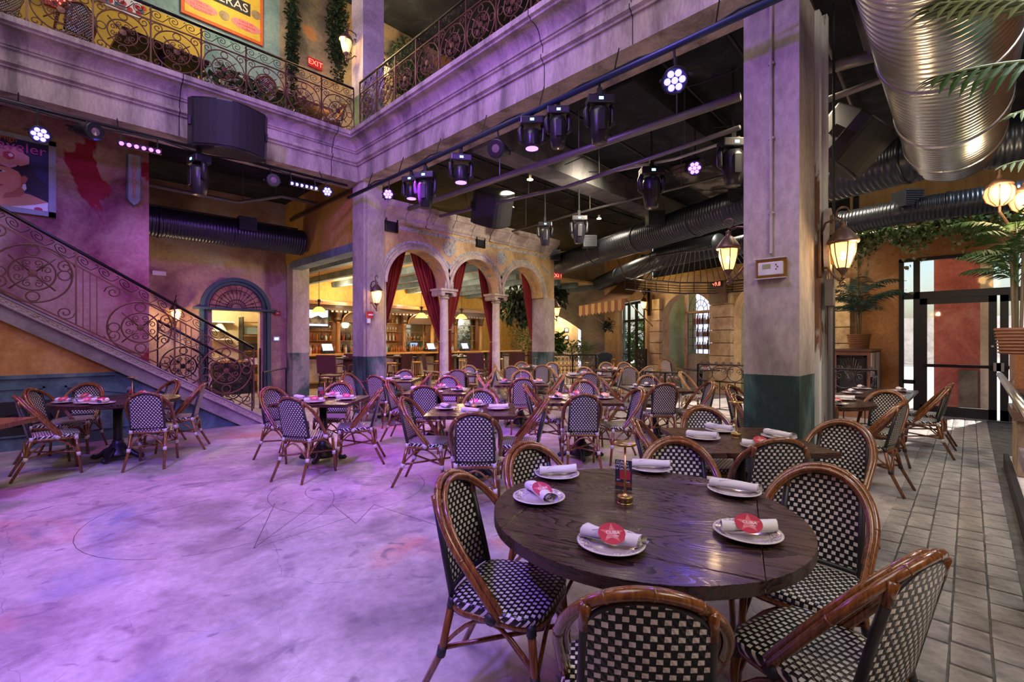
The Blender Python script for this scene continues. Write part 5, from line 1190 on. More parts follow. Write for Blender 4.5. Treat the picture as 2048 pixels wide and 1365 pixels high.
for x0, x1 in ((7.7, 9.2), (10.5, 11.9)):
    c_ = (x0+x1)/2; r_ = (x1-x0)/2-.1; mb = MB(); poly = [(c_-r_*math.cos(PI*i/14), 2.2+.42*math.sin(PI*i/14)) for i in range(15)]
    mb.prism(poly, (0, .02, 0), (0, Yk-.33, 0)).build('arch_panel', 'brown_trim', bb)
    MB().tube([(c_-r_*math.cos(PI*i/14), Yk-.34, 2.2+.42*math.sin(PI*i/14)) for i in range(15)], .03, 6).build('arch_moulding', 'bar_wood', bb)
# bottles: individual copies of four shapes
def bottle_me(h, r, nk, m):
    return MB().lathe([(r*.9, 0), (r, .01), (r, h*.55), (r*.8, h*.63), (nk, h*.74), (nk, h*.95), (nk*1.25, h*.955), (nk*1.25, h), (0, h)], n=10).mesh('bottle', m, 'all')
bm_ = [bottle_me(.30, .038, .013, m) for m in ('bottle_amber', 'bottle_clear', 'bottle_green', 'bottle_dark', 'bottle_red')]+[bottle_me(.24, .046, .015, m) for m in ('bottle_clear', 'bottle_amber')]
lab_me = MB().lathe([(.0388, .07), (.0388, .13)], n=10).mesh('bottle_label', 'print_white')
random.seed(11)
def bottles(x0, x1, y, z, n, lb, grp):
    for k in range(n):
        x = x0+(x1-x0)*(k+.5)/n+random.uniform(-.01, .01); o = inst('bottle', bm_[random.choice((0, 0, 1, 1, 2, 3, 4, 5, 6))], None, (x, y+random.uniform(-.02, .02), z), random.uniform(0, 6)); tag(o, lb, 'bottle', grp)
bays_b = [(5.3, 6.3, 'left end bay of the back bar'), (6.6, 7.55, 'second bay of the back bar'), (7.9, 9.0, 'arched bay of the back bar'), (9.35, 10.35, 'middle bay of the back bar'), (10.7, 11.7, 'second arched bay of the back bar'), (12.05, 13.0, 'right bay of the back bar')]
for i, (x0, x1, lb) in enumerate(bays_b):
    bottles(x0, x1, Yk-.28, 1.06, 9, 'liquor bottle in the front row, %s' % lb, 'bottles in the %s' % lb); bottles(x0, x1, Yk-.16, 1.06, 8, 'liquor bottle in the rear row, %s' % lb, 'bottles in the %s' % lb)
    bottles(x0, x1, Yk-.02, 1.52, 6, 'liquor bottle on the lower shelf, %s' % lb, 'bottles in the %s' % lb); bottles(x0, x1, Yk-.02, 2.22, 5, 'liquor bottle on the upper shelf, %s' % lb, 'bottles in the %s' % lb)
gl_me = MB().lathe([(.03, 0), (.004, .005), (.004, .08), (.035, .12), (.03, .18)], n=8).mesh('wine_glass', 'bottle_clear', 'all')
for i, (x0, x1, lb) in enumerate(bays_b):
    if i in (1, 3, 5):
        for k in range(7): tag(inst('wine_glass', gl_me, None, (x0+.08+k*.13, Yk-.02, 1.88)), 'wine glass on the middle shelf, %s' % lb, 'glass', 'glasses in the %s' % lb)
x, y, z = onY(632, Yk-.4, 637); t = thing('television', 'wall television showing a street scene behind the bar', 'television', (x-.1, Yk-.42, z))
MB().box((0, 0, 0), (1.1, .06, .66)).build('case', 'black_paint', t); MB().box((0, -.032, .01), (1.0, .004, .56)).build('screen', 'screen', t); MB().box((0, -.035, -.08), (1.0, .004, .2)).build('screen_houses', 'screen_warm', t)
MB().prism([(-.5, -.02), (-.3, .08), (-.1, -.01), (.15, .1), (.3, .02), (.5, .06), (.5, -.2), (-.5, -.2)], (0, -.003, 0), (0, -.036, 0)).build('screen_roofs', 'pale_ceiling', t)
for px, lb in ((655, 'left'), (862, 'middle'), (930, 'right')):
    X = onY(px, Yb+.2)[0]; t = thing('register_screen', 'tilted register screen on the bar, %s of three' % lb, 'register', (X, Yb+.2, 1.09), .2)
    MB().box((0, 0, .05), (.34, .3, .1)).build('base', 'black_paint', t); MB().box((0, 0, .2), (.36, .03, .24), tilt=Matrix.Rotation(-.4, 3, 'X')).build('screen', 'screen', t)
for px, py, lb in ((638, 622, 'left'), (843, 633, 'middle'), (923, 635, 'right')):
    X, _, z = onY(px, 13.9, py); t = thing('pendant_lamp', 'amber glass bell pendant over the bar, %s of three' % lb, 'lamp', (X, 13.9, z))
    MB().lathe([(.06, .12), (.10, .10), (.17, .03), (.23, -.05), (.22, -.05), (.16, .02), (.05, .10)], n=20).build('shade', 'shade_glass', t, smooth='all')
    MB().tube([(0, 0, .1), (0, 0, .34)], [.02, .04], 8).build('fitting', 'iron', t); MB().tube([(0, 0, .3), (0, 0, 3.72-z)], .008, 6).build('rod', 'iron', t)
    for k in range(4): a = k*PI/2; MB().tube([((.03+p[0])*math.cos(a), (.03+p[0])*math.sin(a), .3+p[1]) for p in spiral((.04, 0), .05, 1.2, PI, 1, 10, .8)], .006, 4).build('scroll', 'iron', t)
    light('POINT', (X, 13.9, z-.15), 28, (1, .68, .3), size=.12)
for x, y in ((6.5, 11.6), (9.5, 12.6), (12.5, 12.5), (7.6, 16.0), (11, 16.0)): light('POINT', (x, y, 3.2), 62, (1, .80, .52), size=.15)  # added points without fixtures that lift the bar room's brightness
# stools and brown woven chairs of the bar area
SM = [('seat', MB().lathe([(.17, .72), (.185, .735), (.18, .765), (0, .77)], n=18).mesh('seat', 'bar_top_wood', 'all')), ('foot_ring', MB().tube([(.19*math.cos(a), .19*math.sin(a), .3) for a in [k*PI/8 for k in range(16)]], .012, 6, closed=True).mesh('foot_ring', 'iron'))]
for k in range(4): a = PI/4+k*PI/2; SM.append(('leg', MB().tube([(.12*math.cos(a), .12*math.sin(a), .73), (.20*math.cos(a), .20*math.sin(a), 0)], .018, 6).mesh('leg', 'bar_wood')))
for k in range(8):
    X = 6.4+k*1.02; t = thing('bar_stool', 'round wooden bar stool, number %d from the left along the counter' % (k+1), 'stool', (X, Yb-.62, 0)); t['label'] = '%s round wooden bar stool from the left along the bar' % ['first', 'second', 'third', 'fourth', 'fifth', 'sixth', 'seventh', 'eighth'][k]
    for nm, me in SM: inst(nm, me, t)
mat('woven_brown', (.10, .03, .025), .6)
BC = [('seat', MB().box((0, 0, .63), (.46, .44, .05)).mesh('seat', 'woven_brown', bevel=.015)), ('backrest', MB().box((0, -.24, .93), (.50, .04, .46), tilt=Matrix.Rotation(.12, 3, 'X')).mesh('backrest', 'woven_brown', bevel=.015))]
for sx in (-1, 1):
    BC.append(('armrest', MB().tube([(sx*.24, .2, .66), (sx*.25, .18, .86), (sx*.25, -.2, .88)], .018, 6).mesh('armrest', 'woven_brown')))
    for sy in (-1, 1): BC.append(('leg', MB().tube([(sx*.2, sy*.19, .62), (sx*.23, sy*.22, 0)], .016, 6).mesh('leg', 'iron')))
    BC.append(('rung', MB().tube([(sx*.22, -.2, .28), (sx*.22, .2, .28)], .012, 6).mesh('rung', 'iron')))
def hightable(x, y, lb):
    t = thing('high_table', lb, 'table', (x, y, 0)); MB().box((0, 0, 1.02), (.75, .75, .045)).build('tabletop', 'table_wood', t); MB().tube([(0, 0, .03), (0, 0, 1.0)], .04, 10).build('column', 'black_paint', t)
    MB().box((0, 0, .02), (.5, .08, .04)).box((0, 0, .021), (.08, .5, .036)).build('base', 'black_paint', t)
    setting(x-.18, y-.1, 1.043, 0, 'left of the %s' % lb.replace('dark ', ''), 1, .2, False); setting(x+.2, y+.05, 1.043, 1, 'right of the %s' % lb.replace('dark ', ''), 2, .2, True, .4)
for px, d, lb in ((800, 13.6, 'dark high table left of the first arcade column'), (915, 14.0, 'dark high table between the arcade columns'), (1030, 15.6, 'dark high table in the third arch'), (700, 12.9, 'dark high table left of the corner column')):
    x, y, _ = P(px, d); hightable(x, y, lb)
for px, d, hd, lb in ((663, 11.6, 8, 'left of the corner column, back to the viewer'), (690, 12.4, 200, 'half hidden by the corner column'), (798, 12.8, -70, 'side-on in the first arch'), (866, 12.9, 70, 'beside the first arcade column, side-on'), (955, 13.6, 10, 'between the arcade columns, back to the viewer'),
                      (1034, 14.6, 0, 'in the third arch, back to the viewer'), (975, 14.4, 75, 'dark, side-on by the gathered curtain'), (1070, 15.8, 180, 'facing from beyond the third arch')):
    x, y, _ = P(px, d); t = thing('bar_chair', 'high brown woven bar chair, %s' % lb, 'chair', (x, y, 0), AZ-math.radians(hd)-PI/2)
    for nm, me in BC: inst(nm, me, t)
# ------------------------------------------------------------ outer walls, far side
q1 = (12.6, 1.85); q2 = (14.5, 7.63); q3 = (16.2, 10.16)
def seg(name, a, b_, z0, z1, m, th=.25, cut=None):
    """vertical wall slab from a to b; cut: list of (u0, u1, zlow, ztop) openings"""
    d_ = Vector((b_[0]-a[0], b_[1]-a[1])); L = d_.length; d_.normalize(); nn = Vector((d_.y, -d_.x))*th
    us = sorted(set([0, L]+[c for k in (cut or []) for c in (k[0], k[1])])); mb = MB()
    def boxu(u0, u1, za, zb_):
        p = Vector(a)+d_*u0; q = Vector(a)+d_*u1; mb.add([(p.x, p.y, za), (q.x, q.y, za), (q.x+nn.x, q.y+nn.y, za), (p.x+nn.x, p.y+nn.y, za), (p.x, p.y, zb_), (q.x, q.y, zb_), (q.x+nn.x, q.y+nn.y, zb_), (p.x+nn.x, p.y+nn.y, zb_)], [(0, 3, 2, 1), (4, 5, 6, 7), (0, 1, 5, 4), (1, 2, 6, 5), (2, 3, 7, 6), (3, 0, 4, 7)])
    for i in range(len(us)-1):
        c_ = [k for k in (cut or []) if k[0] <= us[i]+1e-6 and k[1] >= us[i+1]-1e-6]
        if not c_: boxu(us[i], us[i+1], z0, z1)
        else:
            if c_[0][2] > z0: boxu(us[i], us[i+1], z0, c_[0][2])
            if c_[0][3] < z1: boxu(us[i], us[i+1], c_[0][3], z1)
    return struct(name, mb, m)
seg('wall_door', (12.6, -4.5), (12.6, 1.9), 0, 3.6, 'orange_wall', .25, [(2.95, 5.54, 0, 3.19)])
seg('wall_door_upper', (12.62, -4.5), (12.62, 1.9), 3.6, 5.3, 'yellow_wood', .2)
# door frame
dg = thing('glass_entrance', 'black aluminium double glass door with sidelight and transom', 'door', (12.6, 0, 0))
def fb(nm, y0, y1, z0, z1, dx=0, m='black_paint', th=.08): return MB().bx(-.02+dx, -.02+dx+th, y0, y1, z0, z1).build(nm, m, dg)
fb('frame_side', .98, 1.06, 0, 3.2); fb('frame_head', -1.55, 1.06, 3.13, 3.2); fb('frame_side', -1.56, -1.49, 0, 3.2); fb('transom_bar', -1.5, 1.0, 2.36, 2.50); fb('mullion', .73, .83, 0, 3.14); fb('sidelight_sill', .8, 1.0, .62, .70)
fb('pane', .82, .99, .69, 2.38, .03, 'pane_glass', .01); fb('pane', .82, .99, 0.05, .64, .03, 'pane_glass', .01); fb('pane', .82, 1.0, 2.5, 3.14, .03, 'pane_glass', .01); fb('pane', -1.5, .74, 2.5, 3.14, .03, 'pane_glass', .01)
for (ya, yb, lb) in ((-.36, .73, 'near'), (-1.49, -.40, 'right')):
    lf = MB().bx(-.01, .05, ya, ya+.11, 0.01, 2.36).bx(-.01, .05, yb-.11, yb, 0.01, 2.36).bx(-.01, .05, ya, yb, 2.24, 2.36).bx(-.01, .05, ya, yb, .01, .20)
    lfo = lf.build('door_leaf', 'black_paint', dg); MB().bx(.015, .025, ya+.1, yb-.1, .18, 2.26).build('pane', 'pane_glass', lfo)
    MB().bx(-.09, -.05, ya+.06, yb-.06, .98, 1.04).build('push_bar', 'iron', lfo); MB().box((-.05, (yb if lb == 'right' else ya)-.0, 1.01), (.08, .10, .16)).build('lock_case', 'steel', lfo)
    MB().lathe([(.02, 0), (.02, .015), (0, .016)], (-.01, (yb-.06 if lb == 'right' else ya+.06), 1.40), 10, axis=(-1, 0, 0)).build('lock', 'steel', lfo)
MB().box((0, -.3, .006), (.2, 2.4, .012)).build('threshold', 'steel', dg)
# far wall with pilasters, arches and windows
def wall_frame(a, b_):
    d_ = Vector((b_[0]-a[0], b_[1]-a[1])); L = d_.length; return d_.normalized(), L
dW, LW = wall_frame(q1, q2); aW = math.atan2(dW.y, dW.x)
def wu(px):    # distance along far wall hit by that pixel column
    r = (px-1024)/FPX; s0 = sa*q1[0]-ca*q1[1]; d0 = ca*q1[0]+sa*q1[1]; s1 = sa*dW.x-ca*dW.y; d1 = ca*dW.x+sa*dW.y
    return (r*d0-s0)/(s1-r*d1)
def wz(px, py): u = wu(px); d0 = ca*(q1[0]+dW.x*u)+sa*(q1[1]+dW.y*u); return H-(py-682.5)/FPX*d0
uA0, uA1 = wu(1425)-.02, wu(1325)+.02; uB1 = wu(1470); 
arches = [(uA0, uA1), (.55, 1.55), (uB1-1.35, uB1+.05)]
def lowW(x):
    for a0, a1 in arches:
        c_ = (a0+a1)/2; r_ = (a1-a0)/2
        if a0 < x < a1: return 2.25+math.sqrt(max(0, r_*r_-(x-c_)**2))*(.75/r_)
    for a0, a1 in arches:
        if a0 <= x <= a1: return 2.25
    return 0.0
xs = [-.1, LW]
for a0, a1 in arches: xs += [a0-.001]+[(a0+a1)/2-(a1-a0)/2*math.cos(PI*i/20) for i in range(21)]+[a1+.001]
xs = sorted(set([x for x in xs if -.2 <= x <= LW]))
T_ = profile_wall('wall_far', xs, lowW, 3.62, 0, -.32, 'tan_wall', origin=q1, ang=aW)
def W3(u, o, z=0): return (q1[0]+dW.x*u-dW.y*o, q1[1]+dW.y*u+dW.x*o, z)   # o>0 towards the room
# stone pilasters with recessed joints
def pilaster(u0, u1, lb):
    for k in range(8):
        z0 = k*.362; c_ = W3((u0+u1)/2, .06, z0+.178); MB().box(c_, (u1-u0, .16, .345), rot=aW).build('stone_block', 'tan_stone', T_, bevel=.01)
pilaster(uA1-.02, uA1+.42, ''); pilaster(uB1+.04, uA0+.02, ''); pilaster(-.02, .5, '')
seg('wall_far_upper', W3(-.1, -.02)[:2], W3(LW, -.02)[:2], 3.60, 5.3, 'black_ceiling', .2)
seg('wall_far_band', W3(-.1, .02)[:2], W3(LW, .02)[:2], 3.50, 3.62, 'yellow_paint', .05)
# green alcove behind the arches with the bottle window
Lg = LW+.6
def boxW(mb, u0, u1, o0, o1, z0, z1): return mb.box(W3((u0+u1)/2, (o0+o1)/2, (z0+z1)/2), (abs(u1-u0), abs(o1-o0), z1-z0), rot=aW)
s = MB(); boxW(s, uA0-.9, Lg, -1.5, -1.4, 0, 3.4); boxW(s, uA1+.25, uA1+.33, -1.4, -.32, 0, 3.4); struct('wall_alcove_green', s, 'green_wall')
wf = thing('arched_window', 'gridded window with fanlight and backlit bottles in the far green alcove', 'window', W3((uA0+uA1)/2-.02, -.62), aW)
ww = .50
MB().box((0, 0, .55), (2*ww, .06, 1.1)).build('lower_panel', 'grey_wall', wf)
for sx in (-1, 1): MB().box((sx*(ww+.03), .03, 1.6), (.06, .12, 3.2)).build('frame_post', 'tan_wall', wf)
MB().box((0, .03, 2.42), (2*ww+.1, .12, .07)).build('transom', 'tan_wall', wf)
for i in range(6): MB().box((-ww+2*ww*i/5, 0, 1.74), (.014, .03, 1.28)).build('muntin', 'black_paint', wf)
for j in range(6): MB().box((0, 0, 1.1+j*.256), (2*ww, .03, .014)).build('muntin', 'black_paint', wf)
for r_ in (.46, .27, .13): MB().tube([(-r_*math.cos(PI*i/16), 0, 2.46+r_*1.25*math.sin(PI*i/16)) for i in range(17)], .010, 4).build('fan_hoop', 'black_paint', wf)
for k in range(7): a = PI*k/6; MB().tube([(-.13*math.cos(a), 0, 2.46+.16*math.sin(a)), (-.46*math.cos(a), 0, 2.46+.575*math.sin(a))], .008, 4).build('fan_ray', 'black_paint', wf)
mat('frosted', (.7, .75, .9), .7, emit=(.62, .66, .95), es=.9)
MB().box((0, -.42, 1.9), (1.06, .02, 2.5)).build('backlit_panel', 'frosted', wf)
for j in range(3): MB().box((0, -.22, 1.22+j*.40), (1.0, .22, .015)).build('shelf', 'pane_glass', wf)
random.seed(5)
for j in range(3):
    for i in range(9):
        x, y, z = W3((uA0+uA1)/2-.02-.40+i*.1, -.62-.2, 1.235+j*.40); tag(inst('bottle', bm_[random.randrange(7)], None, (x, y, z)), 'bottle on the %s glass shelf of the far arched window' % ['lower', 'middle', 'upper'][j], 'bottle', 'bottles in the far arched window')
# window behind the near column edge
wg = thing('gridded_window', 'bright gridded window seen just right of the near column', 'window', W3(1.05, -.2), aW)
for i in range(5): MB().box((-.46+.23*i, 0, 1.9), (.02, .04, 1.5)).build('muntin', 'iron', wg)
for j in range(6): MB().box((0, 0, 1.15+.3*j), (.95, .04, .02)).build('muntin', 'iron', wg)
MB().box((0, 0, .55), (1.0, .1, 1.15)).build('lower_panel', 'green_wall', wg)
# clock number display
u = wu(1446); z = wz(1446, 577); t = thing('number_display', 'small black box showing 59.8 in red digits on the far pilaster', 'display', W3(u, .20, z), aW+PI)
MB().box((0, 0, -.12), (.55, .10, .62)).build('board', 'brown_trim', t); MB().box((0, -.06, .10), (.36, .03, .17)).build('case', 'black_paint', t); 
text('59.8', .16, 'red_sign', parent=t, loc=(0, -.077, .10), rot=(PI/2, 0, 0), ext=.002)
# door section
dV, LV_ = wall_frame(q2, q3); aV = math.atan2(dV.y, dV.x)
def V3_(u, o, z=0): return (q2[0]+dV.x*u-dV.y*o, q2[1]+dV.y*u+dV.x*o, z)
seg('wall_far_door', q2, V3_(LV_+.9, 0)[:2], 0, 5.3, 'tan_wall', -.2, [(.15, 2.35, 0, 2.95)])
fd = thing('glass_doors', 'distant black framed glass doors with blue side strip and transom', 'door', V3_(1.25, -.05), aV)
for x_ in (-1.08, -.62, .02, .62, 1.06): MB().box((x_, 0, 1.45), (.09, .08, 2.9)).build('mullion', 'black_paint' if x_ < 1 else 'beam_blue', fd)
for z_ in (.05, 1.0, 2.25, 2.9): MB().box((0, 0, z_), (2.2, .07, .09 if z_ != 1.0 else .05)).build('rail', 'black_paint', fd)
MB().box((0, -.02, 1.5), (2.2, .01, 2.9)).build('pane', 'pane_glass', fd)
# grey wall with low arch
g0 = V3_(LV_+.5, .02); g1 = P(1085, 19.6)
dG = Vector((g1[0]-g0[0], g1[1]-g0[1])); LG = dG.length; aG = math.atan2(dG.y, dG.x); dG.normalize()
def lowG(x):
    f_ = x/LG
    if .42 < f_: return 1.95+.75*math.sin(min(1, (f_-.42)/.58)*PI/2)
    return 0
xs = [0, LG*.4199]+[LG*(.4201+.58*i/16) for i in range(17)]
profile_wall('wall_grey_arch', xs, lowG, 5.3, 0, -.5, 'grey_wall', origin=g0[:2], ang=aG)
s = MB(); s.bx(17.5, 17.7, 13.2, 18.3, 0, 5.3); struct('wall_far_room', s, 'tan_wall')
for k, (px, w_) in enumerate(((1165, .9),)):
    x, y, _ = P(px, 21.9); t = thing('window_door', 'bright glass door beyond the low grey arch', 'door', (x, y, 0), AZ-PI/2)
    MB().box((0, 0, 1.3), (.95, .05, 2.6)).build('frame', 'terra', t); MB().box((0, -.03, 1.3), (.75, .01, 2.3)).build('pane', 'frosted', t)
x, y, _ = P(1128, 21.75); s = MB().box((x, y, 1.6), (1.3, .12, 3.2), rot=AZ-PI/2); struct('wall_beyond_arch', s, 'tan_wall')
t = thing('picture', 'upper small framed picture beyond the grey arch', 'picture', P(1133, 21.67, H+22/930*21.5), AZ-PI/2); MB().box((0, 0, 0), (.2, .03, .2)).build('frame', 'black_paint', t); MB().box((0, -.02, 0), (.14, .01, .14)).build('print', 'print_white', t)
t = thing('picture', 'lower small framed picture beyond the grey arch', 'picture', P(1133, 21.67, H+7/930*21.5), AZ-PI/2); MB().box((0, 0, 0), (.2, .03, .2)).build('frame', 'black_paint', t); MB().box((0, -.02, 0), (.14, .01, .14)).build('print', 'print_white', t)
light('POINT', P(1130, 21.0, 2.6), 70, (1, .8, .55), size=.2)
p = P(1198, 20.0, 2.3); wall_lantern(p, AZ+PI, 'faint lantern beyond the grey arch', 1.1, 15)
t = thing('waste_bin', 'navy waste bin with swing lid in front of the grey wall', 'bin', P(1207, 17.3), AZ-PI/2)
MB().box((0, 0, .42), (.48, .45, .84)).build('body', 'teal_frame_dark', t, bevel=.02); MB().prism([(-.27, .84), (.27, .84), (.27, 1.0), (.1, 1.08), (-.1, 1.08), (-.27, 1.0)], (0, .5, 0), (0, -.25, 0)).build('lid', 'teal_frame_dark', t, bevel=.01)
# awning
t = thing('striped_awning', 'brown awning with scalloped orange-striped valance above the far doors', 'awning', (0, 0, 0))
a = Vector(P(1158, 15.6, H+70/930*15.6)); b_ = Vector(P(1250, 14.2, H+85/930*14.2)); c_ = Vector(P(1295, 16.2, H+125/930*16.2+.4)); d_ = Vector(P(1262, 17.4, H+130/930*17.4+.2))
n = 12; vs = []
for i in range(n+1):
    f_ = i/n; e1 = a.lerp(b_, f_); e2 = d_.lerp(c_, f_)
    for j in range(7): g = j/6; q = e1.lerp(e2, g); q.z -= .25*math.sin(PI*g); vs.append(tuple(q))
MB().add(vs, [(i*7+j, (i+1)*7+j, (i+1)*7+j+1, i*7+j+1) for i in range(n) for j in range(6)]).build('canvas', 'brown_trim', t)
for i in range(14):
    e1 = a.lerp(b_, i/14); e2 = a.lerp(b_, (i+1)/14); m_ = (e1+e2)/2
    MB().add([tuple(e1), tuple(e2), (e2.x, e2.y, e2.z-.30), (m_.x, m_.y, m_.z-.37), (e1.x, e1.y, e1.z-.30)], [(0, 1, 2, 3, 4)]).build('valance_flap', 'terra' if i % 2 else 'yellow_wood', t)
for e1, e2 in ((a, P(1228, 17.2, H+20/930*17)), (b_, P(1325, 16.0, H+10/930*16))): MB().tube([tuple(e1), e2], .018, 6).build('strut', 'bar_wood', t)
# iron fan canopy
t = thing('iron_canopy', 'open black iron fan-shaped canopy frame hung over the far tables', 'canopy', (0, 0, 0))
zc = 3.15; lo = 2.85
c0 = G(1380, 545, zc); front = [G(px, py, zc) for px, py in ((1250, 555), (1300, 561), (1360, 566), (1430, 566), (1490, 560), (1560, 548))]
back = [G(px, py, zc+.35) for px, py in ((1300, 515), (1360, 505), (1430, 498), (1490, 490))]
MB().tube(front, .022, 6).build('front_rail', 'iron_light', t); MB().tube([(p[0], p[1], lo) for p in front], .022, 6).build('lower_rail', 'iron_light', t); MB().tube(back, .02, 6).build('back_rail', 'iron_light', t)
MB().tube([front[0], back[0]], .02, 6).build('side_rail', 'iron_light', t)
for k in range(26):
    f_ = k/25*(len(front)-1); i = min(int(f_), len(front)-2); p = Vector(front[i]).lerp(Vector(front[i+1]), f_-i); g = k/25*(len(back)-1); j = min(int(g), len(back)-2); q = Vector(back[j]).lerp(Vector(back[j+1]), g-j)
    MB().tube([p, q], .010, 5).build('ray', 'iron', t)
    if k % 2 == 0: MB().tube([p, (p.x, p.y, lo)], .010, 5).build('drop_bar', 'iron', t)
for z_ in (2.92, 2.99, 3.06): MB().tube([(p[0], p[1], z_) for p in front], .010, 5).build('slat', 'iron', t)
MB().tube([front[0], (front[0][0]+.5, front[0][1]+.8, 4.3)], .015, 5).build('chain', 'brass', t)
# iron wall lamps
def cage_lamp(loc, ang, label):
    t = thing('cage_lantern', label, 'lantern', loc, ang)
    for nm, me in LM: inst(nm, me, t)
    MB().tube([(-.02+p[0], 0, .52+p[1]) for p in spiral((0, 0), .12, 1.6, 0, 1, 18, .8)], .016, 6).build('big_scroll', 'iron', t); MB().box((-.22, 0, .2), (.05, .08, .9)).build('back_plate', 'iron', t)
    MB().tube([(-.2, 0, .5), (-.02, 0, .55)], .015, 6).build('arm', 'iron', t); MB().tube([(-.2, 0, -.1), (-.0, 0, .0)], .015, 6).build('lower_arm', 'iron', t)
    light('POINT', (loc[0]+math.cos(ang)*.15, loc[1]+math.sin(ang)*.15, loc[2]+.1), 14, (1, .75, .45), size=.05)
u = wu(1308); cage_lamp(W3(u, .45, wz(1300, 618)), aW+PI/2, 'iron scroll lantern between the far doors and the green alcove')
u = wu(1648); cage_lamp(W3(u, .50, wz(1648, 600)-.1), aW+PI/2, 'iron scroll lantern just right of the near column')
# dark grille panel by doors
t = thing('floor_grille', 'tall dark carved iron radiator panel beside the far glass doors', 'grille', W3(wu(1298), .35), aW)
MB().box((0, 0, .62), (.50, .05, 1.24)).build('frame', 'iron', t)
for k in range(5):
    for sx in (-1, 1): MB().tube([(sx*.09+p[0], .035, .2+k*.21+p[1]) for p in spiral((0, 0), .07, 1.4, 0, sx, 12, .8)], .012, 5).build('scroll', 'iron_light', t)
# hanging leaf masses
def leafmass(name, label, cat, c_, r_, n, m, seed, sz=.07, flat=(1, 1, 1), droop=0):
    random.seed(seed); mb = MB()
    for k in range(n):
        v = Vector((random.gauss(0, .45), random.gauss(0, .45), random.gauss(0, .45)));
        if v.length > 1: v.normalize()
        p = Vector((c_[0]+v.x*r_[0], c_[1]+v.y*r_[1], c_[2]+v.z*r_[2]))
        M_ = Matrix.Rotation(random.uniform(0, 2*PI), 3, 'Z') @ Matrix.Rotation(random.uniform(-.9, .9)+droop, 3, 'X'); s_ = sz*random.uniform(.7, 1.3)
        L_ = [M_ @ Vector(q)*s_+p for q in ((0, 0, 0), (.38, .35, .08), (.0, 1.1, -.1), (-.38, .35, .08))]; mb.add(L_, [(0, 1, 2, 3)])
    o = mb.build(name, m); tag(o, label, cat); o['kind'] = 'stuff'; return o
p = P(1045, 17.2, H+75/930*17); leafmass('hanging_foliage', 'dark leafy tree branches hanging in the third arch', 'foliage', p, (1.0, 1.0, .75), 900, 'leaf_dark', 3, .20, droop=-1.2)
p = P(1112, 18.3, H+95/930*18); leafmass('hanging_foliage', 'dark leaves hanging under the exit sign', 'foliage', p, (.5, .5, .5), 220, 'leaf_dark', 4, .22, droop=-1.2)
p = P(1216, 15.2, H+32/930*15.2); leafmass('hanging_foliage', 'small plant hanging on the wall bracket by the awning', 'plant', p, (.2, .2, .25), 120, 'leaf_dark', 6, .12)
p = P(1070, 19.5, 1.9); leafmass('hedge_wall', 'green leaf wall panel beyond the arcade', 'plant', P(1052, 22, H+.2), (1.2, .2, 1.2), 900, 'leaf', 8, .10)
p = P(1160, 18.5, 1.15); leafmass('planter_greenery', 'pale green plants behind the far iron fence', 'plant', p, (.8, .8, .4), 320, 'leaf_pale', 9, .16)
p = P(1115, 17.6, 1.35); leafmass('planter_greenery', 'spiky green plant at the left of the far fence', 'plant', p, (.35, .35, .5), 220, 'leaf', 10, .22)
leafmass('ivy', 'ivy hanging from the upper stone wall left of the gallery column', 'ivy', (4.15, YU-.1, 8.6), (.14, .06, 2.0), 900, 'leaf_dark', 12, .09)
leafmass('ivy', 'ivy patch beside the left upper lantern', 'ivy', (5.25, YU-.1, 9.3), (.28, .07, 1.3), 1300, 'leaf_dark', 13, .09)
leafmass('ivy', 'ivy on the dark wall right of the gallery column', 'ivy', (7.3, YU-.22, 8.9), (.7, .07, 1.1), 1500, 'leaf_dark', 14, .10)
leafmass('ivy', 'trailing green ivy on the upper left gallery', 'ivy', (2.8, 9.7, 6.1), (.9, .3, .35), 420, 'leaf', 15, .14)
# exit signs
def exit_sign(loc, rot, label, s_=1):
    t = thing('exit_sign', label, 'sign', loc, rot); MB().box((0, 0, 0), (.34*s_, .05, .22*s_)).build('case', 'red_plastic', t); MB().box((0, -.026, 0), (.31*s_, .004, .19*s_)).build('face', 'red_plastic', t)
    text('EXIT', .17*s_, 'red_sign', parent=t, loc=(0, -.030, 0), rot=(PI/2, 0, 0), ext=.002)
mat('sign_cream', (.7, .62, .5), .6)
exit_sign(P(1114, 14.6, H+131/930*14.6), AZ-PI/2, 'red EXIT sign right of the arcade wall', 1.0)
x, y, z = onY(630, YU-.05, 128); exit_sign((x, y, z), 0, 'EXIT sign on the upper stone wall', 1.0)
x, y, z = onY(118, YU-.05, 2); exit_sign((x, y, z), 0, 'EXIT sign at the top edge of the upper left wall', 1.3)
exit_sign(V3_(1.1, .12, 3.1), aV+PI, 'small red EXIT sign over the far glass doors', .9)
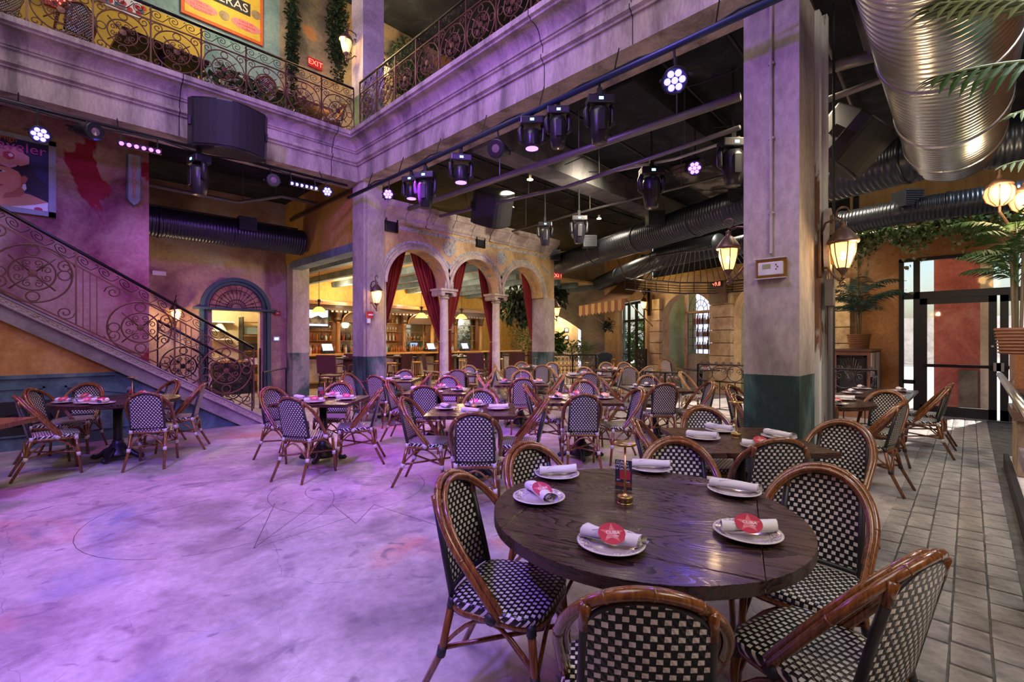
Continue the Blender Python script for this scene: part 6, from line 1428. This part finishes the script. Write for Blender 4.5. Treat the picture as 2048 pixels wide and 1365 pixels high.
# ------------------------------------------------------------ iron fences
def fence(name, label, a, b_, z1, n, m='iron', top_scroll=True):
    a = Vector(a); b_ = Vector(b_); L = (b_-a).length; d_ = (b_-a).normalized(); t = thing(name, label, 'fence', (a.x, a.y, 0)); dx, dy = d_
    def T(u, h): return (dx*u, dy*u, h)
    for h in (.12, z1*.66, z1): MB().tube([T(0, h), T(L, h)], .020 if h == z1 else .012, 4 if h != z1 else 6).build('rail', m, t)
    pw = L/n; S = []
    S.append(('baluster', MB().tube([(0, 0, .12), (0, 0, z1*.66)], .010, 4).mesh('baluster', m)))
    h0 = z1*.83; r = z1*.15
    S.append(('ring', MB().tube([T(p[0], p[1]) for p in circ((0, h0), r, 18)], .009, 5, closed=True).mesh('ring', 'iron_light', 'all')))
    for sg in (-1, 1):
        S.append(('scroll', MB().tube([T(p[0], p[1]) for p in spiral((sg*r*.45, h0+r*.3), r*.42, 1.4, -PI/2, sg, 12, .8)], .007, 5).mesh('scroll', 'iron_light', 'all')))
        S.append(('arch_scroll', MB().tube([T(p[0]+sg*pw*.22, p[1]) for p in spiral((0, z1*.55), pw*.15, 1.2, 0, sg, 12, .8)], .008, 5).mesh('arch_scroll', m, 'all')))
        if top_scroll: S.append(('crest_scroll', MB().tube([T(sg*pw*.22+p[0], z1+pw*.11+p[1]) for p in spiral((0, 0), pw*.11, 1.3, -PI/2, sg, 12, .8)], .008, 5).mesh('crest_scroll', 'iron_light', 'all')))
    for i in range(n):
        for nm, me in S: inst(nm, me, t, (dx*pw*(i+.5), dy*pw*(i+.5), 0))
    for u in (0, L/2, L): MB().tube([T(u, 0), T(u, z1)], .022, 4).build('post', m, t)
    return t
fence('iron_fence', 'scrolled black iron fence right of the near column', (9.65, 1.10), (9.65, 4.05), 1.02, 10)
fence('iron_fence', 'short lower iron railing left of the near column', (9.2, 4.1), (9.0, 4.9), .85, 3, top_scroll=False)
fence('iron_fence', 'low iron railing end beside the grey-topped tables', (9.15, 1.10), (9.60, 1.10), .92, 2, top_scroll=False)
fence('iron_fence', 'spiky black iron fence beyond the arcade end', (11.2, 9.4), P(1192, 14.8)[:2], 1.06, 12)
# grille cabinet with palm in basket
t = thing('grille_cabinet', 'wooden cabinet with dark iron sunray grille and white side, by the entrance', 'cabinet', (0, 0, 0))
MB().bx(11.2, 12.55, 1.36, 1.95, 0, 1.30).build('carcass', 'terra', t); MB().bx(11.15, 12.56, 1.33, 1.98, 1.30, 1.34).build('top', 'brown_trim', t); MB().bx(11.22, 12.5, 1.345, 1.362, .05, 1.27).build('side_panel', 'barn_white', t)
MB().bx(11.18, 11.202, 1.42, 1.90, .25, 1.22).build('grille_backing', 'black_matte', t)
fr = MB(); fr.bx(11.15, 11.20, 1.42, 1.46, .25, 1.22); fr.bx(11.15, 11.20, 1.86, 1.90, .25, 1.22); fr.bx(11.15, 11.20, 1.42, 1.90, 1.18, 1.22); fr.build('grille_frame', 'iron', t)
for k in range(9):
    a = -.9+1.8*k/8; L_ = .5; pts = [(11.17, 1.66+math.sin(a)*r*.5*(1 if r < .35 else .9), .72+r*math.cos(a)*1.0) for r in (.05, .2, .35, .46)]; pts = [(p[0], min(1.85, max(1.47, p[1])), min(1.18, p[2])) for p in pts]
    MB().tube(pts, .012, 5).build('grille_ray', 'iron_light', t)
def palm(name, label, base, h, fronds, L, m, seed, potr=.16, poth=.28, droop=1.0, angs=None, lw=.03, pm='basket', cat='potted palm'):
    random.seed(seed); t = thing(name, label, cat, base)
    if poth:
        MB().lathe([(potr*.78, 0), (potr*.86, poth*.5), (potr, poth*.96), (potr*1.04, poth), (potr*.9, poth), (potr*.86, poth*.9), (0, poth*.88)], n=22).build('basket', pm, t, smooth='all')
        for k in range(8): MB().tube([((potr*(.79+.2*(k+.5)/8)+.004)*math.cos(a), (potr*(.79+.2*(k+.5)/8)+.004)*math.sin(a), poth*(k+.5)/8) for a in [q*PI/12 for q in range(24)]], poth*.035, 5, closed=True).build('woven_coil', pm, t)
    for k in range(3): a = k*2.1; MB().tube([(.03*math.cos(a), .03*math.sin(a), poth*.8), (.05*math.cos(a), .05*math.sin(a), poth+h*.4), (.02*math.cos(a), .03*math.sin(a), poth+h*.55)], .014, 6).build('stem', 'stem', t)
    for k in range(fronds):
        a = (angs[k % len(angs)] if angs else k*2.4)+random.uniform(-.2, .2); el = random.uniform(.7, 1.5); Lf = L*random.uniform(.75, 1.1); z0 = poth+h*random.uniform(.25, .6)
        pts = []; p = Vector((0, 0, z0)); e = el
        for i in range(13): pts.append(p.copy()); p = p+Vector((math.cos(e)*math.cos(a), math.cos(e)*math.sin(a), math.sin(e)))*Lf/12; e -= droop*.13
        mb = MB().tube(pts, [.007*(1-i/14) for i in range(13)], 4); mb_l = mb
        for i in range(2, 13):
            T1 = (pts[i]-pts[i-1]).normalized(); S1 = T1.cross(Vector((0, 0, 1)));
            S1 = S1.normalized() if S1.length > .01 else Vector((1, 0, 0)); U1 = S1.cross(T1)
            for q in (0, .5):
                b0 = pts[i]-(pts[i]-pts[i-1])*q
                for sg in (-1, 1):
                    ll = Lf*.32*math.sin(PI*(i/14+.12))*random.uniform(.85, 1.1); dr_ = (S1*sg*.85+T1*.65-Vector((0, 0, .25+.2*random.random()))).normalized(); wv = T1.cross(dr_).cross(dr_).normalized()*lw*.5
                    m1 = b0+dr_*ll*.45+U1*.01; tip = b0+dr_*ll-Vector((0, 0, ll*.18)); mb.add([b0, m1+wv, tip, m1-wv], [(0, 1, 2, 3)])
        mb.build('frond', m, t)
    return t
palm('potted_palm', 'dark green palm in a wicker basket on the grille cabinet', (11.75, 1.62, 1.34), 1.3, 18, .95, 'palm_blue', 5, .20, .30)
palm('potted_palm', 'tall green palm in a square wicker basket at the right edge', (7.35, -.36, 1.36), 1.8, 16, .75, 'leaf', 9, .17, .28, pm='basket')
# palm fronds reaching in at the upper right
random.seed(2)
pf = thing('palm_tree', 'large pale green palm fronds reaching in at the upper right corner', 'palm', (0, 0, 0))
def big_frond(p0, p1, sag, m, n=16, ll=.42, lw=.042):
    a, b_ = Vector(p0), Vector(p1); pts = [a.lerp(b_, i/n)+Vector((0, 0, sag*math.sin(PI*i/n))) for i in range(n+1)]
    st_ = MB().tube(pts, [.011*(1-.7*i/n) for i in range(n+1)], 6).build('frond_stem', 'leaf_pale', pf)
    for i in range(1, n+1):
        T1 = (pts[i]-pts[i-1]).normalized(); S1 = T1.cross(Vector((0, 0, 1))).normalized(); U1 = S1.cross(T1)
        for sg in (-1, 1):
            l_ = ll*(math.sin(PI*(.18+.72*i/n)))*random.uniform(.9, 1.1); dd = (S1*sg*.42+T1*1.0-Vector((0, 0, .34))+U1*(.3 if sg > 0 else -.1)).normalized(); wv = dd.cross(U1).normalized()*lw*.5
            c1 = pts[i]+dd*l_*.3; c2 = pts[i]+dd*l_*.65-Vector((0, 0, l_*.05)); tip = pts[i]+dd*l_-Vector((0, 0, l_*.2))
            MB().add([pts[i], c1+wv, c2+wv*.8, tip, c2-wv*.8, c1-wv, c1+U1*.006, c2+U1*.004], [(0, 1, 6), (1, 2, 7, 6), (2, 3, 7), (3, 4, 7), (4, 5, 6, 7), (5, 0, 6)]).build('leaflet', m, pf)
big_frond(P(2140, 3.1, H+(682-118)/930*3.1), P(1880, 3.0, H+(682-150)/930*3.0), .03, 'leaf', 10, .50, .055)
big_frond(P(2140, 2.8, H+(682-15)/930*2.8), P(1880, 2.7, H+(682-5)/930*2.7), .03, 'leaf_pale', 10, .48, .06)
big_frond(P(2120, 4.0, H+(682-330)/930*4.0), P(2010, 3.9, H+(682-330)/930*3.9), .05, 'leaf_pale', 6, .24, .03)
big_frond(P(2120, 3.6, H+(682-215)/930*3.6), P(2030, 3.5, H+(682-225)/930*3.5), .02, 'leaf_pale', 5, .24, .03)
# ------------------------------------------------------------ right edge: ledge, stone block, handrail
def place(px, Y): return onY(px, Y)[0]
t = thing('stone_plinth', 'low dark stone ledge along the right of the brick path', 'ledge', (0, 0, 0))
MB().bx(-1.5, 8.1, -1.6, -.30, -.01, .13).build('ledge', 'white_stone', t); MB().bx(-1.5, 8.12, -.33, -.285, -.01, .15).build('edge', 'black_matte', t)
t = thing('stone_pillar', 'rough tan stone half-pillar supporting the handrail', 'pillar', (0, 0, 0))
MB().bx(6.9, 7.75, -.95, -.34, .135, .98).build('shaft', 'stucco_tan', t, bevel=.01); MB().bx(6.85, 7.8, -1.0, -.31, .70, .79).build('band', 'brown_trim', t); MB().bx(6.86, 7.8, -1.0, -.30, .98, 1.02).build('cap', 'brown_trim', t)
t = thing('planter_shelf', 'wooden planter shelf behind the handrail holding the basket', 'shelf', (0, 0, 0))
MB().bx(6.9, 7.78, -.98, -.32, 1.02, 1.36).build('body', 'bar_wood', t)
t = thing('handrail', 'shiny metal handrail descending the right edge', 'handrail', (0, 0, 0))
MB().tube([(7.7, -.24, 1.12), (2.4, -.21, 1.12)], .028, 8).build('rail', 'steel', t, smooth='all')
for x_ in (7.6, 5.9): MB().tube([(x_, -.24, 1.10), (x_, -.33, 1.02)], .012, 6).build('bracket', 'iron', t)
t = thing('timber_post', 'rough brown timber post at the right edge', 'post', (0, 0, 0))
MB().bx(3.72, 3.95, -.52, -.235, .13, 1.08).build('post', 'brown_trim', t, bevel=.01); MB().bx(3.66, 4.0, -.56, -.20, .80, .88).build('band', 'stringer_paint', t, bevel=.005)
# extra conduits and cables against the black ceiling
random.seed(41)
for k in range(9):
    y = 1.2+k*.82; run('ceiling_conduit', 'thin dark conduit against the black ceiling, %s row' % ['first', 'second', 'third', 'fourth', 'fifth', 'sixth', 'seventh', 'eighth', 'ninth'][k], [(5.3, y, 5.12), (9+k*.3, y+.1, 5.10), (12.6, y+.05, 5.12)], .022, 'pipe_grey' if k % 3 == 0 else 'black_paint')
for k in range(7):
    x = 5.9+k*.95; cm_ = [(x+.25*math.sin(q*.9+k), 1.6+q*.5, 4.98-.10*abs(math.sin(q*1.3+k))) for q in range(14)]
    MB().tube(cm_, .009, 5).build('ceiling_cable', 'black_paint'); o = bpy.data.objects[-1] if 0 else C.objects[-1]; tag(o, 'loose black cable sagging under the ceiling, %s from the gallery edge' % ['first', 'second', 'third', 'fourth', 'fifth', 'sixth', 'seventh'][k], 'cable')
# globe lanterns cluster
t = thing('globe_lantern_cluster', 'rusty lamp post head with two glowing ribbed globe lanterns at the right edge', 'lamp', P(2030, 5.2, H+(682-455)/930*5.2))
for (px, py, d_) in ((1999, 388, 5.2), (2052, 402, 5.1)):
    g = Vector(P(px, d_, H+(682-py)/930*d_))-Vector(t.location)
    MB().lathe([(0, -.13), (.05, -.125), (.10, -.08), (.125, -.01), (.115, .06), (.085, .10), (0, .10)], tuple(g), 16).build('globe', 'lamp_glass', t, smooth='all')
    MB().lathe([(.12, .09), (.115, .11), (.07, .15), (.03, .17), (.028, .20), (.012, .22), (.012, .27), (0, .28)], tuple(g), 14).build('cap', 'lantern_rust', t, smooth='all')
    for k in range(8): a = k*PI/4; MB().tube([(g.x+r*math.cos(a), g.y+r*math.sin(a), g.z+z) for r, z in ((.04, -.13), (.105, -.08), (.13, -.01), (.12, .06), (.09, .10))], .006, 5).build('rib', 'lantern_rust', t)
    MB().tube([(g.x, g.y, g.z-.13), (g.x, g.y, g.z-.2), (g.x*.5, g.y*.5, g.z-.32), (0, 0, -.12)], .014, 6).build('arm', 'lantern_rust', t)
    w_ = Vector(t.location)+g; light('POINT', (w_.x-.2, w_.y-.02, w_.z), 8, (1, .72, .4), size=.1)
MB().tube([(0, 0, -.12), (0, 0, -1.40)], .03, 8).build('pole', 'lantern_rust', t)
# ivy pergola above the entrance
zi = 3.35
t = thing('pergola_rack', 'wall rack with curved brown slats under the ivy', 'rack', (0, 0, 0))
pa = G(1700, 478, zi); pb = G(2060, 430, zi)
for dz_ in (0, .06): MB().tube([(pa[0], pa[1], pa[2]+dz_), (pb[0], pb[1], pb[2]+dz_)], .012, 5).build('wire', 'steel', t)
for q_ in (pa, pb): MB().tube([q_, (12.6, q_[1], zi)], .015, 5).build('wall_bracket', 'iron', t)
for k in range(8):
    q = Vector(pa).lerp(Vector(pb), (k+.5)/8); MB().box((q.x+.1, q.y, q.z+.1), (.5, .09, .03), tilt=Matrix.Rotation(.5, 3, 'Y')).build('slat', 'terra', t)
random.seed(20)
def ivy(label, a, b_, n, seed, sp=.12, drop=.2):
    random.seed(seed); mb = MB(); a = Vector(a); b_ = Vector(b_)
    for k in range(n):
        f_ = random.random(); p = a.lerp(b_, f_)+Vector((random.gauss(0, sp*.7), random.gauss(0, sp*.7), random.gauss(0, .06)-abs(random.gauss(0, drop))*(.5+.5*math.sin(f_*19))))
        M_ = Matrix.Rotation(random.uniform(0, 6.3), 3, 'Z') @ Matrix.Rotation(random.uniform(-1.6, -.2), 3, 'X'); s_ = random.uniform(.035, .065)
        mb.add([M_ @ (Vector(q)*s_)+p for q in ((0, 0, 0), (.6, .1, .1), (.45, .6, 0), (0, 1.2, -.1), (-.45, .6, 0), (-.6, .1, .1))], [(0, 1, 2, 3), (0, 3, 4, 5)])
    o = mb.build('ivy', 'leaf' if seed % 2 else 'leaf_pale'); tag(o, label, 'ivy'); o['kind'] = 'stuff'
ivy('dark green ivy garland above the entrance doors', (pa[0], pa[1], pa[2]+.08), (pb[0], pb[1], pb[2]+.08), 1500, 21)
ivy('pale green ivy strands mixed in the garland above the entrance', (pa[0], pa[1], pa[2]+.02), (pb[0], pb[1], pb[2]+.02), 900, 22, .12, .28)
t = thing('security_camera', 'white dome camera below the ivy', 'camera', G(1793, 480, 3.28)); MB().box((0, 0, .04), (.2, .2, .1)).build('housing', 'white_plastic', t); MB().ball((0, 0, -.03), .07, 10, 6).build('dome', 'black_paint', t)
t = thing('gallery_speaker', 'round white wall medallion on the right face of the near column', 'wall fixture', (5.50, 1.03, 2.5))
MB().prism([(.09*math.cos(k*PI/8), .20*math.sin(k*PI/8)+(.12 if 0 < k < 8 else -.12 if k > 8 else 0)) for k in range(16)], (0, -.05, 0)).build('plaque', 'arch_stone', t); MB().prism([(.06*math.cos(k*PI/8), .15*math.sin(k*PI/8)+(.1 if 0 < k < 8 else -.1 if k > 8 else 0)) for k in range(16)], (0, -.02, 0), (0, -.05, 0)).build('inset', 'stucco_tan', t)
t = thing('junction_box', 'grey junction box and conduit below the medallion', 'electrical box', (5.50, .99, 1.98)); MB().box((0, 0, 0), (.10, .07, .26)).build('box', 'pipe_grey', t); MB().tube([(0, 0, -.1), (0, 0, -1.95)], .025, 8).build('conduit', 'pipe_grey', t); MB().tube([(0, 0, .1), (0, 0, .3)], .02, 8).build('conduit', 'steel', t)
X, _, z = onY(739, YA-.07, 630); t = thing('fire_alarm', 'red fire alarm with white strobe on the corner column', 'alarm', (X, 8.76, z)); MB().box((0, 0, 0), (.14, .06, .13)).build('case', 'red_plastic', t); MB().box((.01, -.032, 0), (.1, .005, .03)).build('strobe', 'print_white', t); MB().box((-.02, 0, -.12), (.07, .04, .1)).build('backbox', 'white_plastic', t)
# bronze edge plate at lower left
t = thing('table_edge', 'corner of a brown wooden bench seat at the left edge', 'bench', (0, 0, 0))
a = P(0, 3.9)[:2]
x, y = W(-5.12, 4.1); tb = MB().box((0, 0, .72), (1.0, .9, .045)).build('bench_top', 'bamboo', t); t.location = (x, y, 0); t.rotation_euler = (0, 0, AZ-PI/2+.25)
for sx in (-1, 1): MB().box((sx*.12, .2, .35), (.07, .4, .7)).build('leg', 'bar_wood', t)
# ------------------------------------------------------------ posters and signs
mat('navy', (.018, .018, .10), .6); mat('skin', (.62, .28, .17), .7); mat('hair', (.012, .008, .015), .6); mat('petal', (.72, .34, .40), .7); mat('petal_dark', (.5, .06, .12), .7); mat('lips', (.5, .03, .03), .5); mat('skin_shade', (.45, .14, .09), .7)
mat('frame_grey', (.30, .32, .36), .6); mat('mustard', (.60, .42, .04), .7); mat('sign_orange', (.62, .12, .02), .7); mat('sign_pink', (.62, .22, .20), .7); mat('letter_pink', (.55, .06, .35), .6)
x1_, _, zb_ = onY(112, YW-.04, 436); zt_ = onY(112, YW-.04, 286)[2]
t = thing('framed_poster', 'framed travel poster of a dark-haired woman with a pink flower', 'poster', (x1_, YW-.03, zb_))
wP, hP = 1.62, zt_-zb_
MB().bx(-wP, 0, -.01, .03, 0, hP).build('canvas', 'navy', t)
f_ = MB(); f_.bx(-wP, 0, -.04, -.01, 0, .075); f_.bx(-wP, 0, -.04, -.01, hP-.075, hP); f_.bx(-.085, 0, -.04, -.01, 0, hP); f_.bx(-wP, -wP+.085, -.04, -.01, 0, hP); f_.build('frame', 'frame_grey', t)
lay = [0]
def shp(nm, m, pts):
    lay[0] += 1; MB().prism([(p[0]-wP, p[1]) for p in pts], (0, -.0008, 0), (0, -.0105-.0009*lay[0], 0)).build(nm, m, t)
def S(pts): return [(min(1.53, max(.09, x+.22)), max(.08, (y-.11)*hP/1.2)) for x, y in pts]
k_ = hP/1.2
shp('hair', 'hair', S([(.35, .95), (.6, 1.0), (.95, .98), (1.1, .85), (1.2, .7), (1.3, .62), (1.45, .5), (1.52, .35), (1.4, .32), (1.2, .38), (1.0, .5), (.8, .3), (.5, .35), (.35, .5)]))
shp('shoulder', 'skin', S([(.35, .10), (.45, .35), (.80, .38), (.95, .42), (1.1, .42), (1.3, .34), (1.45, .2), (1.2, .08), (.9, .08)]))
shp('neck', 'skin_shade', S([(.82, .30), (.86, .5), (1.02, .6), (1.05, .42), (1.0, .36)]))
shp('face', 'skin', S([(.42, .62), (.44, .78), (.5, .9), (.62, .95), (.8, .92), (.95, .8), (1.02, .66), (1.0, .52), (.92, .42), (.78, .36), (.62, .36), (.5, .46)]))
shp('hair_wave', 'hair', S([(.45, .88), (.62, .86), (.8, .82), (.98, .74), (1.06, .78), (1.0, .9), (.8, .98), (.55, 1.0)]))
shp('ear', 'skin_shade', S([(1.0, .66), (1.05, .7), (1.09, .66), (1.05, .57), (1.01, .58)])); shp('earring', 'print_white', S([(1.03, .56), (1.06, .57), (1.07, .5), (1.05, .46), (1.02, .5)]))
shp('eye', 'print_white', S([(.72, .70), (.78, .73), (.86, .71), (.78, .685)])); shp('iris', 'hair', S([(.76, .71), (.80, .725), (.82, .705), (.785, .69)])); shp('eyebrow', 'hair', S([(.68, .77), (.78, .80), (.90, .77), (.78, .785)]))
shp('eye', 'print_white', S([(.5, .70), (.55, .72), (.6, .71), (.55, .69)])); shp('eyebrow', 'hair', S([(.48, .76), (.55, .79), (.62, .76), (.55, .775)]))
shp('nose', 'skin_shade', S([(.62, .60), (.66, .57), (.72, .57), (.70, .60), (.66, .59)])); shp('lips', 'lips', S([(.60, .49), (.66, .51), (.70, .50), (.76, .515), (.84, .50), (.74, .455), (.66, .455)]))
for c_, r_, m_ in (((.88, .96), .14, 'petal'), ((.78, 1.02), .09, 'petal'), ((1.0, .94), .10, 'petal'), ((.88, .87), .09, 'petal'), ((.96, 1.03), .08, 'petal'), ((.88, .96), .06, 'petal_dark'), ((.9, .97), .025, 'print_white')):
    shp('flower_petal', m_, S([(c_[0]+r_*math.cos(a*PI/6)*(1+.12*(a % 2)), c_[1]+r_*math.sin(a*PI/6)*(1+.12*(a % 2))) for a in range(12)]))
shp('dress', 'print_white', S([(.5, .085), (.9, .16), (1.15, .26), (1.4, .33), (1.5, .38), (1.53, .085)]))
for c_, r_, m_ in (((1.2, .2), .05, 'petal_dark'), ((1.35, .25), .045, 'lips'), ((1.42, .15), .06, 'sign_orange'), ((1.05, .14), .045, 'hair'), ((1.28, .13), .04, 'letter_pink'), ((.9, .11), .03, 'petal_dark'), ((1.48, .3), .03, 'petal_dark')):
    shp('dress_print', m_, S([(c_[0]+r_*math.cos(a*PI/5), c_[1]+r_*.7*math.sin(a*PI/5)) for a in range(10)]))
shp('white_flower', 'print_white', S([(1.38, .62), (1.45, .66), (1.53, .6), (1.53, .48), (1.45, .46), (1.42, .54)]))
text('Traveler', .215*k_, 'letter_pink', parent=t, loc=(-wP+1.51, -.045, 1.0*k_), rot=(PI/2, -.0, 0), ext=.003, align='RIGHT'); text('The High', .10*k_, 'sign_orange', parent=t, loc=(-wP+1.0, -.045, 1.10*k_), rot=(PI/2, 0, 0), ext=.003)
X, _, z0_ = onY(268, 10.5, 411); z1_ = onY(268, 10.5, 311)[2]; hs = z1_-z0_
t = thing('vertical_sign', 'narrow vertical grey sign board with orange letters COMEDORES on the red wall', 'sign', (X, 10.5, z0_))
MB().prism([(-.06, .05), (0, 0), (.06, .05), (.08, .1), (.08, hs), (-.08, hs), (-.08, .1)], (0, -.03, 0)).build('board', 'frame_grey', t); MB().prism([(-.08, .07), (0, -.02), (.08, .07), (.10, .1), (.10, hs+.01), (-.10, hs+.01), (-.10, .1)], (0, .04, 0)).build('back_board', 'beam_blue', t)
for k, ch in enumerate('COMEDORES'): text(ch, .095, 'sign_orange', parent=t, loc=(0, -.034, hs-.09-k*(hs-.2)/8.6), rot=(PI/2, 0, 0))
# OPERAS sign upstairs
xa = onY(362, YU-.05)[0]; xb = onY(526, YU-.05, 88)[0]; zb2 = onY(526, YU-.05, 92)[2]
t = thing('painted_sign', 'yellow painted tobacco sign reading OPERAS on the upper teal wall', 'sign', ((xa+xb)/2, YU-.04, zb2)); ws_ = xb-xa; hs = 1.45
MB().bx(-ws_/2, ws_/2, -.01, .03, 0, hs).build('board', 'sign_orange', t); MB().bx(-ws_/2+.06, ws_/2-.06, -.015, -.0101, .06, hs-.06).build('field', 'mustard', t)
MB().bx(-ws_/2+.28, ws_/2-.26, -.02, -.0151, .52, .80).build('name_band', 'black_matte', t); text('OPERAS', .26, 'sign_cream', parent=t, loc=(.0, -.022, .655), rot=(PI/2, 0, 0), sx=1.0)
for sx in (-1, 1):
    MB().prism([(sx*.42+.30*math.cos(a*PI/8), .28+.11*math.sin(a*PI/8)) for a in range(16)], (0, -.004, 0), (0, -.0151, 0)).build('cartouche', 'sign_pink', t)
for j, (s1, s2) in enumerate((('FABRICA', 'CALLE DE'), ('DE TABACOS', 'LA HABANA'), ('Y CIGARROS', 'CUBA'))):
    text(s1, .065, 'lips', parent=t, loc=(-.42, -.021, .34-j*.07), rot=(PI/2, 0, 0), ext=.001); text(s2, .065, 'lips', parent=t, loc=(.42, -.021, .34-j*.07), rot=(PI/2, 0, 0), ext=.001)
for x_, z_ in ((0, .30), (.62, .62), (-.62, 1.1), (.1, 1.1)): MB().lathe([(0, 0), (.10, 0), (.10, .008), (0, .009)], (x_, -.012, z_), 20, axis=(0, -1, 0)).build('medallion', 'stucco_tan', t)
text('FINA', .12, 'sign_orange', parent=t, loc=(.25, -.02, .92), rot=(PI/2, 0, 0)); text('LA FLOR', .12, 'sign_orange', parent=t, loc=(-.3, -.02, .95), rot=(PI/2, 0, 0))
# floral sign further left
xa = onY(205, YU-.05)[0]; xb = onY(283, YU-.05, 30)[0]; zb2 = onY(283, YU-.05, 38)[2]
t = thing('painted_sign', 'white painted sign with red flowers at the upper left', 'sign', ((xa+xb)/2, YU-.04, zb2))
MB().bx(-(xb-xa)/2, (xb-xa)/2, -.01, .03, 0, 1.1).build('board', 'print_white', t)
random.seed(4)
for k in range(26): MB().lathe([(0, 0), (.05, .002), (0, .01)], (random.uniform(-.4, .4), -.012, .06+random.random()*.16), 7, axis=(0, -1, 0)).build('flower', random.choice(('petal_dark', 'leaf', 'lips', 'beam_blue')), t)
text('CERVEZAS', .16, 'black_paint', parent=t, loc=(0, -.02, .45), rot=(PI/2, 0, 0))
# painted yellow skirting and blue field on the upper wall
s = MB(); s.bx(-6, 2.4, YU-.012, YU, 5.64, 8.0); struct('trim_4', s, 'mustard')
# upper gallery furniture seen between the rails
def up_table(x, y, rot, label):
    t = thing('gallery_table', label, 'table', (x, y, 5.64), rot); MB().box((0, 0, .74), (1.2, .8, .05)).build('tabletop', 'table_wood', t); MB().tube([(0, 0, .02), (0, 0, .72)], .05, 8).build('column', 'black_paint', t); MB().box((0, 0, .02), (.5, .5, .03)).build('base', 'black_paint', t)
up_table(1.45, 9.85, .1, 'dark table on the gallery behind the left railing'); up_table(3.75, 10.0, 0, 'dark table on the gallery near the column')
for x, y, a, lb in ((.35, 9.75, .3, 'left gallery chair tilted against the railing'), (2.45, 9.7, 2.6, 'gallery chair right of the first upstairs table'), (3.0, 9.85, .2, 'gallery chair with brass nails left of the second upstairs table'), (4.3, 9.6, 1.2, 'gallery chair beside the upper column'), (-.5, 9.8, 1.0, 'gallery chair at the far upper left')):
    t = thing('bistro_chair', 'cane bistro chair, %s' % lb, 'chair', (x, y, 5.64), a)
    for nm, me in KINDS_['w']: inst(nm, me, t)
light('POINT', (2.6, 10.2, 8.8), 60, (1, .82, .55), size=.3); light('POINT', (6.5, 10.2, 8.8), 60, (1, .72, .4), size=.3); light('POINT', (4.2, 9.6, 6.2), 12, (1, .7, .35), size=.05)
t = duct('supply_duct', 'yellow duct on the upper floor behind the right railing', [(7.2, 3, 7.4), (7.2, 10, 7.4)], .5, 'yellow_paint', .3, .004, 24, (.5,))
# ------------------------------------------------------------ outdoors
s = MB(); s.bx(12.8, 60, -40, 60, -.14, -.02); struct('ground_outside', s, 'white_stone')
s = MB(); s.bx(14.6, 15.1, -.16, .60, 0, 5); ob = struct('exterior_wall_red', s, 'terracotta_red')
s = MB(); s.bx(14.55, 15.1, -.36, -.16, 0, 5); s.bx(14.5, 15.15, .25-.5, .6, 4.0, 4.4); struct('exterior_pier', s, 'white_stone')
s = MB(); s.bx(14.58, 15.1, -3.2, -1.0, 0, 5); struct('exterior_wall_right', s, 'white_stone')
s = MB(); s.bx(14.45, 14.6, -.12, .18, 0, .85); struct('exterior_block', s, 'grey_beam')
s = MB(); s.bx(40, 44, -10, 40, 0, 3.0); struct('exterior_building', s, 'white_stone')
for i, (x, y, h, lb) in enumerate(((22, 9, 3.0, 'left'), (24, 14, 3.6, 'middle'), (22, 4.5, 2.4, 'right'))):
    leafmass("street_tree", "sunlit green street planting outside, %s one" % lb, "tree", (x, y, 1.0), (1.6, 1.6, h/2), 1600, 'leaf', 30+i, .28)
